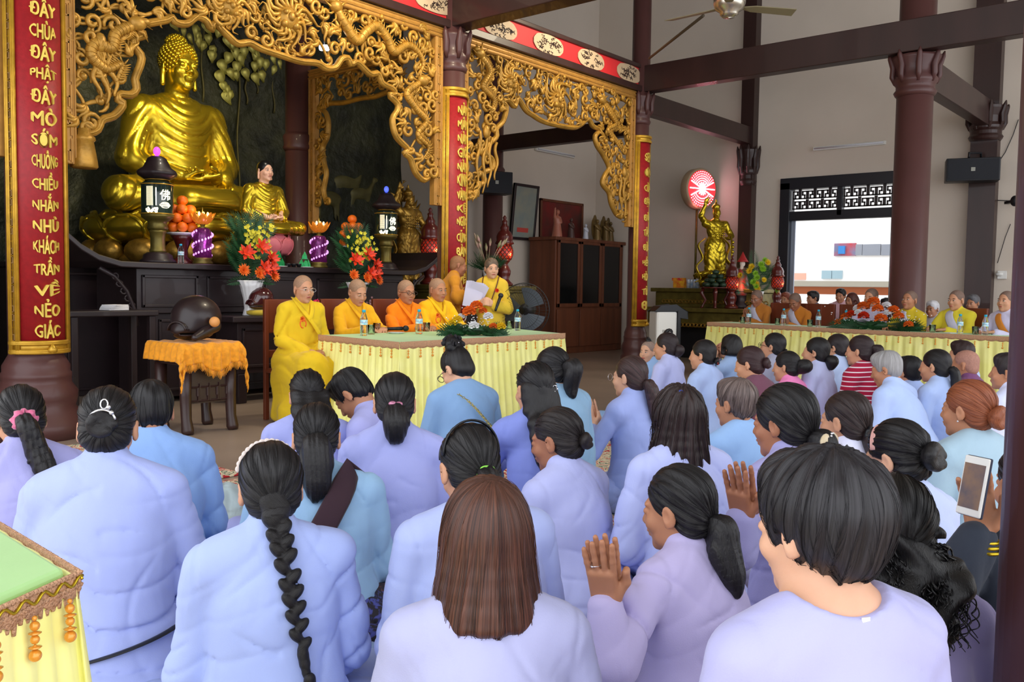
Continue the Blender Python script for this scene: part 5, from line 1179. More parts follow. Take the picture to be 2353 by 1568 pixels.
# lantern posts
def lantern(label, x, y, z, H_, crystal, group):
    r = empty('lantern_post', (x, y, z), 0, label, 'lantern', group); k = H_ / 1.14; b = MB()
    b.lathe([(0.19, 0), (0.19, 0.03), (0.16, 0.05), (0.15, 0.09), (0.11, 0.12)], 36, (0, 0, 0)); b.build('foot', M['blackwood'], r)
    b = MB(); b.lathe([(0.085, 0.12), (0.088, 0.14), (0.078, 0.16), (0.075, 0.26), (0.082, 0.33), (0.09, 0.34), (0.09, 0.36)], 36); b.build('column_stem', M['bronze'], r)
    b = MB(); b.lathe([(0.09, 0.36), (0.11, 0.38), (0.10, 0.42), (0.10, 0.45), (0.13, 0.47), (0.165, 0.50), (0.172, 0.53)], 36); b.build('collar', M['bronze'], r)
    b = MB(); b.lathe([(0.172, 0.53), (0.166, 0.54), (0.166, 0.85), (0.172, 0.86), (0.14, 0.88), (0.12, 0.90)], 40); b.build('drum', mat('lantern_glass_dark', (26, 44, 38), 0.12, coat=0.5), r)
    b = MB()
    for z_ in (0.535, 0.852, 0.905): b.tube([(0.172 * math.cos(a) * (1 if z_ < 0.9 else 0.72), 0.172 * math.sin(a) * (1 if z_ < 0.9 else 0.72), z_) for a in np.linspace(0, 2 * pi, 40)[:-1]], 0.006, 6, closed=True)
    b.build('gilt_ring', M['gilt'], r)
    b = MB(); b.lathe([(0.12, 0.90), (0.205, 0.95), (0.215, 0.975), (0.20, 1.00), (0.145, 1.04), (0.115, 1.10), (0.095, 1.14), (0.06, 1.16), (0.0, 1.165)], 40, wob=lambda a, t: 1 + (0.05 * np.cos(6 * a) if 0.1 < t < 0.45 else 0)); b.build('roof', M['blackwood'], r)
    b = MB(); b.ell((0, 0, 1.215), (0.036, 0.036, 0.048), 16, 10); b.build('crystal_finial', crystal, r)
    W_ = lambda s, z_, d=0.168: np.array((d * math.sin(s / 0.166), -d * math.cos(s / 0.166), z_))
    q0 = -0.50 * 0.166 if x < 6 else -0.62 * 0.166
    b = MB()
    for i in range(6):
        for j in range(13): s0 = q0 - 0.115 + i * 0.0125; z_ = 0.62 + j * 0.016; b.tube([W_(s0, z_), W_(s0 + 0.008, z_), W_(s0 + 0.008, z_ + 0.009), W_(s0, z_ + 0.009)], 0.0012, 4)
    b.tube([W_(q0 - 0.012, 0.62), W_(q0 - 0.012, 0.81)], 0.005, 6)
    rr_ = random.Random(4)
    for i in range(26): b.ell(W_(q0 - 0.12 + 0.13 * rr_.random(), 0.548 + 0.045 * rr_.random()), (0.012, 0.004, 0.012), 8, 5)
    for k_ in (-1, 1): b.tube([W_(q0 + 0.085 + 0.055 * math.cos(a) * (1 + 0.12 * math.cos(6 * a)), 0.625 + 0.030 * math.sin(a)) for a in np.linspace(0, 2 * pi, 26)[:-1]], 0.0028, 5, closed=True)
    for i in range(7): b.tube([W_(q0 + 0.085 + (i - 3) * 0.012 + 0.006 * math.cos(a), 0.628 + 0.018 * math.sin(a)) for a in np.linspace(0, 2 * pi, 10)[:-1]], 0.002, 4, closed=True)
    b.build('lit_characters', M['lit'], r)
    me = text_mesh('lit_character', '佛', 0.125, M['lit'], None, r, extrude=0.002); nv = len(me.vertices); co = np.empty(nv * 3, np.float32); me.vertices.foreach_get('co', co); co = co.reshape(-1, 3)
    s_ = co[:, 0] - (co[:, 0].min() + co[:, 0].max()) / 2 + q0 + 0.085; dd = 0.169 + co[:, 2]; z_ = co[:, 1] - (co[:, 1].min() + co[:, 1].max()) / 2 + 0.735
    me.vertices.foreach_set('co', np.stack([dd * np.sin(s_ / 0.166), -dd * np.cos(s_ / 0.166), z_], 1).astype(np.float32).ravel()); me.update(); o = bpy.data.objects.new('lit_character', me); COL.objects.link(o); o.parent = r
    r.scale = (k, k, k); return r
ZT = 1.401
def onAlt(px, Y): return on_y(px, 600, Y)[0]
lantern('tall round altar lantern with violet crystal top, left of the fruit pile', onAlt(363, 8.62), 8.62, ZT, 1.06, M['ledpurple'], None)
lantern('tall round altar lantern with blue crystal top, right of the rear flowers', onAlt(887, 8.62), 8.62, ZT, 0.97, mat('blue_crystal', (90, 110, 240), 0.2, emit=(70, 90, 255), estr=1.6, coat=0.5), None)
lamp('violet_glow', 'POINT', (onAlt(466, 8.5), 8.35, 1.62), 1.2, (0.9, 0.35, 1.0), 0.05); 

def candle_lotus(label, px, Y=8.55):
    r = empty('candle_stand', (onAlt(px, Y), Y, ZT), 0, label, 'candle stand')
    b = MB(); b.lathe([(0.10, 0), (0.105, 0.02), (0.085, 0.05), (0.10, 0.07)], 24); b.build('foot', M['bronze'], r)
    vm = mat('violet_mirrored_glass', (110, 46, 104), 0.2, metal=0.5, var=0.7, vscale=40, emit=(190, 40, 170), estr=0.08)
    b = MB(); b.lathe([(0.085, 0.07), (0.095, 0.14), (0.085, 0.20), (0.095, 0.27), (0.085, 0.36), (0.06, 0.38)], 24, wob=lambda a, t: 1 + 0.12 * np.cos(a + t * 14)); b.build('twisted_pillar', vm, r)
    b = MB()
    for k in range(2):
        for i in range(22):
            t = i / 22; a = t * 7 + k * pi; zz = 0.10 + 0.26 * t; b.ell((0.103 * math.cos(a), 0.103 * math.sin(a), zz), (0.010, 0.010, 0.014), 8, 5)
    b.build('crystal_beads', M['ledpurple'] if 0 else mat('lit_crystal', (240, 190, 250), 0.15, emit=(230, 150, 250), estr=0.9), r)
    for k in range(9):
        a = k * 2 * pi / 9; b = MB(); Rz = rotm('z', a)
        b.grid(lambda u, v: Rz @ np.array((0.03 + 0.12 * v - 0.02 * v * v, (2 * u - 1) * 0.042 * math.sin(pi * (0.1 + 0.88 * v)) ** 0.7, 0.42 + 0.11 * v * v + 0.015 * (2 * u - 1) ** 2)), 4, 6); b.build('lamp_petal', M['amber'], r, thick=0.004)
    for dx in (-0.05, 0.0, 0.05): b = MB(); b.ell((dx, -0.02, 0.53), (0.011, 0.011, 0.022), 10, 8); b.build('flame_bulb', M['glow'], r)
    b = MB(); b.lathe([(0.06, 0.38), (0.02, 0.40), (0.03, 0.42), (0.012, 0.43)], 20); b.tube([(0, 0, 0.43), (0, 0, 0.60)], 0.004, 6); b.build('stem', M['bronze'], r)
    lamp('candle_light', 'POINT', (0, -0.02, 0.56), 2.0, (1.0, 0.62, 0.28), 0.03, parent=r)
candle_lotus('lotus candle lamp on a twisted violet pillar, left of the small statue', 466); candle_lotus('lotus candle lamp on a twisted violet pillar, right of the small statue', 733)

def fruit(px, py0, label, stand_h, n0, Y=8.75):
    x = onAlt(px, Y); st = empty('fruit_stand', (x, Y, ZT), 0, 'brown pedestal with white plate under the ' + label, 'fruit stand'); b = MB()
    b.lathe([(0.13, 0), (0.12, 0.03), (0.06, 0.08), (0.05, stand_h * 0.5), (0.09, stand_h * 0.85), (0.13, stand_h)], 24); b.build('pedestal', M['redwood'], st)
    b = MB(); b.lathe([(0.10, stand_h), (0.165, stand_h + 0.02), (0.17, stand_h + 0.03), (0.0, stand_h + 0.031)], 28); b.build('plate', M['porcelain'], st)
    z = ZT + stand_h + 0.031; k = 0; R0 = 0.058; first = None
    for lv, nn in enumerate(n0):
        rr2 = {7: 0.108, 6: 0.105, 5: 0.095, 4: 0.080, 3: 0.064, 1: 0.0}[nn]
        for i in range(nn):
            a = i * 2 * pi / max(nn if nn < 7 else 6, 1) + lv * 0.5; cc = (x + rr2 * math.cos(a), Y + rr2 * math.sin(a), z + R0)
            if i == 6: cc = (x, Y, z + R0)
            if first is None:
                b = MB(); b.ell((0, 0, 0), (R0, R0, R0 * 0.92), 20, 12); first = b.build('orange', M['orange']); o = first
            else: o = clone(first)
            o.location = cc; tag(o, 'orange in ' + label, 'orange', 'oranges in ' + label)
        z += R0 * 1.62
fruit(420, 515, 'the fruit pyramid behind the violet topped lantern', 0.30, (7, 6, 4, 1)); fruit(809, 530, 'the fruit pyramid behind the right flowers', 0.26, (7, 6, 4, 1))

def bottle(parent_loc, label, group=None, h=0.20, lab=True):
    r = empty('water_bottle', parent_loc, 0, label, 'bottle', group); k = h / 0.21; R0 = 0.031
    b = MB(); pr = [(0.026, 0), (0.031, 0.006)] + [(0.031 - 0.0018 * (i % 2), 0.012 + 0.009 * i) for i in range(8)] + [(0.0305, 0.088), (0.0305, 0.128), (0.029, 0.14), (0.022, 0.162), (0.013, 0.182), (0.0125, 0.19)]
    b.lathe(pr, 22); b.build('bottle_body', M['glass'], r)
    b = MB(); b.lathe([(0.0312, 0.088), (0.0314, 0.09), (0.0314, 0.126), (0.0312, 0.128)], 22); b.build('bottle_label', M['bottlelabel'], r)
    b = MB(); b.ell((0, 0, 0.108), (0.0325, 0.0325, 0.009), 16, 6); b.build('label_mark', M['labelred'], r)
    b = MB(); b.lathe([(0.0145, 0.188), (0.0148, 0.20), (0.0145, 0.209), (0, 0.21)], 18); b.build('cap', M['tealcap'], r)
    r.scale = (k, k, k); return r
r = bottle((onAlt(418, 8.4), 8.42, ZT), 'blue labelled water bottle between the lantern and the violet lamp', None, 0.20); 
# small statue on pink lotus
xs_ = onAlt(608, 9.1); pk = empty('pink_lotus', (onAlt(640, 8.85), 8.85, ZT), 0, 'pink painted lotus pedestal under the small statue', 'lotus pedestal')
lotus(pk, 0.27, 0.22, M['pinkp'], 8, 2, 0.14); b = MB(); b.lathe([(0.20, 0), (0.22, 0.03), (0.16, 0.06), (0.17, 0.16)], 30); b.build('foot', M['redwood'], pk)
ss = empty('seated_statue', (onAlt(606, 8.85), 8.85, ZT + 0.37), pi, 'small seated statue with painted face, black hair and gold robe, before the large one', 'statue')
seated_statue(ss, 1.02, mat('painted_skin', (226, 178, 150), 0.45), M['gold'], mat('painted_black_hair', (18, 18, 20), 0.3), False, True, 0.012)
pk.location = (onAlt(612, 8.85), 8.85, ZT)
# green foil cones and little cups
for k, px in enumerate((643, 703)):
    r = empty('foil_cone', (onAlt(px, 8.4), 8.42, ZT), 0, 'green foil cone offering, ' + ('left' if k == 0 else 'right') + ' one of the pair before the pink lotus', 'offering'); b = MB()
    for i, (dx, dz) in enumerate(((0, 0.085), (-0.045, 0), (0.045, 0), (0, 0))):
        b.lathe([(0.045, 0.01), (0.035, 0.05), (0.0, 0.10)], 4, (dx, -0.02 if i == 3 else 0, dz))
    b.build('foil', M['greenfoil'], r, smooth=False); b = MB(); b.lathe([(0.09, 0), (0.10, 0.008), (0.0, 0.009)], 20); b.build('saucer', M['porcelain'], r)
for k in range(3): 
    b = MB(); b.lathe([(0.018, 0), (0.03, 0.03), (0.032, 0.04), (0.028, 0.04), (0.015, 0.012), (0, 0.011)], 16, (onAlt(664 + k * 12, 8.35), 8.36, ZT)); tag(b.build('tea_cup', M['black']), 'small dark tea cup in the row between the foil cones', 'cup', 'cups between the foil cones')

# flowers
def petal_flower(b, c, R_, n, m, seed, dirv=(0, -1, 0.3), layers=3, narrow=0.5):
    F_ = frame(dirv); rr2 = random.Random(seed)
    for ly in range(layers):
        nn = n; L_ = R_ * (1 - 0.22 * ly)
        for i in range(nn):
            a = (i + ly * 0.5) * 2 * pi / nn + rr2.uniform(-0.1, 0.1); el = 0.25 + 0.42 * ly
            d = np.array((math.cos(a) * math.cos(el), math.sin(a) * math.cos(el), math.sin(el))); t_ = np.array((-math.sin(a), math.cos(a), 0)); w_ = L_ * narrow * 0.5
            V = [(0, 0, 0), d * L_ * 0.55 + t_ * w_, d * L_ + (0, 0, 0.08 * L_), d * L_ * 0.55 - t_ * w_, d * L_ * 0.5 + np.array((0, 0, -0.05 * L_))]
            b.add(np.array(V) @ F_.T + c, [(0, 1, 4), (1, 2, 4), (2, 3, 4), (3, 0, 4)], m)
def frond(b, c, d, L_, m, n=11, w=0.35):
    d = nrm(d); s = np.cross(d, (0, -0.9, 0.4)); s = nrm(s)
    for i in range(n):
        t = (i + 1) / n; p0 = np.array(c) + d * L_ * t * 0.9 + np.array((0, 0, -0.10 * L_ * t * t))
        for sg in (-1, 1):
            e = p0 + (s * sg * w * L_ * math.sin(pi * (0.15 + 0.75 * t)) + d * L_ * 0.22) ; q = p0 + d * L_ * 0.06; b.add([p0, (p0 + e) / 2 + d * 0.012, e, (q + e) / 2 - d * 0.014 - np.array((0, 0, 0.004))], [(0, 1, 2, 3)], m)
def bouquet(label, root_xyz, vase=None, scale=1.0, seed=1, cat='flower arrangement'):
    r = empty('flower_arrangement', root_xyz, 0, label, cat); rr2 = random.Random(seed); s = scale
    b = MB()
    for i in range(44): a = rr2.uniform(0.1, pi - 0.1) + (0 if i % 4 else pi); z = rr2.uniform(0, 0.45) * s; frond(b, (0, 0.04, z), (math.cos(a) * 1.0, rr2.uniform(-0.2, 0.3), 0.55 + abs(math.sin(a)) * 0.6), rr2.uniform(0.24, 0.36) * s, 0, 13, 0.32)
    for i in range(10): a = rr2.uniform(0, 6.28); frond(b, (0, 0, 0.02), (math.cos(a), math.sin(a) - 0.3, -0.1), 0.22 * s, 0, 10, 0.25)
    b.build('fern_leaves', M['leafd'], r)
    b = MB()
    for i in range(70): a = rr2.uniform(0, 6.28); q = np.array((rr2.gauss(0, 0.085) * s, -0.10 * s + rr2.uniform(-0.05, 0.06), (0.42 + rr2.gauss(0, 0.085)) * s)); petal_flower(b, q, 0.026 * s, 5, 0, i, (rr2.uniform(-0.6, 0.6), -1, rr2.uniform(-0.2, 0.6)), 1, 0.8)
    o = b.build('orchid_sprays', M['fl_olive'], r)
    for (x, y, z) in ((-0.13, -0.13, 0.27), (0.03, -0.15, 0.33), (0.16, -0.13, 0.22), (0.13, -0.16, 0.13), (0.04, -0.18, 0.12)):
        b = MB(); petal_flower(b, np.array((x, y, z)) * s, 0.105 * s, 6, 0, int(x * 99), (x * 2, -1, 0.4), 2, 0.45); b.build('lily', M['fl_red'], r)
    for (x, y, z) in ((-0.17, -0.13, 0.10), (-0.03, -0.19, 0.07), (0.16, -0.16, 0.05)):
        b = MB(); petal_flower(b, np.array((x, y, z)) * s, 0.072 * s, 17, 0, int(x * 77) + 5, (x, -1, 0.25), 5, 0.28); b.build('chrysanthemum', M['fl_orange'], r)
    return r
def fluted_vase(label, x, y, z, H_, R_):
    r = empty('vase', (x, y, z), 0, label, 'vase'); b = MB()
    b.lathe([(R_ * 0.62, 0), (R_ * 0.62, 0.01), (R_ * 0.50, H_ * 0.2), (R_ * 0.56, H_ * 0.45), (R_ * 0.78, H_ * 0.8), (R_, H_), (R_ * 0.94, H_), (R_ * 0.5, H_ * 0.5), (0, H_ * 0.45)], 48, wob=lambda a, t: 1 + 0.035 * np.cos(14 * a)); b.build('vase_body', M['porcelain'], r); return r
vx = on_y(577, 700, 7.98)[0]; fluted_vase('white fluted vase on the console beside the small wooden drum', vx, 7.98, 0.881, 0.36, 0.135); bouquet('fan of ferns, lilies and chrysanthemums in the white vase left of the first monk', (vx, 7.98, 1.24), None, 1.02, 3)
vx2 = on_y(822, 700, 7.98)[0]; fluted_vase('white fluted vase hidden behind the bowed seated monk', vx2, 7.98, 0.881, 0.36, 0.135); bouquet('fan of ferns, red lilies and orange chrysanthemums above the bowed seated monk', (vx2, 7.98, 1.22), None, 1.02, 8)

# wooden fish drums
def fishdrum(name, label, c, R_, mt, rz=0.0, handle=True):
    r = empty(name, c, rz, label, 'wooden fish drum'); S = SDF(); S.ell((0, 0, R_ * 0.95), (R_ * 1.05, R_, R_ * 0.95), 0.02); S.ell((-R_ * 0.75, 0, R_ * 0.45), (R_ * 0.55, R_ * 0.5, R_ * 0.36), R_ * 0.4)
    S.box((0, -R_ * 0.2, R_ * 0.32), (R_ * 1.2, R_ * 1.2, R_ * 0.035), 0.005, 0.01, op=-1); P, Q = S.mesh(R_ / 22); mesh_from('drum_body', P, Q, mt, r)
    if R_ > 0.15: S = SDF(); S.cap((0.02, -R_ * 0.86, R_ * 0.62), (-R_ * 1.05, -R_ * 0.80, R_ * 0.18), R_ * 0.27, R_ * 0.15, 0.02); P, Q = S.mesh(0.008); mesh_from('drum_mouth', P, Q, mt, r)
    b = MB()
    for i in range(6): b.tube([(-R_ * (0.75 + 0.09 * i), -R_ * 0.46 * math.cos(a) + 0, R_ * (0.45 + 0.36 * math.sin(a))) for a in np.linspace(0, pi, 9)], 0.010, 5)
    b.build('carved_scales', mt, r); return r
fm = mat('black_lacquer_drum', (40, 28, 30), 0.38, coat=0.1, var=0.2)
ot = empty('drum_table', (0, 0, 0), label='carved dark red table under the orange fringed cloth', cat='table')
x0_, x1_, y0_, y1_ = 3.66, 4.12, 6.46, 6.90
b = MB(); b.box2((x0_ - 0.03, y0_ - 0.03, 0.66), (x1_ + 0.03, y1_ + 0.03, 0.71)); b.box2((x0_, y0_, 0.55), (x1_, y1_, 0.66)); b.build('table_top', M['redwood'] if 0 else M['darkwood'], ot, smooth=False, bevel=0.008)
for x in (x0_ + 0.03, x1_ - 0.03):
    for y in (y0_ + 0.03, y1_ - 0.03): b = MB(); b.tube([(x, y, 0.56), (x, y, 0.3), (x, y - 0.01, 0.12), (x, y - 0.03, 0.03), (x, y - 0.045, 0.0)], [0.05, 0.046, 0.042, 0.05, 0.04], 10); b.build('leg', M['darkwood'], ot)
b = MB()
for i in range(4):
    cx_ = x0_ + 0.10 + i * (x1_ - x0_ - 0.2) / 3
    for q in (((-0.05, 0.0), (0.05, 0.0)), ((-0.05, 0.0), (-0.05, 0.11)), ((-0.05, 0.11), (0.03, 0.11)), ((0.03, 0.11), (0.03, 0.04)), ((0.05, 0.0), (0.05, 0.14))): b.tube([(cx_ + q[0][0], y0_ + 0.02, 0.26 + q[0][1]), (cx_ + q[1][0], y0_ + 0.02, 0.26 + q[1][1])], 0.009, 5)
b.box2((x0_ + 0.06, y0_ + 0.025, 0.24), (x1_ - 0.06, y0_ + 0.035, 0.52)); b.build('pierced_apron', M['darkwood'], ot, smooth=False)
# orange cloth
oc = mat('orange_fringed_velvet', (244, 160, 24), 0.7, var=0.25, vscale=30, bump=0.4, bscale=50, sheen=0.3)
def clothfn(u, v):
    x = x0_ - 0.16 + (x1_ - x0_ + 0.32) * u; y = y0_ - 0.17 + (y1_ - y0_ + 0.24) * v
    ex = max(x0_ - 0.03 - x, x - x1_ - 0.03, 0); ey = max(y0_ - 0.03 - y, 0); dr = max(ex, ey * 1.25) * 1.0
    dr = ex + ey * (1.0 + 0.5 * math.sin(u * 7 + 1) ** 2 * (1 if u > 0.3 else 0.6)); z = 0.726 - dr * 1.1 + 0.006 * math.sin(u * 40)
    px_ = min(max(x, x0_ - 0.045 - 0.18 * ex), x1_ + 0.045 + 0.18 * ex); py_ = max(y, y0_ - 0.052 - 0.012 * (1 + math.sin(u * 60)) - 0.05 * ey)
    return (px_ + (0.010 * math.sin(v * 50) if ex else 0), py_, z)
b = MB(); b.grid(clothfn, 90, 50); o = b.build('table_cloth', oc, thick=0.008); tag(o, 'orange fringed cloth draped over the carved drum table', 'cloth')
b = MB()
for i in range(95):
    u = i / 94.0; p = np.array(clothfn(u, 0.0)); b.tube([p, p + (0.003, -0.004, -0.03), p + (0, 0, -0.055 - 0.01 * math.sin(i))], [0.004, 0.004, 0.002], 4)
b.build('fringe', oc, o)['kind'] = 'stuff'
fishdrum('fish_drum', 'big dark lacquered wooden fish drum on the orange cloth', (3.91, 6.70, 0.735), 0.195, fm, 0.35)
r = empty('drum_mallet', (0, 0, 0), label='drum mallet with a tan padded ball in front of the big drum', cat='mallet'); c_ = on_y(493, 740, 6.455)
b = MB(); b.ell(c_, 0.042, 20, 12); b.build('padded_ball', mat('tan_leather', (216, 150, 84), 0.5, var=0.1), r)
b = MB(); b.tube([c_ + (0.01, 0.03, 0), c_ + (0.05, 0.20, -0.02)], 0.012, 8); b.build('handle', M['blackwood'], r)
cx2 = on_y(605, 700, 7.86)[0]; b = MB(); b.lathe([(0.12, 0), (0.15, 0.015), (0.15, 0.045), (0.11, 0.06), (0.0, 0.06)], 28, (cx2, 7.9, 0.881)); tag(b.build('cushion', mat('olive_velvet', (196, 170, 50), 0.8, sheen=0.4)), 'yellow green round cushion under the small wooden drum', 'cushion')
fishdrum('fish_drum', 'small round dark wooden fish drum on a yellow green cushion', (cx2, 7.9, 0.94), 0.125, mat('maroon_lacquer', (66, 26, 28), 0.15, coat=0.7), 0.2)
# pink dragon fruit and bead garland behind the monks
x_ = on_y(727, 690, 7.9)[0]; b = MB(); b.ell((x_, 7.9, 0.96), (0.07, 0.07, 0.085), 16, 10)
for i in range(8): a = i * 2.4; b.tube([(x_ + 0.06 * math.cos(a), 7.9 + 0.06 * math.sin(a), 0.93 + 0.012 * i), (x_ + 0.085 * math.cos(a), 7.9 + 0.085 * math.sin(a), 0.97 + 0.012 * i)], [0.016, 0.003], 5)
tag(b.build('dragon_fruit', mat('dragonfruit_pink', (214, 40, 90), 0.45, var=0.2)), 'pink dragon fruit between the first and second seated monks', 'fruit')
x_ = on_y(856, 700, 7.9)[0]; b = MB(); rr_ = random.Random(2)
for i in range(40): b.ell((x_ + rr_.gauss(0, 0.035), 7.9 + rr_.gauss(0, 0.03), 0.90 + abs(rr_.gauss(0.06, 0.05))), 0.014, 8, 5)
tag(b.build('longan_fruit', mat('pale_pink_fruit', (196, 150, 150), 0.5, var=0.4, vscale=50)), 'heap of small pale fruit beside the bowed seated monk', 'fruit', kind='stuff')

# ------------------------------------------------------------------ right bay: second altar, red lamps, statue, cabinet
def altar_carved(name, label, lo, hi, top, tier=None, mt='bronze', face='y'):
    r = empty(name, (0, 0, 0), label=label, cat='altar'); b = MB()
    b.box2((lo[0] - 0.06, lo[1] - 0.06, top - 0.06), (hi[0] + 0.06, hi[1] + 0.06, top)); b.box2((lo[0] - 0.03, lo[1] - 0.03, top - 0.10), (hi[0] + 0.03, hi[1] + 0.03, top - 0.06)); b.build('table_top', M[mt], r, smooth=False, bevel=0.008)
    b = MB(); b.box2((lo[0], lo[1], top - 0.34), (hi[0], hi[1], top - 0.10)); b.build('frieze', M[mt], r, smooth=False, bevel=0.01)
    return r
a2 = altar_carved('side_altar', 'olive bronze carved altar behind the person in yellow', (8.3, 8.45, 0), (10.45, 9.9, 0), 1.23)
b = MB(); b.box2((8.4, 8.6, 0), (10.35, 9.85, 0.9)); b.build('body', M['blackwood'], a2, smooth=False)
def redlamp(label, x, y, z, k=1.0, group=None):
    r = empty('turned_lamp', (x, y, z), 0, label, 'lamp', group); b = MB()
    b.lathe([(0.13, 0), (0.135, 0.03), (0.10, 0.06), (0.07, 0.10), (0.095, 0.17), (0.10, 0.22), (0.07, 0.28), (0.05, 0.32), (0.085, 0.36), (0.10, 0.385)], 28); b.build('turned_base', M['redwood'], r)
    b = MB(); b.lathe([(0.10, 0.385), (0.12, 0.43), (0.125, 0.49), (0.115, 0.55), (0.095, 0.60)], 30); b.build('globe', M['glowdim'], r)
    b = MB()
    for s_ in (-1, 1):
        for i in range(12): b.tube([(0.128 * math.sin(pi * (0.28 + 0.44 * t)) * math.cos(i * pi / 6 + s_ * t * 1.6), 0.128 * math.sin(pi * (0.28 + 0.44 * t)) * math.sin(i * pi / 6 + s_ * t * 1.6), 0.385 + 0.215 * t) for t in np.linspace(0, 1, 9)], 0.0075, 5)
    b.build('lattice', M['redwood'], r)
    b = MB(); b.lathe([(0.10, 0.60), (0.145, 0.62), (0.12, 0.66), (0.125, 0.72), (0.10, 0.78), (0.06, 0.82), (0.07, 0.85), (0.045, 0.89), (0.035, 0.92), (0.042, 0.95), (0.02, 0.97), (0.03, 1.0), (0.012, 1.03), (0, 1.035)], 28); b.build('turned_cap', M['redwood'], r)
    b = MB(); b.ell((0, -0.118, 0.46), (0.016, 0.010, 0.022), 10, 8); b.build('bulb_glow', M['glow'], r)
    r.scale = (k, k, k); lamp('bulb_light', 'POINT', (0, -0.20, 0.46), 1.0, (1.0, 0.45, 0.2), 0.03, parent=r); return r
redlamp('tall turned red lamp in the shadow left of the middle column', 8.48, 8.62, 1.231, 1.00); redlamp('tall turned red lamp behind the person in yellow', on_y(1158, 640, 8.75)[0], 8.75, 1.231, 1.02)
redlamp('turned red lamp on the bronze altar between green offerings and the painted figurine', *(on_x(1681, 690, 14.05)[:2]), 0.901, 0.88); redlamp('turned red lamp at the right end of the bronze altar', *(on_x(1786, 660, 14.3)[:2]), 0.951, 0.82)
# gold standing deity group behind
def standing_gold(root, sc, seed, arms='up', mt='oldgold'):
    S = SDF(); T = (np.eye(3), np.array((0, 0.03, 1.50))); head_sdf(S, T); S.cap((0, 0, 1.30), (0, 0.01, 1.44), 0.07, 0.055, 0.03)
    S.ell((0, 0, 1.16), (0.19, 0.13, 0.20), 0.06); S.ell((0, 0, 0.92), (0.16, 0.12, 0.20), 0.06); S.cap((-0.2, 0, 1.27), (0.2, 0, 1.27), 0.085, 0.085, 0.06)
    S.cap((-0.09, 0, 0.85), (-0.13, 0.02, 0.10), 0.14, 0.11, 0.08); S.cap((0.09, 0, 0.85), (0.12, 0.03, 0.10), 0.14, 0.11, 0.08); S.ell((0, 0, 0.62), (0.23, 0.15, 0.20), 0.06)
    S.ell((0, 0.0, 1.62), (0.085, 0.09, 0.06), 0.03); S.cap((0, 0, 1.64), (0, 0, 1.75), 0.035, 0.02, 0.02)
    for sx in (-1, 1): S.ell((sx * 0.21, 0, 1.27), (0.09, 0.09, 0.075), 0.03)
    a1 = [((0.22, 0, 1.27), (0.36, 0.04, 1.42), (0.30, 0.10, 1.66)), ((-0.22, 0, 1.27), (-0.32, 0.08, 1.05), (-0.16, 0.22, 0.98))]
    for p, q, w_ in a1: S.cap(p, q, 0.07, 0.06, 0.03); S.cap(q, w_, 0.058, 0.038, 0.02)
    hand(S, (0.30, 0.10, 1.66), (-0.3, 0.1, 1), (0, 1, 0), (-1, 0, 0), 0.5, 1.2); hand(S, (-0.16, 0.22, 0.98), (0.9, 0.5, 0.2), (0, 0.2, -1), (0, 1, 0.3), 0.7, 1.2)
    S.disp = lambda P: 0.010 * (1 - np.abs(np.sin(P[:, 2] * 26 + 3 * np.sin(P[:, 0] * 11 + seed)))) ** 2 + 0.008 * (1 - np.abs(np.sin(P[:, 0] * 34 + 2 * np.sin(P[:, 2] * 8)))) ** 2 * (P[:, 2] < 1.0)
    P, Q = S.mesh(0.014); mesh_from('figure', P * sc, Q, M[mt], root)
    b = MB()
    for sx in (-1, 1):
        pts = resample([(sx * 0.2, -0.02, 1.0), (sx * 0.36, -0.04, 0.85), (sx * 0.27, -0.02, 0.6), (sx * 0.42, 0, 0.42), (sx * 0.34, 0.05, 0.2), (sx * 0.46, 0.05, 0.12)], 26); b.tube([p * sc for p in pts], [sc * w_ for w_ in np.interp(np.linspace(0, 1, 26), [0, 0.5, 1], [0.03, 0.055, 0.03])], 8, flat=0.35)
    b.build('ribbon', M[mt], root)
    b = MB()
    for i in range(16): a = i * 0.39; b.ell(np.array((0.17 * math.cos(a), 0.12 * math.sin(a) , 0.86)) * sc, 0.026 * sc, 8, 6)
    for k in range(5):
        for i in range(7): b.ell(np.array(((i - 3) * 0.045, 0.125, 1.02 + k * 0.045)) * sc, (0.02 * sc, 0.012 * sc, 0.018 * sc), 8, 5)
    b.build('armour_plates', M[mt], root)
g2 = empty('golden_deity', (on_y(937, 560, 9.35)[0], 9.35, 1.231), pi * 1.0, 'aged gold standing deity with flowing ribbons, half hidden behind the right altar lantern', 'statue'); standing_gold(g2, 0.80, 1.0)
b = MB(); rr_ = random.Random(8)
for i in range(22): a = rr_.uniform(0, 6.28); R_ = rr_.uniform(0.1, 0.2); b.tube([(R_ * math.cos(a), -0.10, 1.0 + R_ * math.sin(a)), ((R_ + 0.10) * math.cos(a + 0.3), -0.12, 1.0 + (R_ + 0.10) * math.sin(a + 0.3)), ((R_ + 0.2) * math.cos(a + 0.1), -0.11, 1.0 + (R_ + 0.2) * math.sin(a + 0.1))], [0.03, 0.034, 0.004], 7)
b.build('flame_halo', M['oldgold'], g2)
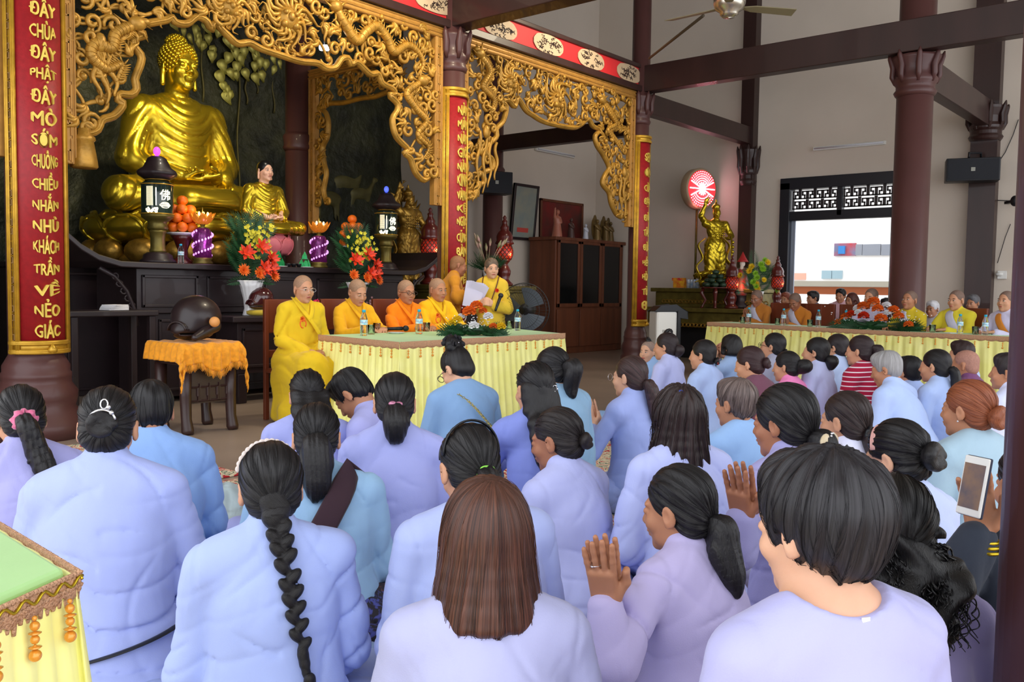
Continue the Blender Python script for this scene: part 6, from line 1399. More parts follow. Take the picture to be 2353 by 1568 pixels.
# lilies in a white vase
vx3 = on_y(1100, 620, 8.9)[0]; fluted_vase('small white vase of lilies on the olive altar', vx3, 8.72, 1.231, 0.26, 0.10)
r = empty('lily_bouquet', (vx3, 8.72, 1.46), 0, 'pale pink lily buds with dark leaves in the small white vase', 'flower arrangement'); rr_ = random.Random(6)
b = MB(); 
for i in range(30): a = rr_.uniform(0, 6.28); frond(b, (0, 0, 0), (math.cos(a), math.sin(a), rr_.uniform(0.3, 1.6)), rr_.uniform(0.2, 0.36), 0, 9, 0.28)
b.build('leaves', M['leafd'], r)
b = MB()
for i in range(12): 
    a = rr_.uniform(0, 6.28); d = np.array((0.55 * math.cos(a), 0.5 * math.sin(a) - 0.1, 1.0)); p = d * rr_.uniform(0.28, 0.42); b.tube([p * 0.3, p], 0.004, 5); b.tube([p, p + nrm(d) * 0.06, p + nrm(d) * 0.13], [0.012, 0.022, 0.004], 8)
b.build('lily_buds', mat('lily_bud_pink', (214, 170, 160), 0.5, rgb2=(150, 160, 110), vscale=12), r)
# framed pictures, cabinet, figurines on it
def framed(name, label, px0, py0, px1, py1, Y, fm_, im, tilt=0.0):
    p0 = on_y(px0, (py0 + py1) / 2, Y); p1 = on_y(px1, (py0 + py1) / 2, Y); zt_ = on_y((px0 + px1) / 2, py0, Y)[2]; zb = on_y((px0 + px1) / 2, py1, Y)[2]; w_, h_ = p1[0] - p0[0], zt_ - zb
    r = empty(name, ((p0[0] + p1[0]) / 2, Y, (zt_ + zb) / 2), 0, label, 'picture'); r.rotation_euler = (tilt, 0, 0); b = MB(); t = 0.05
    for lo, hi in (((-w_ / 2, -0.03, h_ / 2 - t), (w_ / 2, 0.02, h_ / 2)), ((-w_ / 2, -0.03, -h_ / 2), (w_ / 2, 0.02, -h_ / 2 + t)), ((-w_ / 2, -0.03, -h_ / 2), (-w_ / 2 + t, 0.02, h_ / 2)), ((w_ / 2 - t, -0.03, -h_ / 2), (w_ / 2, 0.02, h_ / 2))): b.box2(lo, hi)
    b.build('frame', fm_, r, smooth=False, bevel=0.006); b = MB(); b.box2((-w_ / 2, -0.012, -h_ / 2), (w_ / 2, 0.01, h_ / 2)); b.build('picture_sheet', im, r, smooth=False); return r, w_, h_
r, w_, h_ = framed('framed_certificate', 'tall framed pale certificate leaning on the far wall below the hanging speaker', 1176, 424, 1232, 552, YB - 0.10, M['blackwood'], mat('certificate_paper', (150, 150, 134), 0.4, var=0.1, vscale=4, rgb2=(128, 140, 138)), 0.10)
b = MB(); b.box2((-w_ * 0.25, -0.018, -h_ * 0.36), (w_ * 0.2, -0.012, -h_ * 0.28)); b.build('red_seal', mat('seal_red', (190, 70, 60), 0.6), r, smooth=False)
framed('framed_picture', 'wide dark red framed picture behind the figurines on the cabinet', 1240, 462, 1338, 556, YB - 0.03, M['brownwood'], mat('picture_red', (120, 26, 26), 0.4, rgb2=(70, 40, 34), vscale=2.5))
cb = empty('cabinet', (0, 0, 0), label='tall brown wooden cabinet with dark glass doors in the right bay', cat='cabinet'); x0c, x1c, y0c, y1c = 12.80, 15.02, 9.80, 10.40
b = MB(); b.box2((x0c, y0c, 0.0), (x1c, y1c, 2.08)); b.box2((x0c - 0.04, y0c - 0.04, 2.08), (x1c + 0.04, y1c, 2.14)); b.build('carcass', M['brownwood'], cb, smooth=False, bevel=0.01)
for i in range(3):
    xa = x0c + 0.05 + i * (x1c - x0c - 0.1) / 3; xb_ = xa + (x1c - x0c - 0.1) / 3 - 0.02
    d = MB(); t = 0.07
    for lo, hi in (((xa, 0), (xb_, t)), ((xa, 1.24 - t), (xb_, 1.24)), ((xa, 0), (xa + t, 1.24)), ((xb_ - t, 0), (xb_, 1.24))): d.box2((lo[0], y0c - 0.03, 0.86 + lo[1]), (hi[0], y0c, 0.86 + hi[1]))
    do = d.build('door', M['brownwood'], cb, smooth=False, bevel=0.006); g_ = MB(); g_.box2((xa + t, y0c - 0.012, 0.93), (xb_ - t, y0c - 0.004, 2.03)); g_.build('door_glass', mat('dark_cabinet_glass', (18, 20, 22), 0.08) if i == 0 else bpy.data.materials['dark_cabinet_glass'], do, smooth=False)
    d = MB(); d.box2((xa, y0c - 0.03, 0.12), (xb_, y0c, 0.82)); d.build('lower_door', M['brownwood'], cb, smooth=False, bevel=0.01)
fig = [(1280, 0.56, (176, 108, 86), 0.30, 'tall copper coloured standing figurine on the cabinet'), (1312, 0.42, (80, 56, 50), 0.3, 'dark brown figurine beside the copper one on the cabinet'), (1346, 0.34, (200, 204, 214), 0.2, 'white porcelain figurine on the cabinet'), (1372, 0.46, (120, 96, 52), 0.3, 'dull gold figurine with flame halo, first of three on the cabinet'), (1392, 0.46, (112, 90, 50), 0.3, 'dull gold figurine with flame halo, middle of three on the cabinet'), (1408, 0.44, (104, 84, 48), 0.3, 'dull gold figurine with flame halo, last of three on the cabinet')]
for i, (px, h_, c_, ro, lb) in enumerate(fig):
    x = min(on_y(px, 530, 10.05)[0], 14.93); r = empty('figurine', (x, 10.05, 2.14), pi, lb, 'figurine'); mt_ = mat('figurine_paint', c_, ro, metal=0.3 if i > 2 else 0.0); S = SDF(); k = h_ / 0.5
    S.cap((0, 0, 0.05), (0, 0, 0.30), 0.085, 0.05, 0.03); S.ell((0, 0, 0.30), (0.07, 0.05, 0.07), 0.03); S.ell((0, 0.005, 0.42), (0.035, 0.04, 0.045), 0.015); S.cap((-0.07, 0.0, 0.33), (-0.02, 0.07, 0.25), 0.025, 0.02, 0.02); S.cap((0.07, 0, 0.33), (0.10, 0.03, 0.48) if i == 0 else (0.02, 0.07, 0.25), 0.025, 0.015, 0.02); S.ell((0, 0, 0.02), (0.10, 0.08, 0.03), 0.02)
    P, Q = S.mesh(0.012); mesh_from('figure', P * k, Q, mt_, r)
    if i > 2: b = MB(); b.prism([(0.12 * k * math.cos(a) * (1 if math.sin(a) < 0.6 else 0.7), (0.30 + 0.26 * math.sin(a)) * k) for a in np.linspace(0, 2 * pi, 24)[:-1]], 0, 0.012, R=np.array([(1, 0, 0), (0, 0, -1), (0, 1, 0)]), c=(0, -0.05, 0)); b.build('halo', mt_, r, smooth=False)
# tube light fittings
def tubelight(label, p, axis):
    r = empty('tube_light', p, 0, label, 'tube light'); b = MB(); h_ = 0.6
    if axis == 'x': b.box2((-h_, 0.0, -0.03), (h_, 0.05, 0.03))
    else: b.box2((0.0, -h_, -0.03), (0.05, h_, 0.03))
    b.build('batten', M['white'], r, smooth=False, bevel=0.006); b = MB()
    b.tube([(-h_ * 0.95, -0.02, 0), (h_ * 0.95, -0.02, 0)] if axis == 'x' else [(-0.02, -h_ * 0.95, 0), (-0.02, h_ * 0.95, 0)], 0.014, 10); b.build('tube', mat('unlit_tube', (206, 206, 214), 0.3), r)
p = on_y(1278, 351, YB - 0.06); tubelight('unlit tube light on the wall of the darker right bay', p, 'x'); p = on_x(1949, 335, XW - 0.06); tubelight('unlit tube light on the wall above the lattice window', p, 'y')

# hanging loudspeakers
def speaker(label, c, face, w_, h_, d_):
    r = empty('wall_speaker', c, face, label, 'loudspeaker'); b = MB(); b.box2((-w_ / 2, 0, -h_ / 2), (w_ / 2, d_, h_ / 2)); b.build('cabinet', M['black'], r, smooth=False, bevel=0.012)
    b = MB(); b.box2((-w_ / 2 + 0.02, -0.012, -h_ / 2 + 0.02), (w_ / 2 - 0.02, 0, h_ / 2 - 0.02)); b.build('grille', mat('speaker_mesh', (16, 20, 30), 0.5, bump=0.5, bscale=300), r, smooth=False, bevel=0.004)
    b = MB(); b.box2((-0.028, -0.018, -0.028), (0.028, -0.012, 0.028)); b.build('badge', mat('badge_grey', (150, 150, 140), 0.4), r, smooth=False)
    b = MB(); b.tube([(-0.05, d_ * 0.5, h_ / 2), (-0.05, d_ * 0.5, h_ / 2 + 0.09), (0.12, d_ * 0.9, h_ / 2 + 0.10), (0.14, d_ + 0.1, h_ / 2 - 0.05)], 0.018, 8); b.build('bracket', M['black'], r); return r
speaker('black loudspeaker bracketed to the column inside the right bay', (11.0, YI - 0.45, 2.92), -0.45, 0.58, 0.36, 0.3); 
ps = on_x(2236, 389, XW - 0.62); speaker('black loudspeaker mounted high on the right wall pilaster', ps, -1.25, 0.72, 0.34, 0.3)
r = empty('security_camera', on_x(2332, 462, XW - 0.35), -1.0, 'small black security camera near the right picture edge', 'camera'); b = MB(); b.ell((0, 0, 0), (0.06, 0.07, 0.08), 16, 10); b.build('dome', M['black'], r); b = MB(); b.box2((-0.03, 0.05, -0.02), (0.03, 0.3, 0.02)); b.build('arm', M['black'], r, smooth=False)
b = MB(); b.tube([on_x(x, y, XW - 0.02) for x, y in ((2281, 460), (2300, 461), (2330, 462))], 0.006, 5); b.tube([on_x(x, y, XW - 0.02) for x, y in ((2290, 380), (2310, 350), (2328, 310), (2340, 275))], 0.006, 5); b.tube([on_x(x, y, XW - 0.02) for x, y in ((2292, 605), (2310, 545), (2322, 515))], 0.005, 5)
tag(b.build('wall_cable', M['black']), 'thin dark cables running along the right wall near the camera', 'cable')
p = on_x(2303, 632, XW - 0.03); b = MB(); b.box(p, (0.04, 0.12, 0.12)); b.ell(p + (-0.04, 0.03, 0.01), (0.03, 0.05, 0.03)); tag(b.build('wall_socket', M['white'], smooth=False), 'white wall socket low on the right wall', 'socket')

# ceiling fan
cf = empty('ceiling_fan', at_d(1676, 14, 8.4), 0.3, 'nickel ceiling fan hanging near the top of the picture', 'ceiling fan')
b = MB(); b.lathe([(0.0, -0.11), (0.06, -0.105), (0.085, -0.08), (0.085, -0.06), (0.13, -0.03), (0.15, 0.02), (0.15, 0.08), (0.10, 0.13), (0.05, 0.15)], 36); b.build('motor_housing', M['chrome'], cf)
b = MB(); b.tube([(0, 0, 0.12), (0, 0, 3.2)], 0.015, 8); b.build('down_rod', M['chrome'], cf)
for k in range(3):
    a = k * 2 * pi / 3 + 1.2; Rz = rotm('z', a); b = MB(); V = [Rz @ np.array(p_) for p_ in ((0.14, -0.03, 0.0), (0.25, -0.06, 0.01), (0.68, -0.07, 0.02), (0.70, 0.05, -0.005), (0.25, 0.05, -0.01), (0.14, 0.03, 0.0))]
    b.add(V, [(0, 1, 4, 5), (1, 2, 3, 4)]); b.build('blade', mat('fan_blade_tan', (128, 118, 88), 0.5) if k == 0 else bpy.data.materials['fan_blade_tan'], cf, smooth=False, thick=0.008)
b = MB(); q1 = at_d(1492, 134, 11.4); q2 = at_d(1616, 36, 9.0); b.tube([q1, q2], 0.016, 8); tag(b.build('tie_rod', mat('dark_rod', (74, 62, 46), 0.5)), 'thin dark tie rod slanting from the far column up to the fan', 'rod')
# the lamp seen through the carving
sp = empty('ceiling_spot', on_y(748, 110, YA + 0.25), 0, 'small bright lamp glowing behind the large carved arch', 'lamp'); b = MB(); b.tube([(-0.06, 0, -0.012), (0.06, 0, 0.012)], 0.030, 12); b.build('bulb', mat('cool_bulb', (255, 255, 255), 0.5, emit=(240, 248, 255), estr=9), sp); b = MB(); b.tube([(0, 0.02, 0), (0, 0.05, 0.55)], 0.008, 6); b.build('wire', M['black'], sp)

# ------------------------------------------------------------------ bronze altar with the armoured statue by the window wall
a3 = empty('bronze_altar', (0, 0, 0), label='two tiered olive bronze carved altar against the wall behind the air cooler', cat='altar')
b = MB(); b.box2((14.15, 6.5, 1.17), (15.0, 8.62, 1.24)); b.box2((14.22, 6.55, 0.90), (15.0, 8.55, 1.17)); b.build('upper_tier', M['bronze'], a3, smooth=False, bevel=0.01)
b = MB(); b.box2((13.7, 6.2, 0.83), (15.0, 8.50, 0.90)); b.box2((13.8, 6.25, 0.62), (15.0, 8.45, 0.83)); b.build('lower_tier', M['bronze'], a3, smooth=False, bevel=0.01)
b = MB(); b.box2((14.1, 6.5, 0.0), (14.9, 8.3, 0.62)); b.build('base', M['black'], a3, smooth=False)
b = MB(); rr_ = random.Random(3)
for y in np.linspace(6.35, 8.4, 30):
    b.tube([(13.79, y + 0.05 * math.cos(t * 7), 0.60 + 0.03 * math.sin(t * 7)) for t in np.linspace(0, 1, 9)], 0.012, 5); b.tube([(14.21, y * 0.96 + 0.3 + 0.04 * math.cos(t * 7), 1.0 + 0.03 * math.sin(t * 7)) for t in np.linspace(0, 1, 9)], 0.010, 5)
b.build('carved_scrolls', M['oldgold'], a3)
gs = empty('armoured_statue', (14.55, on_x(1643, 560, 14.55)[1], 1.241), rad(150), 'gold armoured deity statue raising one arm before the glowing halo disc', 'statue'); standing_gold(gs, 0.90, 2.0, mt='gold')
b = MB(); 
for i in range(18): a = i * 0.5; b.tube([(0.25 * math.cos(a), 0.12 * math.sin(a), 0.05 + 0.012 * i), (0.36 * math.cos(a + 0.4), 0.2 * math.sin(a + 0.4), 0.10 + 0.012 * i), (0.30 * math.cos(a + 0.9), 0.16 * math.sin(a + 0.9), 0.16 + 0.012 * i)], [0.04, 0.05, 0.015], 8)
b.build('cloud_base', M['gold'], gs)
b = MB(); b.tube([(-0.20, 0.27, 0.1), (-0.18, 0.24, 0.95)], 0.016, 8)
for i in range(9): b.ell((-0.195, 0.265, 0.14 + 0.085 * i), (0.03, 0.03, 0.032), 8, 6)
b.build('mace', M['gold'], gs)
# halo disc
hd = on_x(1613, 434, XW - 0.42); ha = empty('halo_disc', hd, 0, 'round pink and white LED halo disc on a pole behind the armoured statue', 'halo light'); ha.rotation_euler = (0, 0, rad(72))
Rh = frame((-1, 0, 0)); b = MB(); b.lathe([(0.0, 0.0), (0.36, 0.0), (0.375, -0.02), (0.375, -0.16), (0.36, -0.18), (0, -0.18)], 48, R=Rh); b.build('housing', mat('disc_tan', (176, 150, 120), 0.5), ha)
b = MB(); b.lathe([(0.0, 0.004), (0.335, 0.004), (0.335, 0.0)], 48, R=Rh); b.build('red_panel', M['ledred'], ha)
b = MB(); b.ell((-0.02, 0, -0.01), (0.01, 0.075, 0.075), 16, 10); b.build('led_centre', M['led'], ha)
for i in range(14): 
    a = i * 2 * pi / 14; b = MB(); b.tube([(-0.012, 0.06 * math.cos(a), 0.06 * math.sin(a)), (-0.012, 0.30 * math.cos(a), 0.30 * math.sin(a))] if math.sin(a) < 0.55 and math.sin(a) > -0.6 else [(-0.012, 0.06 * math.cos(a), 0.06 * math.sin(a)), (-0.012, 0.12 * math.cos(a), 0.12 * math.sin(a))], 0.011, 6); b.build('led_ray', M['led'], ha)
b = MB()
for i in range(13):
    a = rad(35 + i * 9.2)
    for k in range(5): b.ell((-0.012, (0.15 + k * 0.04) * math.cos(a), (0.15 + k * 0.04) * math.sin(a)), 0.009, 6, 4)
    for k in range(4): b.ell((-0.012, (0.18 + k * 0.045) * math.cos(a), -(0.18 + k * 0.045) * math.sin(a)), 0.009, 6, 4)
b.build('led_dots', M['led'], ha)['kind'] = 'stuff'; b = MB(); b.tube([(0.12, 0, -0.3), (0.12, 0, -hd[2] + 1.24)], 0.02, 8); b.build('pole', M['bronze'], ha)
lamp('halo_glow', 'POINT', tuple(hd + np.array((-0.15, 0.05, -0.3))), 5, (1.0, 0.25, 0.3), 0.1)
# things on the bronze altar
yb = lambda px, X: on_x(px, 650, X)[1]
b = MB(); b.box((14.35, yb(1562, 14.35), 1.31), (0.10, 0.22, 0.13)); tag(b.build('snack_box', mat('red_yellow_box', (206, 50, 40), 0.5, rgb2=(236, 190, 40), vscale=9), smooth=False, bevel=0.004), 'red and yellow snack box on the upper tier of the bronze altar', 'box')
b = MB(); b.box((14.38, yb(1560, 14.38), 1.40), (0.10, 0.24, 0.05)); tag(b.build('snack_box', mat('yellow_red_box', (226, 160, 40), 0.5, rgb2=(200, 40, 50), vscale=12), smooth=False, bevel=0.004), 'flat yellow box lying on top of the red snack box', 'box')
for i in range(4): b = MB(); b.lathe([(0.028, 0), (0.034, 0.15), (0.034, 0.155), (0, 0.155)], 14, (14.36, yb(1582 + i * 7, 14.36), 1.241)); tag(b.build('drink_can', mat('can_blue', (150, 180, 214), 0.3, metal=0.3, rgb2=(230, 232, 236), vscale=20)), 'pale blue drink cup in the row on the bronze altar', 'cup', 'drink cups on the bronze altar')
yg = yb(1641, 13.9); r = empty('offering_stand', (13.95, yg, 0.901), 0, 'dark red bowed leg offering stand on the bronze altar', 'stand')
b = MB(); b.lathe([(0.24, 0.34), (0.25, 0.36), (0, 0.361)], 28); b.lathe([(0.03, 0.0), (0.03, 0.34)], 10); b.build('tray', M['redwood'], r)
for k in range(4): a = k * pi / 2 + 0.5; b = MB(); b.tube([((0.18 + d) * math.cos(a), (0.18 + d) * math.sin(a), z_) for d, z_ in ((0.02, 0.34), (0.05, 0.26), (-0.02, 0.14), (0.03, 0.03), (0.05, 0.0))], [0.03, 0.035, 0.025, 0.02, 0.03], 8); b.build('leg', M['redwood'], r)
gm = mat('green_wrapped_cake', (44, 66, 46), 0.4, var=0.3, vscale=20); k_ = 0; zz = 1.262
for nn, rr2 in ((7, 0.17), (6, 0.13), (4, 0.09), (1, 0.0)):
    for i in range(nn):
        a = i * 2 * pi / nn; b = MB(); b.ell((13.95 + rr2 * math.cos(a), yg + rr2 * math.sin(a), zz + 0.042), (0.062, 0.062, 0.042), 14, 8); tag(b.build('green_dumpling', gm), 'dark green wrapped dumpling in the pile on the bronze altar stand', 'dumpling', 'green dumplings piled on the stand')
    zz += 0.072
fgp = on_x(1702, 660, 14.2); r = empty('painted_figurine', (14.25, fgp[1], 0.901), rad(100), 'painted red, green and white warrior figurine on a dark stand beside the yellow flowers', 'figurine')
S = SDF(); S.cap((0, 0, 0.30), (0, 0, 0.60), 0.13, 0.08, 0.05); S.ell((0, 0, 0.62), (0.11, 0.08, 0.09), 0.03); S.cap((-0.1, 0, 0.66), (-0.18, 0.08, 0.55), 0.04, 0.03, 0.02); S.cap((0.1, 0, 0.66), (0.12, 0.14, 0.60), 0.04, 0.03, 0.02); P, Q = S.mesh(0.012); mesh_from('robe', P, Q, mat('green_robe_paint', (60, 130, 110), 0.4, rgb2=(190, 50, 50), vscale=9), r)
S = SDF(); S.ell((0, 0.01, 0.77), (0.045, 0.05, 0.06), 0.01); S.ell((0, 0.05, 0.70), (0.03, 0.02, 0.06), 0.02); P, Q = S.mesh(0.009); mesh_from('head', P, Q, mat('pale_face_paint', (226, 214, 200), 0.5), r)
b = MB(); b.lathe([(0.10, 0.80), (0.08, 0.83), (0.05, 0.88), (0.0, 0.98)], 18); b.build('red_hat', mat('hat_red', (176, 40, 40), 0.5), r); b = MB(); b.lathe([(0.14, 0), (0.15, 0.05), (0.10, 0.1), (0.11, 0.26), (0.14, 0.30)], 20); b.build('stand', M['blackwood'], r); b = MB(); b.tube([(0.13, 0.16, 0.3), (0.13, 0.15, 0.85)], 0.008, 6); b.build('halberd', M['gold'], r)
# yellow chrysanthemum arrangement
yp = on_x(1737, 640, 14.1); fluted_vase('pale vase of yellow flowers at the right of the bronze altar', 14.2, yp[1], 0.901, 0.30, 0.10)
r = empty('flower_arrangement', (14.2, yp[1], 1.18), rad(-58), 'tall spray of yellow chrysanthemums and lime green blooms on the bronze altar', 'flower arrangement'); rr_ = random.Random(12)
b = MB()
for i in range(14): a = rr_.uniform(0, 6.28); frond(b, (0, 0, rr_.uniform(0, 0.35)), (math.cos(a) * 0.7, 0.3 * math.sin(a), 0.5), 0.3, 0, 10)
frond(b, (-0.05, 0.05, 0.3), (-0.1, 0.1, 1), 0.45, 0, 14, 0.22); b.build('leaves', M['leaf'], r)
for i in range(15): 
    b = MB(); q = np.array((rr_.gauss(0, 0.12), -0.10 - 0.05 * rr_.random(), 0.03 + 0.55 * i / 15)); petal_flower(b, q, 0.055 + 0.02 * rr_.random(), 14, 0, i, (q[0] * 3, -1, 0.3), 4, 0.32); b.build('chrysanthemum', M['fl_yellow'] if i % 2 else M['lime'], r)
# small dark burner on the table behind monks
# air cooler
pc = on_z(1512, 862, 0.0); ac = empty('air_cooler', (pc[0] + 0.25, pc[1] + 0.05, 0), rad(-40), 'white and black upright air cooler beside the far column', 'air cooler')
b = MB(); b.box2((-0.19, -0.17, 0.05), (0.12, 0.17, 0.90)); b.build('white_body', M['white'], ac, smooth=False, bevel=0.03)
b = MB(); V = [(-0.20, 0.90), (-0.12, 0.97), (0.10, 0.99), (0.27, 0.90), (0.27, 0.80), (0.17, 0.80), (0.17, 0.05), (0.12, 0.05), (0.12, 0.90)]
b.prism(V, -0.17, 0.17, R=np.array([(1, 0, 0), (0, 0, -1), (0, 1, 0)])); b.build('black_hood', M['black'], ac, smooth=False, bevel=0.01); b = MB(); b.box2((-0.10, -0.18, 0.60), (0.02, -0.168, 0.64)); b.build('handle_recess', mat('grey_recess', (176, 176, 172), 0.5), ac, smooth=False, bevel=0.004)
for sx in (-0.15, 0.08):
    for sy in (-0.13, 0.13): b = MB(); b.ell((sx, sy, 0.028), (0.028, 0.015, 0.028)); b.build('caster', M['black'], ac)

# ------------------------------------------------------------------ the congregation on the floor
LAV = (160, 166, 214); BLU = (146, 168, 214); PALE = (178, 190, 226); TEAL = (140, 172, 200); MAUVE = (170, 160, 200); GBL = (130, 158, 192); GRN = (158, 180, 196)
rt, T, am, g = person('person with a pink scrunchie round a ponytail, in a lavender robe at the left edge', 40, 884, 3.05, 12, 'lowpony', (158, 158, 208), lean=14, hp=20, seed=1, ho=dict(L=0.30, tr=0.032, sway=0.09, lift=0.035, tie=(-0.012, -0.108, -0.035)))
scrunch(rt, T[1] + T[0] @ np.array((-0.012, -0.122, -0.030)), 0.030, mat('pink_satin', (224, 110, 150), 0.4, var=0.3, vscale=60, sheen=0.4), 'scrunchie', T[0], 0.014, 30, 0.35)
rt, T, am, g = person('person in a lavender robe with a low bun under a silver bow clip with pearls', 250, 886, 2.5, -8, 'bun', (154, 166, 216), lean=10, hp=16, bw=1.12, seed=2, fold=0.010, ho=dict(tie=(0, -0.104, 0.000), br=0.033), wide=1.05)
b = MB()
for a0 in (0,): b.tube([T[1] + T[0] @ np.array((0.036 * math.cos(a), -0.124 - 0.004 * math.sin(a), 0.006 + 0.034 * math.sin(a))) for a in np.linspace(0.15, 2.9, 14)], 0.0035, 6)
for sx in (-1, 1): b.tube([T[1] + T[0] @ np.array((0.006 + sx * 0.010 * math.sin(a), -0.132, 0.042 + 0.014 * (1 - math.cos(a)))) for a in np.linspace(0, 2 * pi, 12)], 0.0022, 5)
b.ell(T[1] + T[0] @ np.array((0.018, -0.134, 0.046)), 0.0065); b.ell(T[1] + T[0] @ np.array((0.026, -0.132, 0.030)), 0.0065)
b.build('hair_clip', M['silver'], rt)
b = MB(); hz = g['H'] + g['s'] * 0.13
b.tube([hz + np.array((0.196 * math.sin(a), -0.165 * math.cos(a), 0.03 * math.sin(a * 1.3))) for a in np.linspace(-1.5, 1.5, 24)], 0.010, 8, flat=0.35, upv=(0, 0, 1)); b.build('waist_strap', M['black'], rt)
person('person with short black hair in a plain blue shirt left of the orange draped table', 345, 872, 3.3, 4, 'short', (132, 164, 214), lean=12, hp=18, bw=1.1, seed=3, fold=0.006, skin='skin2', ho=dict(tie=(0, 0, 0)))
rt, T, am, g = person('person with a long braid and white lace headband, in a lavender blue robe', 620, 1014, 2.25, 6, 'braid', (158, 174, 224), lean=10, hp=12, bw=1.02, seed=4, fold=0.009, ho=dict(L=0.40, sway=0.06, tie=(0, -0.100, -0.045), vol=0.003))
b = MB()
for i, a in enumerate(np.linspace(-1.35, 1.35, 34)):
    p = T[1] + T[0] @ np.array((0.0815 * math.sin(a), 0.030, 0.040 + 0.0905 * math.cos(a))); b.ell(p, (0.0075, 0.004, 0.0075) if i % 2 else (0.010, 0.005, 0.010), 8, 6, T[0])
b.build('lace_headband', mat('ivory_lace', (226, 212, 206), 0.8, var=0.15, vscale=200), rt)
rt, T, am, g = person('person in a pale teal robe with a dark brown sash over the right shoulder', 727, 924, 2.95, 0, 'lowpony', (140, 174, 206), lean=9, hp=16, bw=1.1, seed=5, ho=dict(L=0.16, tr=0.046, tie=(0, -0.104, -0.030), lift=0.02), wide=1.08)
scrunch(rt, T[1] + T[0] @ np.array((0, -0.108, -0.034)), 0.034, M['black'], 'hair_net', T[0], 0.011)
b = MB(); N_, s_ = g['N'], g['s']; pts = []
for t in np.linspace(0, 1, 16):
    x = 0.105 - 0.26 * t; z = N_[2] + 0.01 - (N_[2] - 0.13) * 0.95 * t; y = g['back'](z) - 0.016 - 0.012 * math.sin(t * pi); 
    if t < 0.12: y = g['back'](z) + 0.035 - 0.42 * t
    pts.append((x, y, z))
b.tube([(0.10, 0.16, N_[2] - 0.20), (0.115, 0.12, N_[2] - 0.08), (0.118, 0.07, N_[2] + 0.005), (0.114, 0.01, N_[2] + 0.028)] + pts[1:], 0.040, 10, flat=0.14, upv=(0.1, 1, 0.15)); b.build('sash', cloth((62, 44, 52)), rt)
person('person with straight black hair bowing beside the seated monk at the table corner', 703, 849, 3.95, 8, 'long', (154, 160, 214), lean=14, hp=22, seed=6, ho=dict(L=0.13, w=0.075), bw=1.0)
person('person bent far forward to the left in a lavender robe beside the yellow skirted table', 772, 858, 4.05, 62, 'short', (156, 158, 208), lean=38, hp=50, seed=7, bw=1.05, ho=dict(), skin='skin2')
rt, T, am, g = person('person with a pink jewelled oval clip in pinned black hair, ears showing', 907, 854, 3.3, 2, 'lowpony', (154, 160, 212), lean=8, hp=8, seed=8, ho=dict(L=0.10, tr=0.040, tie=(0, -0.100, -0.030), lift=0.01), bw=1.02)
b = MB(); b.ell(T[1] + T[0] @ np.array((-0.012, -0.120, 0.000)), (0.016, 0.009, 0.011), R=T[0]); b.ell(T[1] + T[0] @ np.array((0.012, -0.120, -0.002)), (0.016, 0.009, 0.011), R=T[0]); b.build('hair_clip', mat('pink_jewel', (200, 130, 160), 0.25, metal=0.4, var=0.4, vscale=200), rt)
rt, T, am, g = person('person kneeling at the table, hair piled high, gold chain strap over a grey blue tunic', 1032, 800, 4.75, 26, 'bun', (122, 154, 192), lean=14, hp=34, hy=20, seat='kneel', seed=9, collar=False, bw=1.02, fold=0.004, skin='skin3', ho=dict(tie=(0, -0.050, 0.120), br=0.052), pose='lap')
b = MB(); r_ = random.Random(3)
for i in range(26):
    a = r_.uniform(0, 6.28); e = r_.uniform(-0.4, 1.4); b.ell(T[1] + T[0] @ (np.array((0, -0.050, 0.130)) + 0.055 * np.array((math.cos(a) * math.cos(e), math.sin(a) * math.cos(e), math.sin(e)))), (0.016, 0.006, 0.013), 8, 6, rotm('z', a))
b.build('hair_flower', mat('black_tulle', (24, 22, 26), 0.7), rt)
b = MB()
for i in range(7): a = i * 0.9; b.ell(T[1] + T[0] @ np.array((0.045 * math.cos(a), -0.062 + 0.045 * math.sin(a), 0.10 + 0.02 * math.sin(a * 3))), 0.0035, 8, 6)
b.build('hair_pearl', M['silver'], rt)
b = MB(); N_ = g['N']; P = []
for t in np.linspace(0, 1, 46):
    x = -0.075 + 0.27 * t; z = N_[2] - 0.005 - 0.34 * t; y = g['back'](z) - 0.042 + (0.07 * (t - 0.8) / 0.2 if t > 0.8 else 0) + (0.055 * (0.1 - t) / 0.1 if t < 0.1 else 0); P.append(np.array((x, y, z)))
for i, p in enumerate(P):
    d = P[min(i + 1, 45)] - P[max(i - 1, 0)]; R_ = frame(d); b.tube([p + R_ @ np.array((0.0055 * math.cos(a), 0.002 * math.cos(a) * (1 if i % 2 else -1), 0.008 * math.sin(a))) for a in np.linspace(0, 2 * pi, 9)[:-1]], 0.0016, 5, closed=True)
b.build('chain_strap', M['gold'], rt)
b = MB()
for sx in (-1, 1): b.tube([T[1] + T[0] @ np.array((sx * 0.034 + 0.024 * math.cos(a), 0.112, 0.020 * math.sin(a))) for a in np.linspace(0, 2 * pi, 18)[:-1]], 0.0018, 5, closed=True); b.tube([T[1] + T[0] @ np.array(p) for p in ((sx * 0.058, 0.108, 0.004), (sx * 0.076, 0.06, 0.006), (sx * 0.080, 0.0, 0.0))], 0.0016, 5)
b.build('glasses', M['black'], rt)
rt, T, am, g = person('person with very long loose black hair praying in a violet blue robe', 1228, 830, 3.7, 22, 'long', (122, 134, 200), lean=8, hp=6, hy=8, seed=10, pose='pray2', ho=dict(L=0.36, w=0.088, sway=0.02), bw=0.98)
scrunch(rt, T[1] + T[0] @ np.array((0.045, -0.100, 0.005)), 0.013, M['silver'], 'hair_clip', T[0], 0.003)
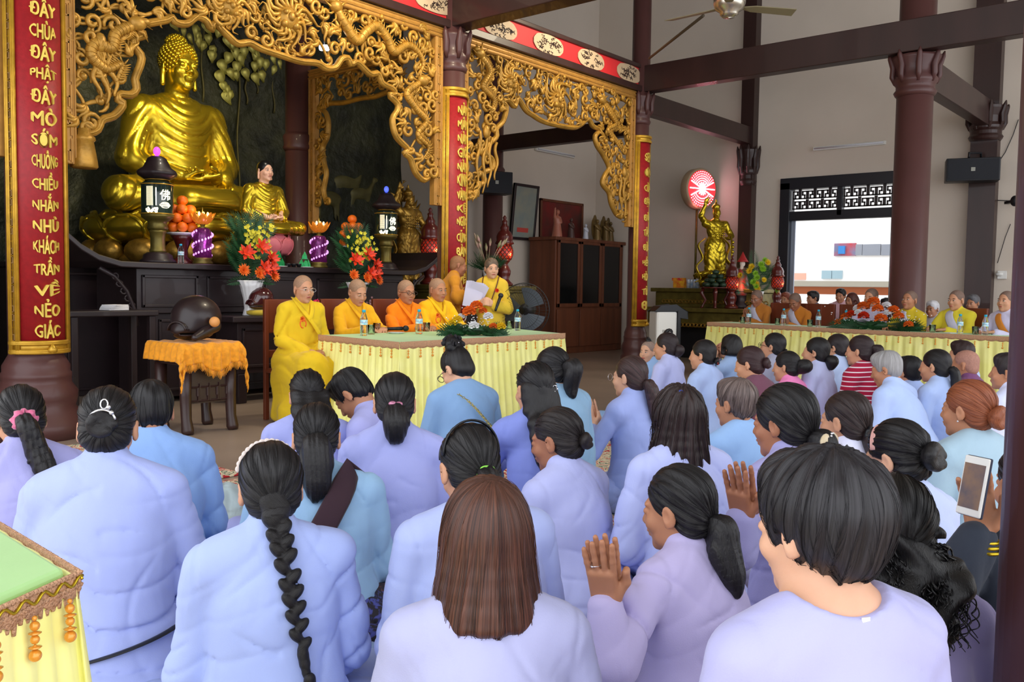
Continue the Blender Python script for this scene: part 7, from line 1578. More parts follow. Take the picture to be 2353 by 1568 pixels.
rt, T, am, g = person('person kneeling in grey blue with a swinging ponytail near the yellow table end', 1262, 797, 4.5, 40, 'lowpony', (126, 158, 186), lean=10, hp=16, hy=8, seat='kneel', seed=11, ho=dict(L=0.15, tr=0.036, tie=(0, -0.112, 0.000), lift=0.05), pose='lap', collar=False)
scrunch(rt, T[1] + T[0] @ np.array((0, -0.116, 0.000)), 0.020, mat('beige_band', (206, 170, 150), 0.6), 'hair_tie', T[0], 0.005)
rt, T, am, g = person('elderly person with a small pinned bun and stiff collared pale lavender robe', 1272, 934, 3.15, 49, 'bun', (170, 176, 220), lean=10, hp=12, hy=14, seed=12, hair=(32, 26, 26), skin='skin4', ho=dict(tie=(0, -0.118, -0.015), br=0.027, vol=-0.002), bw=1.05, wide=1.05)
rt, T, am, g = person('person with two dark headbands and a lime green hair tie, behind the bobbed hair', 1070, 972, 2.35, 18, 'lowpony', (160, 172, 218), lean=16, hp=22, seed=13, bw=1.05, ho=dict(L=0.08, tr=0.026, tie=(0.012, -0.104, -0.040), lift=0.02), pose='lap')
band(rt, T, 0.028, M['blackframe'], 'headband', 0.0035, 0.0); band(rt, T, -0.035, M['black'], 'hair_comb', 0.0035, -0.03, rx=0.082, rz=0.090)
scrunch(rt, T[1] + T[0] @ np.array((0.012, -0.116, -0.040)), 0.026, mat('lime_elastic', (150, 230, 90), 0.5), 'hair_tie', T[0], 0.0035, wob=0)
person('person with smooth brown bobbed hair in a pale lavender shirt, in front at the centre', 1118, 1096, 1.78, 6, 'bob', (166, 168, 204), hs=1.0, hair=(48, 31, 27), lean=7, hp=5, seed=14, bw=1.06, collar=False, fold=0.006, ho=dict(len=-0.150, col2=(112, 70, 54), vol=0.005, fc=-0.01, part=0.01, sn=30), skin='skin3')
rt, T, am, g = person('person praying in a mauve robe with a wavy black low ponytail, palms pressed together', 1556, 1066, 2.32, 53, 'lowpony', (172, 164, 202), lean=10, hp=8, hy=10, seed=15, hs=0.93, pose='pray', targets={-1: ((1398, 1372, 2.10), (1372, 1222, 2.04)), 1: ((1404, 1370, 2.10), (1384, 1226, 2.04))}, handfine=True, skin='skin2', ho=dict(L=0.16, tr=0.034, tie=(0, -0.108, -0.040), lift=0.02, rough=1.6), bw=1.04, fold=0.009)
w_ = np.array(am[-1][2]); b = MB(); f_ = nrm(np.array(am[-1][3][0])); t_ = nrm(np.array(am[-1][3][2])); pc = w_ + f_ * 0.097 - t_ * 0.012
b.tube([pc + 0.0098 * (math.cos(a) * t_ + math.sin(a) * np.array((1, 0, 0))) for a in np.linspace(0, 2 * pi, 16)[:-1]], 0.0014, 6, closed=True); b.ell(pc - np.array((0.0112, 0, 0)), 0.0028); b.build('ring', M['silver'], rt)
rt, T, am, g = person('person with wavy shoulder length dark hair and a small blue clip, in pale lavender', 1560, 884, 3.1, 34, 'bob', (172, 180, 224), hair=(30, 22, 22), lean=8, hp=2, seed=16, ho=dict(len=-0.165, vol=0.004, rough=3.0, col2=(62, 44, 42), fc=-0.005), collar=False, bw=1.05)
b = MB(); b.ell(T[1] + T[0] @ np.array((-0.03, -0.07, 0.108)), (0.011, 0.004, 0.006), R=T[0]); b.build('hair_clip', mat('navy_clip', (40, 60, 150), 0.3), rt)
rt, T, am, g = person('person with a long dark ponytail and rhinestone clip praying in a lavender tunic', 1450, 817, 4.8, 51, 'longpony', (150, 164, 216), hair=DBROWN, lean=4, hp=2, hy=8, seed=17, pose='pray', skin='skin3', ho=dict(L=0.40, tr=0.034, tie=(0, -0.108, -0.035), sway=0.05, lift=0.03, col2=(84, 58, 58)), bw=0.94, fold=0.005)
b = MB()
for i in range(6): b.ell(T[1] + T[0] @ np.array((0.010 * math.cos(i) + 0.012, -0.134, -0.030 + 0.012 * math.sin(i * 1.7))), 0.0045, 8, 6)
b.build('hair_clip', M['silver'], rt)
b = MB()
for sx in (-1, 1): b.tube([T[1] + T[0] @ np.array((sx * 0.034 + 0.024 * math.cos(a), 0.110, 0.020 * math.sin(a))) for a in np.linspace(0, 2 * pi, 16)[:-1]], 0.0013, 5, closed=True)
b.build('glasses', M['silver'], rt)
person('person with short grey brown hair in a sky blue top', 1692, 868, 4.0, 45, 'short', (142, 176, 220), hair=(58, 46, 44), lean=5, hp=4, hy=8, seed=18, collar=False, ho=dict(col2=(150, 132, 126), vol=0.002), skin='skin2', bw=0.92, fold=0.004)
rt, T, am, g = person('person praying in a dusky mauve robe, full black hair caught in a satin bow clip', 1802, 884, 2.75, 51, 'lowpony', (146, 144, 188), lean=6, hp=6, hy=10, seed=19, pose='pray', prot=0.15, targets={-1: ((1712, 1180, 2.50), (1692, 1066, 2.44)), 1: ((1714, 1176, 2.5), (1698, 1068, 2.44))}, handfine=True, skin='skin4', ho=dict(L=0.09, tr=0.031, tie=(0, -0.112, -0.050), vol=0.007), bw=1.0)
b = MB()
for sx in (-1, 1): b.ell(T[1] + T[0] @ np.array((sx * 0.028, -0.158, -0.050)), (0.028, 0.012, 0.019), R=T[0] @ rotm('y', sx * 0.5))
b.build('bow_clip', mat('ivory_satin', (214, 196, 160), 0.3, sheen=0.4, var=0.15, vscale=30), rt)
b = MB()
for i in range(7): b.ell(T[1] + T[0] @ np.array((0.009 * math.cos(i * 1.05), -0.170, -0.038 + 0.009 * math.sin(i * 1.05))), 0.004, 8, 6)
b.build('rhinestone', M['silver'], rt)
rt, T, am, g = person('person with smooth dark brown hair in a black beaded clip, in a white shirt', 1945, 898, 3.45, 51, 'lowpony', (206, 208, 232), hair=(32, 24, 25), lean=4, hp=4, hy=8, seed=20, ho=dict(L=0.09, tr=0.030, tie=(0, -0.110, -0.050), lift=0.02, col2=(60, 43, 40)), bw=0.9)
scrunch(rt, T[1] + T[0] @ np.array((0, -0.116, -0.050)), 0.028, M['black'], 'hair_clip', T[0], 0.008)
rt, T, am, g = person('person with a pale pink headband and a loose messy bun', 2050, 962, 2.72, 49, 'bun', (178, 190, 228), lean=8, hp=14, hy=12, seed=21, skin='skin3', ho=dict(tie=(0, -0.118, -0.005), br=0.040, rough=2.0), bw=0.95)
band(rt, T, 0.034, mat('pink_plastic_band', (226, 174, 166), 0.4), 'headband', 0.0042, -0.004, w=2.6)
person('person with long curly black hair hanging over a mauve top', 2055, 1094, 1.85, 16, 'long', (128, 120, 160), lean=4, hp=2, hair=(10, 9, 11), seed=22, ho=dict(L=0.19, w=0.118, curly=True, vol=0.006), collar=False, bw=1.0, fold=0.005)
rt, T, am, g = person('person with coppery hair in a low bun under a black buckle clip', 2230, 873, 3.45, 51, 'bun', (150, 176, 192), hair=AUBURN, lean=6, hp=2, hy=12, seed=23, collar=False, skin='skin2', ho=dict(tie=(0, -0.120, -0.020), br=0.042, col2=(168, 98, 62), vol=0.002), bw=1.08, pose=('lap', 'lap'), pants=(118, 138, 150), wide=1.05)
b = MB()
for sx in (-1, 1): b.tube([T[1] + T[0] @ np.array((0.060 + 0.001 * sx, -0.134 + sx * 0.009 + 0.012 * math.cos(a), 0.004 + 0.012 * math.sin(a))) for a in np.linspace(0, 2 * pi, 16)[:-1]], 0.0028, 6, closed=True)
b.build('buckle_ornament', M['silver'], rt)
b = MB(); b.box(T[1] + T[0] @ np.array((0.050, -0.130, 0.004)), (0.012, 0.060, 0.032), T[0]); b.build('hair_clip', M['black'], rt, bevel=0.004)
b = MB(); b.ell(T[1] + T[0] @ np.array((-0.084, -0.004, -0.040)), 0.004); b.ell(T[1] + T[0] @ np.array((0.084, -0.004, -0.040)), 0.004); b.build('earring', M['silver'], rt)
rt, T, am, g = person('person with cropped dark hair and bare nape in a lilac collarless top, nearest the camera', 1874, 1034, 1.40, 40, 'short', (160, 160, 200), hair=(26, 24, 27), lean=7, hp=8, hy=14, seed=24, collar=False, skin='skin3', fold=0.004, bw=1.06, ho=dict(bulky=True, vol=0.008, rough=1.8, col2=(50, 48, 52), fc=0.004), hs=0.95, scoop=True)
b = MB(); b.box(g['N'] + np.array((0, -0.078, 0.004)), (0.014, 0.003, 0.012)); b.build('care_label', M['paper'], rt)
# the one filming with a phone behind the dark post
rt, T, am, g = person('person filming with a phone, in dark clothes at the right edge', 2375, 1010, 2.2, 28, 'lowpony', (58, 64, 76), lean=6, hp=4, hy=6, seed=25, pose=('phone', 'lap'), targets={-1: ((2258, 1222, 2.12), (2242, 1120, 2.14))}, handfine=True, skin='skin2', ho=dict(L=0.12, tr=0.03), bw=1.05, collar=False)
PH_ARM = (rt, am)

back = [
 ('elderly person with full grey hair leaning forward in a pale blue robe', 2030, 806, 5.7, 63, 'short', (164, 184, 226), GREY, 24, 16, dict(ho=dict(col2=(176, 176, 178), vol=0.002), skin='skin2', bw=1.1, hy=12)),
 ('child with a topknot sitting on a lap beside the white air cooler', 1490, 782, 7.5, 150, 'shaved', (140, 172, 214), BLACK, 0, 0, dict(hs=0.78, face=True, bw=0.72, ho=dict(stub=(150, 128, 116)), skin='skin3')),
 ('person holding the child, dark hair pinned low, in a pale lavender robe', 1532, 764, 7.2, 63, 'lowpony', (172, 178, 222), (36, 26, 28), 6, 2, dict(ho=dict(L=0.06, tr=0.03, lift=0.02), hy=8)),
 ('person with a red ringed hair tie in a pale blue robe by the bronze altar', 1617, 780, 6.6, 61, 'bun', (160, 180, 222), BLACK, 6, 2, dict(ho=dict(tie=(0, -0.115, -0.045), br=0.026), hy=10)),
 ('person with chin length hair raising both hands to the mouth', 1682, 768, 7.8, 59, 'bob', (150, 176, 216), BLACK, 4, -4, dict(ho=dict(len=-0.06), pose='cheek', hy=10)),
 ('person in a brown maroon top with a dark bun', 1718, 795, 5.8, 63, 'bun', (112, 70, 88), (46, 28, 30), 10, 12, dict(ho=dict(tie=(0, -0.118, -0.010), br=0.034), collar=False, hy=8, pants=(66, 44, 50), bw=1.05)),
 ('person in a bright pink blouse with a bushy tied tail', 1808, 806, 6.5, 63, 'lowpony', (226, 128, 182), BLACK, 8, 4, dict(ho=dict(L=0.06, tr=0.038, tie=(0, -0.112, 0.020), lift=0.045), hy=8)),
 ('person in glasses and a grey tunic in front of the long table', 1783, 765, 7.3, 61, 'bun', (150, 152, 172), BLACK, 2, -6, dict(ho=dict(tie=(0, -0.112, -0.03), br=0.026), glasses=True, hy=10)),
 ('person in a whitish robe with a blue scrunchie', 1880, 775, 6.7, 67, 'lowpony', (180, 188, 226), BLACK, 6, -2, dict(ho=dict(L=0.07, tr=0.034, tie=(0, -0.110, -0.045), lift=0.03), hy=6, tie=(60, 70, 190))),
 ('person in a pale grey robe with a very long brown ponytail', 1925, 767, 7.4, 61, 'longpony', (168, 184, 216), (32, 24, 26), 4, 0, dict(ho=dict(L=0.34, tr=0.03, tie=(0, -0.108, -0.040), sway=0.05), hy=6)),
 ('person in a red and white striped top with a raised ponytail', 1978, 770, 6.5, 61, 'lowpony', (160, 28, 60), (38, 26, 28), 4, 2, dict(ho=dict(L=0.12, tr=0.024, tie=(0, -0.105, 0.030), lift=0.05), stripes=((226, 214, 222), 30.0, 0.78), collar=False, hy=10, pants=(90, 80, 96))),
 ('boy with a black bowl cut in front of the long table', 2090, 818, 6.3, 45, 'short', (160, 180, 226), (16, 16, 20), 6, 6, dict(ho=dict(bulky=False, vol=0.004), bw=0.85, pose='pray', hs=0.92)),
 ('person in a pale blue robe with a long black ponytail, beside the bald person', 2152, 802, 5.95, 63, 'longpony', (164, 184, 226), BLACK, 6, 2, dict(ho=dict(L=0.30, tr=0.028, tie=(0, -0.108, -0.020), sway=0.03), hy=6)),
 ('bald person in a plum coloured robe', 2220, 802, 6.45, 67, 'shaved', (118, 74, 116), BLACK, 10, 4, dict(ho=dict(stub=(176, 128, 112)), skin='skin2', hy=4)),
 ('person with dark brown hair just behind the bald person', 2212, 782, 7.2, 67, 'short', (168, 184, 222), (42, 28, 28), 6, 2, dict(ho=dict(), hy=4)),
 ('person with short dark hair in white and lavender beside the dark post', 2322, 812, 5.4, 69, 'short', (196, 202, 230), (38, 32, 34), 4, 0, dict(ho=dict(vol=0.003), skin='skin2', hy=10)),
]
for i, (lb, x, y, Z, tn, st, sh_, hc, ln, hp_, kw) in enumerate(back):
    gl = kw.pop('glasses', False); tc_ = kw.pop('tie', None)
    rt, T, am, g = person(lb, x, y, Z, tn, st, sh_, hc, ln, hp_, seed=40 + i, **kw)
    if 'child' in lb:
        b = MB(); b.tube([T[1] + T[0] @ np.array((0.02 * math.sin(a), -0.03 + 0.03 * math.cos(a), 0.118 + 0.03 * math.sin(a))) for a in np.linspace(-0.6, 3.6, 9)], [0.016, 0.017, 0.016, 0.015, 0.014, 0.012, 0.01, 0.009, 0.006], 8); b.build('topknot', hairmat(BLACK), rt)
    if gl:
        b = MB()
        for sx in (-1, 1): b.tube([T[1] + T[0] @ np.array((sx * 0.034 + 0.024 * math.cos(a), 0.110, 0.020 * math.sin(a))) for a in np.linspace(0, 2 * pi, 16)[:-1]], 0.002, 5, closed=True); b.tube([T[1] + T[0] @ np.array(p) for p in ((sx * 0.058, 0.106, 0.004), (sx * 0.076, 0.06, 0.006), (sx * 0.082, 0.0, 0.0))], 0.002, 5)
        b.build('glasses', M['black'], rt)
    if tc_: scrunch(rt, T[1] + T[0] @ np.array((0, -0.118, -0.045)), 0.022, mat('blue_scrunchie', tc_, 0.6), 'scrunchie', T[0], 0.010)
    if 'red ringed' in lb: scrunch(rt, T[1] + T[0] @ np.array((0, -0.128, -0.050)), 0.020, mat('coral_elastic', (240, 90, 80), 0.5), 'hair_tie', T[0], 0.004, wob=0)

# ------------------------------------------------------------------ skirted tables
def skirt_table(label, corners, z, sides, pitch=0.085, tassel_group=None, topm='topcloth', big=False, fold_a=0.018):
    """corners: 4 plan points, counter-clockwise; sides: indices of edges that carry the gathered skirt"""
    r = empty('skirted_table', (0, 0, 0), 0, label, 'table'); C = [np.array(c, float) for c in corners]; cen = sum(C) / 4
    b = MB(); n = len(C); V = [(c[0], c[1], z - 0.02) for c in C] + [(c[0], c[1], z) for c in C]; b.add(V, [(3, 2, 1, 0), (4, 5, 6, 7)] + [(i, (i + 1) % 4, (i + 1) % 4 + 4, i + 4) for i in range(4)]); b.build('table_top', M[topm], r, smooth=False, bevel=0.008)
    b = MB()
    for c in C: p = cen + (c - cen) * 0.9; b.box2((p[0] - 0.02, p[1] - 0.02, 0), (p[0] + 0.02, p[1] + 0.02, z - 0.02))
    b.build('legs', M['chrome'], r, smooth=False) if False else None
    for k, c in enumerate(C): p = cen + (c - cen) * 0.88; q = MB(); q.box2((p[0] - 0.02, p[1] - 0.02, 0), (p[0] + 0.02, p[1] + 0.02, z - 0.02)); q.build('leg', M['chrome'], r, smooth=False)
    for s_ in sides:
        a, c = C[s_], C[(s_ + 1) % 4]; L_ = np.linalg.norm(c - a); d = (c - a) / L_; nn = np.array((d[1], -d[0])); nf = max(4, int(L_ / pitch)); rs = random.Random(s_ * 7 + int(L_ * 100)); ph = [rs.uniform(0.7, 1.35) for _ in range(nf + 2)]; cum = np.concatenate([[0], np.cumsum(ph)]); 
        def fn(u, v):
            t = v; s = u * L_; kx = np.interp(u * cum[-1], cum, np.arange(len(cum))); w_ = (math.sin(kx * 2 * pi) * 0.7 + 0.3 * math.sin(kx * 4 * pi + 1.0)); amp = fold_a * (0.15 + 1.1 * t ** 0.8) * ph[min(int(kx), nf)]
            amp *= min(1, 14 * min(u, 1 - u)); o = 0.008 + 0.055 * t + amp * w_ * 1.0; side = 0.010 * t * math.sin(kx * 2 * pi + 1.4)
            e0 = -0.05 * t if u <= 0.0 else 0; e_ = o + 0.004; s = -e_ + (L_ + 2 * e_) * u; p = a + d * (s + side) + nn * o
            return (p[0], p[1], z - 0.012 - (z - 0.03) * t)
        b = MB(); b.grid(fn, nf * 10, 14); b.build('gathered_skirt', M['skirt'], r, thick=0.003)
        # braid trim with scalloped lower edge
        h_ = 0.048 if not big else 0.029; m_ = max(12, int(L_ / (0.05 if not big else 0.02)))
        def tf(u, v): p = a + d * (-0.014 + u * (L_ + 0.028)) + nn * 0.014; return (p[0], p[1], z + (0.004 if not big else -0.006) - h_ * v - (0.010 * abs(math.sin(u * m_ * pi / 2)) if v > 0.99 else 0))
        b = MB(); b.grid(tf, m_ * 4, 3); b.build('braid_trim', M['braidtrim'], r, thick=0.004)
        if big:
            b = MB(); b.tube([np.array(tf(u, 0.42)) + np.array((nn[0] * 0.006, nn[1] * 0.006, 0.0055 * math.sin(u * L_ * 190))) for u in np.linspace(0, 1, int(L_ * 420))], 0.0026, 6); b.build('gold_cord', M['gold'], r)
            b = MB(); nlo = int(L_ / 0.011)
            for i in range(nlo): q = np.array(tf((i + 0.5) / nlo, 1.0)); b.tube([q, q + (0, 0, -0.010 - 0.005 * math.sin(i * 1.7))], [0.0045, 0.003], 5)
            for vv in (0.08, 0.72): b.tube([np.array(tf(u, vv)) + np.array((nn[0] * 0.005, nn[1] * 0.005, 0.002 * math.sin(u * L_ * 900))) for u in np.linspace(0, 1, int(L_ * 900))], 0.0028, 5)
            b.build('loop_fringe', M['braidtrim'], r)
        nt = max(3, int(L_ / (0.135 if not big else 0.15)))
        for i in range(nt):
            p = a + d * L_ * (i + (0.5 if not big else 0.62)) / nt + nn * (0.026 if not big else 0.03); b = MB(); k = 1.0 if not big else 0.92; z0 = z - h_ - 0.006
            seq = [(0.004, 0.004), (0.0075, 0.016), (0.0035, 0.027), (0.007, 0.037), (0.0035, 0.048), (0.0095, 0.062)]
            for rr2, dz in seq: b.ell((p[0], p[1], z0 - dz * k), rr2 * k, 10 if not big else 16, 6 if not big else 10)
            if big:
                for dz in (0.030, 0.052): b.lathe([(0.006, 0.0), (0.009, 0.002), (0.003, 0.004)], 12, (p[0], p[1], z0 - dz * k + 0.001))
            b.build('bead_tassel', M['bead'], r)
    return r
ZTB = 0.77
t1 = skirt_table('yellow skirted table with green top in front of the four seated monks', [(4.66, 5.06), (6.86, 5.14), (7.22, 6.06), (4.82, 6.24)], ZTB, [0, 3])
skirt_table('long yellow skirted table with green top along the right side of the hall', [(10.99, 5.74), (10.47, 5.80), (9.80, 1.40), (10.15, 1.40)][::-1] if 0 else [(10.98, 5.76), (10.10, 1.40), (10.62, 1.30), (11.50, 5.66)], ZTB, [3, 0], pitch=0.12)
c0 = on_z(148, 1306, 0.77)[:2]; dA = nrm(np.array((0.45 - 0.56, 1.26 - 1.285))) ; 
p_b = on_z(-60, 1178, ZTB)[:2]; p_c = on_z(-120, 1422, ZTB)[:2]
skirt_table('green topped corner of the foreground table with copper braid and amber bead tassels', [tuple(p_c), tuple(c0), tuple(p_b), tuple(p_b + p_c - c0)], ZTB, [0, 1], pitch=0.16, big=True, fold_a=0.012)

# ------------------------------------------------------------------ chairs
def chair(label, x, y, rz, hb=1.06, group=None, w=0.44):
    r = empty('wooden_chair', (x, y, 0), rz, label, 'chair', group)   # faces local +y
    b = MB(); b.box2((-w / 2, -0.20, 0.42), (w / 2, 0.24, 0.46)); b.build('seat', M['chairwood'], r, smooth=False, bevel=0.01)
    for sx in (-1, 1):
        b = MB(); b.box2((sx * (w / 2 - 0.02) - 0.02, 0.19, 0), (sx * (w / 2 - 0.02) + 0.02, 0.23, 0.42)); b.build('leg', M['chairwood'], r, smooth=False, bevel=0.005)
        b = MB(); b.box2((sx * (w / 2 - 0.02) - 0.02, -0.23, 0), (sx * (w / 2 - 0.02) + 0.02, -0.19, hb)); b.build('leg', M['chairwood'], r, smooth=False, bevel=0.005)
    b = MB(); b.box2((-w / 2, -0.235, hb - 0.30), (w / 2, -0.20, hb)); b.box2((-w / 2, -0.23, 0.55), (w / 2, -0.205, 0.62)); b.build('backrest', M['chairwood'], r, smooth=False, bevel=0.008)
    return r

# ------------------------------------------------------------------ seated monks at the first table
def face_turn(px, az_deg):  # turn so that the person faces a room direction
    def f(P): return az_deg - math.degrees(math.atan2(P[1], P[0]))
    return f
def seat_person(label, px, py, plane, val, az, **kw):
    P = on_y(px, py, val) if plane == 'y' else on_x(px, py, val); Z = depth(P); tn = az - math.degrees(math.atan2(P[1], P[0]))
    return person(label, px, py, Z, tn, **kw)
def spectacles(rt, T, m_, r0=0.0013):
    b = MB()
    for sx in (-1, 1): b.tube([T[1] + T[0] @ np.array((sx * 0.033 + 0.024 * math.cos(a), 0.110, 0.001 + 0.016 * math.sin(a))) for a in np.linspace(0, 2 * pi, 20)[:-1]], r0, 5, closed=True); b.tube([T[1] + T[0] @ np.array(p) for p in ((sx * 0.057, 0.108, 0.005), (sx * 0.078, 0.07, 0.006), (sx * 0.082, 0.0, 0.0))], r0, 5)
    b.tube([T[1] + T[0] @ np.array((x, 0.112, 0.003)) for x in (-0.009, 0.009)], r0, 5); b.build('glasses', m_, rt)
def robe_lapel(rt, g, T, col, seed=0, right=True):
    """crossed collar bands of a monastic robe"""
    N_, s_, H_ = g['N'], g['s'], g['H']; 
    for sg in (1, -1):
        P = resample([N_ + np.array((sg * 0.060, -0.045, 0.050)), N_ + np.array((sg * 0.074, 0.03, 0.020)), N_ + np.array((sg * 0.045, 0.098, -0.06)), N_ + np.array((-sg * 0.02, 0.138, -0.16)), N_ + np.array((-sg * 0.10, 0.140, -0.27))], 18)
        if sg == -1: P = P[:12]
        b = MB(); b.tube(P, 0.022, 8, flat=0.35, upv=(0, 1, 0.4)); b.build('collar_band', cloth(col), rt)
YEL = (228, 192, 40); YOR = (236, 176, 34); ORG = (244, 134, 22); OCH = (204, 138, 44)
mk = [('seated monk in bright yellow robe and thin glasses, first on the left of the table', 697, 630, 6.42, -94, YEL, 4, 4, 'skin1', dict(bw=1.18, drape=True, hy=-4, wide=1.1, fat=1.08, hs=1.06, pose='lap'), M['silver'], 'open'),
      ('seated monk in golden yellow robe looking down with closed eyes, second at the table', 826, 640, 6.56, -98, YOR, 5, 20, 'skin1', dict(bw=1.12, fat=1.10, hs=1.05, pose='table'), None, 'closed'),
      ('seated monk in vivid orange robe and black glasses, third at the table', 934, 641, 6.56, -100, ORG, 4, 6, 'skin2', dict(bw=1.05, pose='table'), M['black'], 'closed'),
      ('seated monk in golden yellow robe looking aside, nearest the standing monk', 1006, 637, 6.48, -98, (240, 186, 30), 4, 4, 'skin2', dict(bw=1.08, pose='table', hy=0), None, 'open')]
for i, (lb, px, py, Y, az, col, ln, hp_, sk, kw, gl, ey) in enumerate(mk):
    kw['hs'] = 1.03; kw.setdefault('fat', 1.07)
    rt, T, am, g = seat_person(lb, px, py, 'y', Y, az, style='shaved', shirt=col, lean=ln, hp=hp_, seat='chair', skin=sk, face=True, eyes=ey, seed=70 + i, fold=0.012, **kw)
    robe_lapel(rt, g, T, col)
    if gl: spectacles(rt, T, gl, 0.0010 if i == 0 else 0.0024)
    if i in (0, 3):
        b = MB(); petal_flower(b, g['N'] + np.array((0.085, 0.142, -0.13)), 0.032, 9, 0, i, (0, 1, 0.1), 3, 0.5); b.tube([g['N'] + np.array((0.080 + 0.03 * math.sin(a), 0.15, -0.17 - 0.035 * math.cos(a))) for a in np.linspace(0, 5.5, 12)], 0.006, 5); b.build('ribbon_flower', M['fl_orange'], rt)
    loc = rt.location; a = rt.rotation_euler[2]; chair(['brown wooden chair behind the monk in bright yellow', 'brown wooden chair behind the monk looking down', 'brown wooden chair behind the monk in vivid orange', 'brown wooden chair behind the fourth seated monk'][i], loc[0] + 0.02 * math.sin(a), loc[1] + 0.02 + 0.0 * math.cos(a), a, 1.07, w=0.43)
# standing monk handing papers and person with microphone
rt, T, am, g = person('standing monk in ochre robe leaning forward and handing over papers', 1056, 586, 9.85, -84, 'shaved', OCH, lean=16, hp=12, hy=6, seat='stand', pose=('reach', 'reach'), targets={1: ((1066, 674, 9.55), (1080, 668, 9.50)), -1: ((1058, 684, 9.65), (1074, 678, 9.60))}, skin='skin4', face=True, eyes='closed', seed=80, fold=0.012, ho=dict(stub=(150, 104, 70)), bw=1.0)
hw = arm_world(rt, np.array(am[1][2]) + nrm(am[1][3][0]) * 0.10)
b = MB(); 
for i in range(4): b.box((0.01 * i, 0.006 * i, -0.07), (0.19, 0.003, 0.27), rotm('y', 0.08 * i) @ rotm('x', 0.12 * i))
o = b.build('paper_sheets', mat('lilac_white_paper', (206, 204, 232), 0.7), smooth=False); o.location = at_d(1090, 662, 9.42); o.rotation_euler = (0.1, 0.15, -0.75); tag(o, 'sheets of white paper passed between the standing monk and the person in mustard', 'papers')
rt, T, am, g = person('standing person in a mustard tunic holding a microphone, hair pinned back', 1130, 592, 9.6, 168, 'bun', (222, 186, 60), (62, 48, 42), 0, 4, seat='stand', pose=('mic', 'mic'), skin='skin3', face=True, collar=False, seed=81, hy=28, fold=0.006, bw=0.86, fat=1.05, ho=dict(tie=(0, -0.11, 0.0), br=0.03, fc=0.004, col2=(150, 130, 110)))
b = MB(); N_ = g['N']; b.tube(resample([N_ + np.array(p) for p in ((-0.075, -0.03, 0.03), (-0.085, 0.04, 0.015), (-0.07, 0.12, -0.10), (0.0, 0.150, -0.27), (0.07, 0.12, -0.10), (0.085, 0.04, 0.015), (0.075, -0.03, 0.03))], 30), 0.006, 6); b.build('bead_necklace', mat('wood_beads', (96, 50, 34), 0.4), rt)
b = MB(); petal_flower(b, N_ + np.array((-0.09, 0.135, -0.12)), 0.03, 8, 0, 4, (0, 1, 0), 3, 0.5); b.build('rose_brooch', M['fl_red'], rt)
hw = arm_world(rt, np.array(am[-1][2])); mic = empty('microphone', (0, 0, 0), label='black handheld microphone held by the standing person in mustard', cat='microphone')
q1 = hw + np.array((-0.06, -0.10, -0.07)); q2 = hw + np.array((0.06, -0.06, 0.07)); b = MB(); b.tube([q1, q2], [0.013, 0.018], 12); b.build('handle', M['black'], mic); b = MB(); b.ell(q2 + (q2 - q1) * 0.12, 0.028, 16, 10); b.build('mic_head', M['blackframe'], mic)

# table things: bottles, glasses, microphone, centrepiece
def t2pt(px, off):
    r_ = ray(px, 750); k = r_[1] / r_[0]; X = (10.98 + off - 0.2018 * 5.76) / (1 - 0.2018 * k); return (X, X * k, ZTB + 0.001)
def tabpt(px, py): p = on_z(px, py, ZTB); return (p[0], p[1], ZTB + 0.001)
bottle(tabpt(836, 772), 'water bottle on the first table before the monk looking down', None, 0.225); bottle(tabpt(963, 768), 'water bottle on the first table before the monk in vivid orange', None, 0.225); bottle(tabpt(1189, 760), 'water bottle on the first table right of the flower centrepiece', None, 0.215)
def tumbler(loc, label, group=None, h=0.085):
    r = empty('glass_tumbler', loc, 0, label, 'glass', group); b = MB(); b.lathe([(0.030, 0), (0.036, h), (0.0335, h), (0.028, 0.006), (0, 0.006)], 20, wob=lambda a, t: 1 + 0.012 * np.cos(10 * a)); b.build('tumbler', M['glass'], r); return r
tumbler(tabpt(853, 769), 'clear tumbler just right of the first bottle on the first table'); tumbler(tabpt(866, 764), 'clear tumbler behind the other one near the first bottle'); tumbler(tabpt(980, 762), 'clear tumbler beside the bottle before the monk in orange'); tumbler(tabpt(1170, 757), 'clear tumbler beside the last bottle of the first table')
mc = empty('microphone', (0, 0, 0), label='black microphone lying on a white dish on the first table', cat='microphone'); q1 = np.array(tabpt(884, 764)) + (0, 0, 0.03); q2 = np.array(tabpt(925, 764)) + (0, 0, 0.035); b = MB(); b.tube([q1, q2], [0.014, 0.019], 12); b.build('handle', M['black'], mc); b = MB(); b.ell(q2 + nrm(q2 - q1) * 0.03, (0.032, 0.028, 0.028), 16, 10); b.build('mic_head', M['black'], mc)
b = MB(); c_ = np.array(tabpt(910, 767)); b.lathe([(0.05, 0), (0.085, 0.012), (0.08, 0.014), (0, 0.006)], 26, c_); tag(b.build('dish', M['porcelain']), 'white dish under the microphone on the first table', 'dish')
def carnation(b, c, R_, m, seed): 
    rr2 = random.Random(seed)
    for i in range(34):
        ph = i * 2.4; z = 1 - (i + 0.5) / 34 * 1.3; rxy = math.sqrt(max(0, 1 - z * z)); d = np.array((rxy * math.cos(ph), rxy * math.sin(ph), z)); F_ = frame(d); a = rr2.uniform(0, 6)
        V = [d * R_ * 0.3, d * R_ * 0.9 + F_[:, 0] * R_ * 0.34, d * R_ * (1.02 + 0.08 * rr2.random()), d * R_ * 0.9 - F_[:, 0] * R_ * 0.34, d * R_ * 0.86 + F_[:, 1] * R_ * 0.2]
        b.add(np.array(V) + c, [(0, 1, 4), (1, 2, 4), (2, 3, 4), (3, 0, 4)], m)
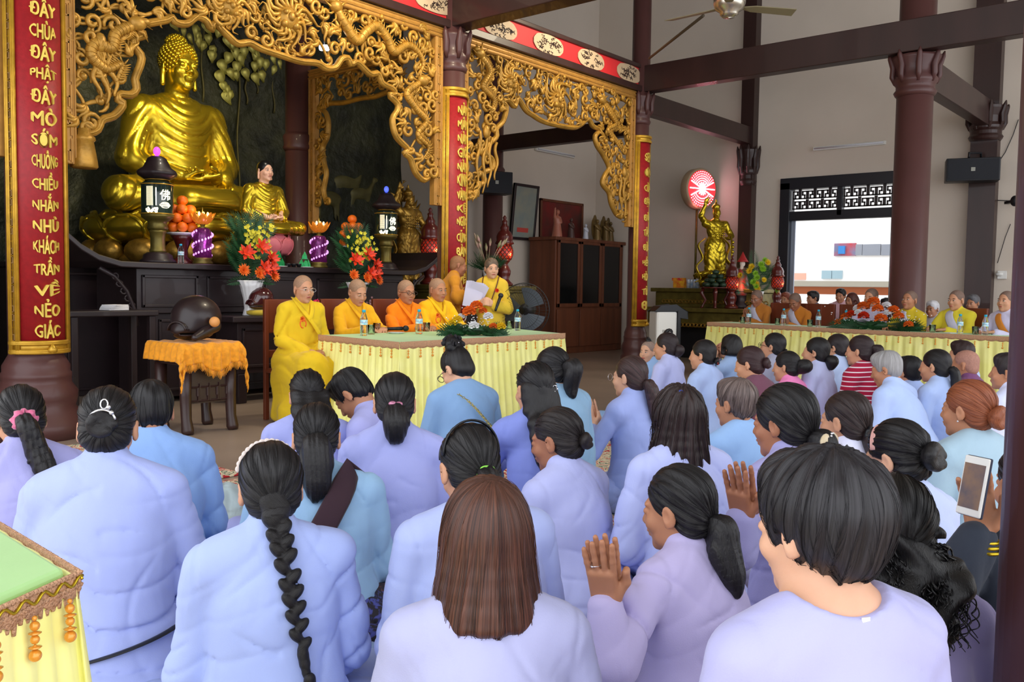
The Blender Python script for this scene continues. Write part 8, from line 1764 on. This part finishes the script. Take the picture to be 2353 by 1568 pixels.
def centrepiece(label, loc, flowers, L_, dirx, seed, seeds2=60):
    r = empty('flower_centrepiece', loc, math.atan2(dirx[1], dirx[0]), label, 'flower arrangement'); rr2 = random.Random(seed); b = MB()
    for i in range(44):
        a = rr2.uniform(0, 6.28); ex = math.cos(a); frond(b, (ex * 0.10 * L_ * 2, 0, 0.02 + 0.05 * rr2.random()), (ex * 1.3, math.sin(a) * 0.8, rr2.uniform(-0.10, 0.22)), rr2.uniform(0.10, 0.17) + 0.10 * abs(ex) * L_ * 1.5, 0, 10, 0.28)
    b.ell((0, 0, 0.05), (0.12, 0.07, 0.05)); b.build('fern_leaves', M['leafd'], r)
    for (x, y, z, k, R_) in flowers: b = MB(); carnation(b, np.array((x, y - 0.02, z + 0.015)), R_ * 1.15, 0, int(x * 100) + 3); b.build('bloom', M[k], r)
    b = MB()
    for i in range(seeds2): b.ell((rr2.gauss(0, 0.12 * L_ * 2), rr2.gauss(0, 0.05), 0.08 + abs(rr2.gauss(0.06, 0.05))), 0.0055, 6, 4)
    b.build('gypsophila', M['fl_white'], r)['kind'] = 'stuff'; return r
p = tabpt(1088, 772); centrepiece('orange and white carnation centrepiece with fern on the first table', p, [(-0.06, -0.05, 0.19, 'fl_orange', 0.055), (0.01, -0.03, 0.24, 'fl_orange', 0.052), (0.08, 0.0, 0.20, 'fl_orange', 0.035), (0.12, -0.03, 0.15, 'fl_white', 0.042), (-0.03, -0.10, 0.07, 'fl_white', 0.042), (0.17, -0.02, 0.06, 'fl_orange', 0.035), (0.24, -0.03, 0.06, 'fl_yellow', 0.040), (-0.16, -0.03, 0.12, 'fl_yellow', 0.040), (-0.20, 0.0, 0.09, 'fl_yellow', 0.035), (-0.12, 0, 0.15, 'fl_white', 0.03)], 0.5, (0.8, -0.5), 5)
p = t2pt(2012, 0.20); centrepiece('long orange and white carnation centrepiece on the right hand table', p, [(-0.30, 0, 0.10, 'fl_orange', 0.045), (-0.22, -0.04, 0.14, 'fl_red', 0.04), (-0.12, 0, 0.22, 'fl_orange', 0.055), (-0.02, 0, 0.27, 'fl_orange', 0.055), (-0.08, -0.07, 0.12, 'fl_red', 0.05), (0.05, -0.05, 0.20, 'fl_orange', 0.05), (0.10, -0.08, 0.10, 'fl_orange', 0.055), (0.18, 0, 0.19, 'fl_orange', 0.05), (0.24, -0.02, 0.13, 'fl_orange', 0.045), (0.35, -0.05, 0.05, 'fl_orange', 0.04), (0.10, 0.02, 0.24, 'fl_white', 0.04), (-0.18, 0.0, 0.2, 'fl_white', 0.04), (0.14, -0.04, 0.16, 'fl_white', 0.035), (-0.36, -0.02, 0.04, 'fl_orange', 0.04), (-0.14, -0.06, 0.16, 'fl_white', 0.035)], 0.9, (-0.2, -0.98), 9, 110).scale = (1.25, 1.1, 1.1)

# ------------------------------------------------------------------ the right hand table: monastics, chairs, glasses
GRY = (176, 174, 200)
rm = [('seated monastic with glasses in grey and ochre robe, leftmost at the right hand table', 1737, 665, 11.95, 172, (188, 120, 50), 6, 18, 'skin4', 'closed', 'pray'),
      ('seated monastic with bowed head and joined hands in ochre robe at the right hand table', 1823, 673, 11.8, 172, (200, 124, 46), 10, 28, 'skin4', 'closed', 'pray'),
      ('smiling seated monastic half hidden behind the long carnation centrepiece', 2003, 661, 11.5, 168, (182, 176, 200), 2, 4, 'skin1', 'open', 'table'),
      ('seated monastic in yellow over white looking up, in front of the thick column', 2094, 667, 11.10, 166, (214, 190, 50), 2, -8, 'skin2', 'open', 'table'),
      ('stout seated monastic in yellow over grey with one hand on the table', 2199, 665, 11.10, 160, (222, 206, 60), 4, 2, 'skin1', 'open', 'table'),
      ('smiling seated monastic in grey with an ochre sash beside the dark post', 2316, 667, 10.95, 158, (184, 180, 206), 2, -4, 'skin1', 'open', 'table')]
for i, (lb, px, py, X, az, col, ln, hp_, sk, ey, ps_) in enumerate(rm):
    rt, T, am, g = seat_person(lb, px, py, 'x', X, az, style='shaved', shirt=col, lean=ln, hp=hp_, seat='chair', skin=sk, face=True, eyes=ey, pose=ps_, seed=90 + i, fold=0.010, hs=1.0, ho=dict(stub=(128, 104, 92)), bw=1.0 if i != 4 else 1.15)
    if i == 0: spectacles(rt, T, M['silver'])
    b = MB(); N_ = g['N']
    if i != 2:
        inner = cloth((196, 196, 216)) if i < 5 else cloth((206, 130, 50))
        P = resample([N_ + np.array((0.07, 0.0, 0.03)), N_ + np.array((0.03, 0.105, -0.06)), N_ + np.array((-0.05, 0.145, -0.17)), N_ + np.array((-0.13, 0.13, -0.27))], 12); b.tube(P, 0.05 if i < 5 else 0.035, 8, flat=0.25, upv=(0, 1, 0.3)); b.build('inner_robe' if i < 5 else 'sash', inner, rt)
    if i in (1, 2, 4): 
        loc = rt.location; a = rt.rotation_euler[2]; chair(['', 'reddish wooden chair behind the monastic with bowed head', 'reddish wooden chair behind the smiling monastic and centrepiece', '', 'reddish wooden chair behind the stout monastic in yellow'][i], loc[0], loc[1] + (0.14 if i == 2 else 0), a, 1.04, w=0.44)
for k, (px, yy) in enumerate(((1785, 5.2), (1865, 4.72), (1948, 4.2))):
    chair(['empty reddish chair between the first two monastics of the right hand table', 'empty reddish chair right of the monastic with bowed head', 'empty reddish chair left of the smiling monastic', 'empty reddish chair left of the stout monastic'][k], 11.95 if k < 3 else 11.85, on_x(px, 700, 11.95)[1], rad(80), 1.04, w=0.46)
bt = [(1720, 738), (1800, 741), (1880, 745), (1943, 744), (2206, 757), (2264, 758)]
bl = ['before the leftmost monastic', 'before the monastic with bowed head', 'right of the bowed monastic', 'left of the long centrepiece', 'before the stout monastic in yellow', 'before the monastic beside the dark post']
for k_, ((px, py), lb) in enumerate(zip(bt, bl)): bottle(t2pt(px, 0.13 + 0.05 * (k_ % 2)), 'water bottle on the right hand table ' + lb, None, 0.215)
gt = [(1706, 737, 'left of the first bottle'), (1786, 741, 'left of the second bottle'), (1861, 744, 'left of the third bottle'), (1925, 746, 'left of the fourth bottle'), (2143, 753, 'beside the reaching hand of the stout monastic'), (2242, 757, 'between the last two bottles')]
for px, py, lb in gt: tumbler(t2pt(px, 0.20), 'clear tumbler on the right hand table ' + lb)
for k, (px, py, lb) in enumerate(((1740, 739, 'before the leftmost monastic'), (1826, 742, 'before the bowed monastic'), (2186, 757, 'before the stout monastic'))):
    b = MB(); b.box(np.array(t2pt(px, 0.22)) + (0, 0, 0.004), (0.10, 0.15, 0.006), rotm('z', 0.3 + k)); tag(b.build('napkin', M['paper'], smooth=False), 'folded white napkin on the right hand table ' + lb, 'napkin')
# onlookers by the window
ol = [(1806, 671, 13.6, 'older person with reddish skin just behind the bowed monastic, by the window', (120, 60, 40), 'short', 150, (130, 100, 96)), (1868, 668, 13.4, 'person with dark hair in profile by the window, in grey', (26, 22, 24), 'short', 120, (120, 122, 140)), (1932, 662, 13.6, 'person with black hair glancing aside by the window', (20, 18, 20), 'short', 160, (206, 170, 180)), (1957, 672, 13.2, 'person with reddish brown hair by the window, head bent', (72, 36, 30), 'bob', 140, (190, 150, 160)),
      (2143, 690, 12.6, 'white haired person seated behind the thick column', (196, 196, 200), 'short', 150, (180, 184, 196)), (2236, 676, 12.8, 'grey haired person seated behind the stout monastic', (84, 84, 88), 'short', 150, (100, 100, 110)), (2036, 684, 13.6, 'dark haired person at the window edge beside the thick column', (24, 22, 24), 'short', 150, (120, 120, 150))]
for i, (px, py, X, lb, hc, st, tn, col) in enumerate(ol):
    seat_person(lb, px, py, 'x', X, math.degrees(math.atan2(on_x(px, py, X)[1], on_x(px, py, X)[0])) + tn, style=st, hair=hc, shirt=col, lean=4, hp=6, seat='chair', skin='skin2', face=True, pose='lap', seed=110 + i, collar=False, ho=dict(len=-0.05))

# pedestal fan
pf = at_d(1204, 712, 9.55); fn = empty('pedestal_fan', (pf[0], pf[1], 0), rad(-70), 'pedestal fan standing behind the right end of the first table', 'fan')
zc = pf[2]; b = MB(); Rf = frame((0, 1, 0))
for k in range(3): 
    R_ = (0.285, 0.27, 0.20)[k]; yy = (0.0, -0.06, -0.08)[k]; b.tube([(R_ * math.cos(a), yy, zc + R_ * math.sin(a)) for a in np.linspace(0, 2 * pi, 48)[:-1]], 0.005 if k == 0 else 0.0025, 6, closed=True)
for i in range(48): 
    a = i * 2 * pi / 48; b.tube([(R_ * math.cos(a), y, zc + R_ * math.sin(a)) for R_, y in ((0.05, -0.095), (0.2, -0.08), (0.27, -0.05), (0.285, 0.0), (0.25, 0.06), (0.06, 0.09))], 0.0013, 4)
b.build('wire_cage', M['black'], fn)['kind'] = 'thing'
b = MB()
for k in range(3):
    a0 = k * 2 * pi / 3 + 0.3; V = [(0.03 * math.cos(a0), 0, zc + 0.03 * math.sin(a0))] + [(0.24 * math.cos(a), -0.02 + 0.05 * (a - a0), zc + 0.24 * math.sin(a)) for a in np.linspace(a0, a0 + 1.5, 7)]; b.add(V, [(0, i, i + 1) for i in range(1, 7)])
b.build('fan_blades', mat('smoke_grey_blade', (58, 66, 76), 0.35), fn, smooth=False, thick=0.004)
b = MB(); b.lathe([(0.06, 0.10), (0.08, 0.0), (0.06, -0.14), (0, -0.15)], 20, (0, 0.14, zc), R=rotm('x', -pi / 2)); b.build('motor', M['black'], fn); b = MB(); b.tube([(0, 0.14, 0.03), (0, 0.14, zc)], 0.016, 10); b.lathe([(0.2, 0), (0.2, 0.02), (0.05, 0.04)], 30, (0, 0.14, 0)); b.build('stand', M['black'], fn)

# ------------------------------------------------------------------ floor bits: patterned trousers, folded clothes, phone
def floral():
    m = bpy.data.materials.new('floral_print'); m.use_nodes = True; nt = m.node_tree; N, L = nt.nodes, nt.links; b = N['Principled BSDF']; b.inputs['Roughness'].default_value = 0.8
    tc = N.new('ShaderNodeTexCoord'); v = N.new('ShaderNodeTexVoronoi'); v.inputs['Scale'].default_value = 9; nz = N.new('ShaderNodeTexNoise'); nz.inputs['Scale'].default_value = 14; nz.inputs['Distortion'].default_value = 4; nz.inputs['Detail'].default_value = 5
    L.new(tc.outputs['Object'], v.inputs['Vector']); L.new(tc.outputs['Object'], nz.inputs['Vector']); rp = N.new('ShaderNodeValToRGB'); e = rp.color_ramp.elements; e[0].position = 0.50; e[0].color = s2l((34, 30, 40)) + (1,); e[1].position = 0.62; e[1].color = (1, 1, 1, 1)
    mx = N.new('ShaderNodeMix'); mx.data_type = 'RGBA'; mx.blend_type = 'MULTIPLY'; mx.inputs['Factor'].default_value = 1.0; r2 = N.new('ShaderNodeValToRGB'); r2.color_ramp.interpolation = 'CONSTANT'; e = r2.color_ramp.elements; e[0].color = s2l((30, 130, 128)) + (1,); e[1].position = 0.3; e[1].color = s2l((110, 60, 52)) + (1,); x = e.new(0.55); x.color = s2l((70, 76, 150)) + (1,); x = e.new(0.8); x.color = s2l((150, 130, 112)) + (1,)
    sp = N.new('ShaderNodeSeparateColor'); L.new(v.outputs['Color'], sp.inputs[0]); L.new(sp.outputs[0], r2.inputs[0]); L.new(nz.outputs['Fac'], rp.inputs[0]); L.new(rp.outputs[0], mx.inputs['A']); L.new(r2.outputs[0], mx.inputs['B'])
    mx2 = N.new('ShaderNodeMix'); mx2.data_type = 'RGBA'; L.new(nz.outputs['Fac'], rp.inputs[0]); mr = N.new('ShaderNodeMapRange'); mr.inputs[1].default_value = 0.50; mr.inputs[2].default_value = 0.60; L.new(nz.outputs['Fac'], mr.inputs[0]); L.new(mr.outputs[0], mx2.inputs['Factor']); mx2.inputs['A'].default_value = s2l((34, 30, 40)) + (1,); L.new(r2.outputs[0], mx2.inputs['B']); L.new(mx2.outputs['Result'], b.inputs['Base Color']); return m
c_ = on_z(862, 1440, 0.10); S = SDF(); S.ell((0, 0, 0.10), (0.22, 0.17, 0.12), 0.06); S.ell((0.16, -0.10, 0.08), (0.16, 0.14, 0.09), 0.06); S.ell((-0.05, 0.14, 0.12), (0.16, 0.14, 0.12), 0.05); S.disp = fold_disp(5, 0.008, 0.4); P, Q = S.mesh(0.008); P[:, 2] = np.maximum(P[:, 2], 0.003)
o = mesh_from('floral_bag', P, Q, floral()); o.location = (c_[0], c_[1], 0.012); tag(o, 'dark floral print cloth bundle on the rug between braid and bobbed hair', 'cloth bundle')
c_ = on_z(835, 1540, 0.05); b = MB(); rr_ = random.Random(4)
for k in range(5):
    pts = resample([(rr_.uniform(-0.12, 0.12), rr_.uniform(-0.10, 0.10), 0.03 + 0.02 * k) for _ in range(5)], 26); b.tube(pts, 0.035, 8, flat=0.3, upv=(0, 0, 1))
b.ell((0, 0, 0.03), (0.17, 0.13, 0.03)); o = b.build('folded_shirt', cloth((140, 164, 206))); o.location = (c_[0], c_[1], 0.012); tag(o, 'crumpled pale blue cloth lying on the rug at the bottom edge', 'cloth')
c_ = on_z(505, 1150, 0.12); S = SDF(); S.ell((0, 0, 0.08), (0.14, 0.13, 0.12), 0.04); S.ell((0.05, -0.08, 0.06), (0.12, 0.11, 0.09), 0.04); S.disp = fold_disp(9, 0.012, 0.5); P, Q = S.mesh(0.009); P[:, 2] = np.maximum(P[:, 2], 0.003); o = mesh_from('cloth_bag', P, Q, cloth((178, 196, 200))); o.location = (c_[0], c_[1], 0.012); tag(o, 'pale greenish cloth bag on the floor beside the plain blue shirt', 'cloth bag')
rt, am = PH_ARM; w_, hd = am[-1][2], am[-1][3]
hw = arm_world(rt, np.array(w_) + nrm(hd[0]) * 0.085); ph = empty('smartphone', (0, 0, 0), label='white smartphone held up by the person at the right edge', cat='phone')
zc_ = at_d(2236, 1118, 2.06); Fv = nrm(rotm('z', -0.75) @ np.array((-zc_[0], -zc_[1], 0.45))); Fz = frame(Fv, (0.1, 0.2, 1)); Fz = np.stack([Fz[:, 1], Fz[:, 0], Fz[:, 2]], 1)
Rr = np.stack([np.cross((0.06, -0.02, 1.0), Fv), (0.06, -0.02, 1.0), Fv], 1); Rr = np.stack([nrm(Rr[:, 0]), nrm(np.cross(Fv, Rr[:, 0])), Fv], 1)
b = MB(); b.box(zc_, (0.067, 0.138, 0.008), Rr); b.build('phone_body', M['white'], ph, smooth=False, bevel=0.003); b = MB(); b.box(zc_ - Rr[:, 2] * 0.006, (0.070, 0.141, 0.006), Rr); b.build('phone_case', mat('navy_case', (40, 46, 70), 0.5), ph, smooth=False, bevel=0.003)
b = MB(); b.box(zc_ + Rr[:, 2] * 0.0045, (0.058, 0.104, 0.001), Rr); b.build('screen', mat('phone_screen', (120, 92, 72), 0.1, rgb2=(48, 56, 80), vscale=14, emit=(120, 96, 84), estr=0.25), ph, smooth=False)
b = MB(); wl = np.array(w_) - nrm(hd[0]) * 0.02
for k in range(3): b.tube([wl - nrm(hd[0]) * 0.012 * k + 0.031 * np.array((math.cos(a), math.sin(a), 0)) for a in np.linspace(0, 2 * pi, 24)[:-1]], 0.0045, 6, closed=True)
b.build('gold_bangles', M['gold'], rt)

# ------------------------------------------------------------------ outside: neighbouring house seen through the window
ob = empty('neighbour_building', (0, 0, 0), label='white sunlit building with balcony windows seen through the opening', cat='building'); XO = 24.0
wh = mat('sunlit_white_wall', (250, 250, 250), 0.9); b = MB(); b.box2((XO, 2, 0.2), (XO + 4, 16, 9)); b.build('wall', wh, ob, smooth=False)
def orect(px0, py0, px1, py1, mt_, nm, t=0.06, X=XO):
    p = on_x(px0, py0, X); q = on_x(px1, py1, X); b = MB(); b.box2((X - t, min(p[1], q[1]), min(p[2], q[2])), (X + 0.01, max(p[1], q[1]), max(p[2], q[2]))); return b.build(nm, mt_, ob, smooth=False)
gl = mat('blue_window_glass', (150, 178, 190), 0.2); gg = mat('grey_window_glass', (140, 146, 158), 0.2)
for a in ((1968, 562, 1982, 587), (1984, 562, 2024, 587), (2027, 562, 2048, 587)): orect(*a, gg, 'window')
for a in ((1890, 622, 1912, 641), (1914, 622, 1936, 641)): orect(*a, gl, 'window')
orect(1822, 628, 1852, 643, mat('salmon_wall', (228, 170, 150), 0.8), 'salmon_gate'); orect(1919, 560, 1967, 588, mat('washing_line', (120, 120, 150), 0.8, rgb2=(190, 60, 60), vscale=3), 'balcony_clothes'); orect(1930, 566, 1944, 584, mat('blue_cloth', (60, 130, 200), 0.8), 'hanging_cloth', 0.12)
aw = empty('awning_roof', (0, 0, 0), label='low grey awning roof with orange fascia just outside the window', cat='awning'); b = MB(); X2 = 18.5
p = on_x(1815, 652, X2); q = on_x(2060, 644, X2); b.box2((X2, q[1] - 0.6, p[2] - 0.05), (X2 + 2.0, p[1] + 0.6, p[2] + 0.06)); b.build('roof_sheet', mat('grey_roof', (190, 190, 180), 0.7), aw, smooth=False); b = MB(); b.box2((X2 + 0.05, q[1] - 0.6, p[2] - 0.22), (X2 + 0.1, p[1] + 0.6, p[2] - 0.06)); b.build('fascia', mat('orange_fascia', (170, 96, 60), 0.7), aw, smooth=False)
b = MB(); b.box2((16.0, -10, -0.25), (40, 25, -0.05)); struct(b.build('ground_outside', mat('concrete_yard', (170, 166, 158), 0.9), smooth=False))
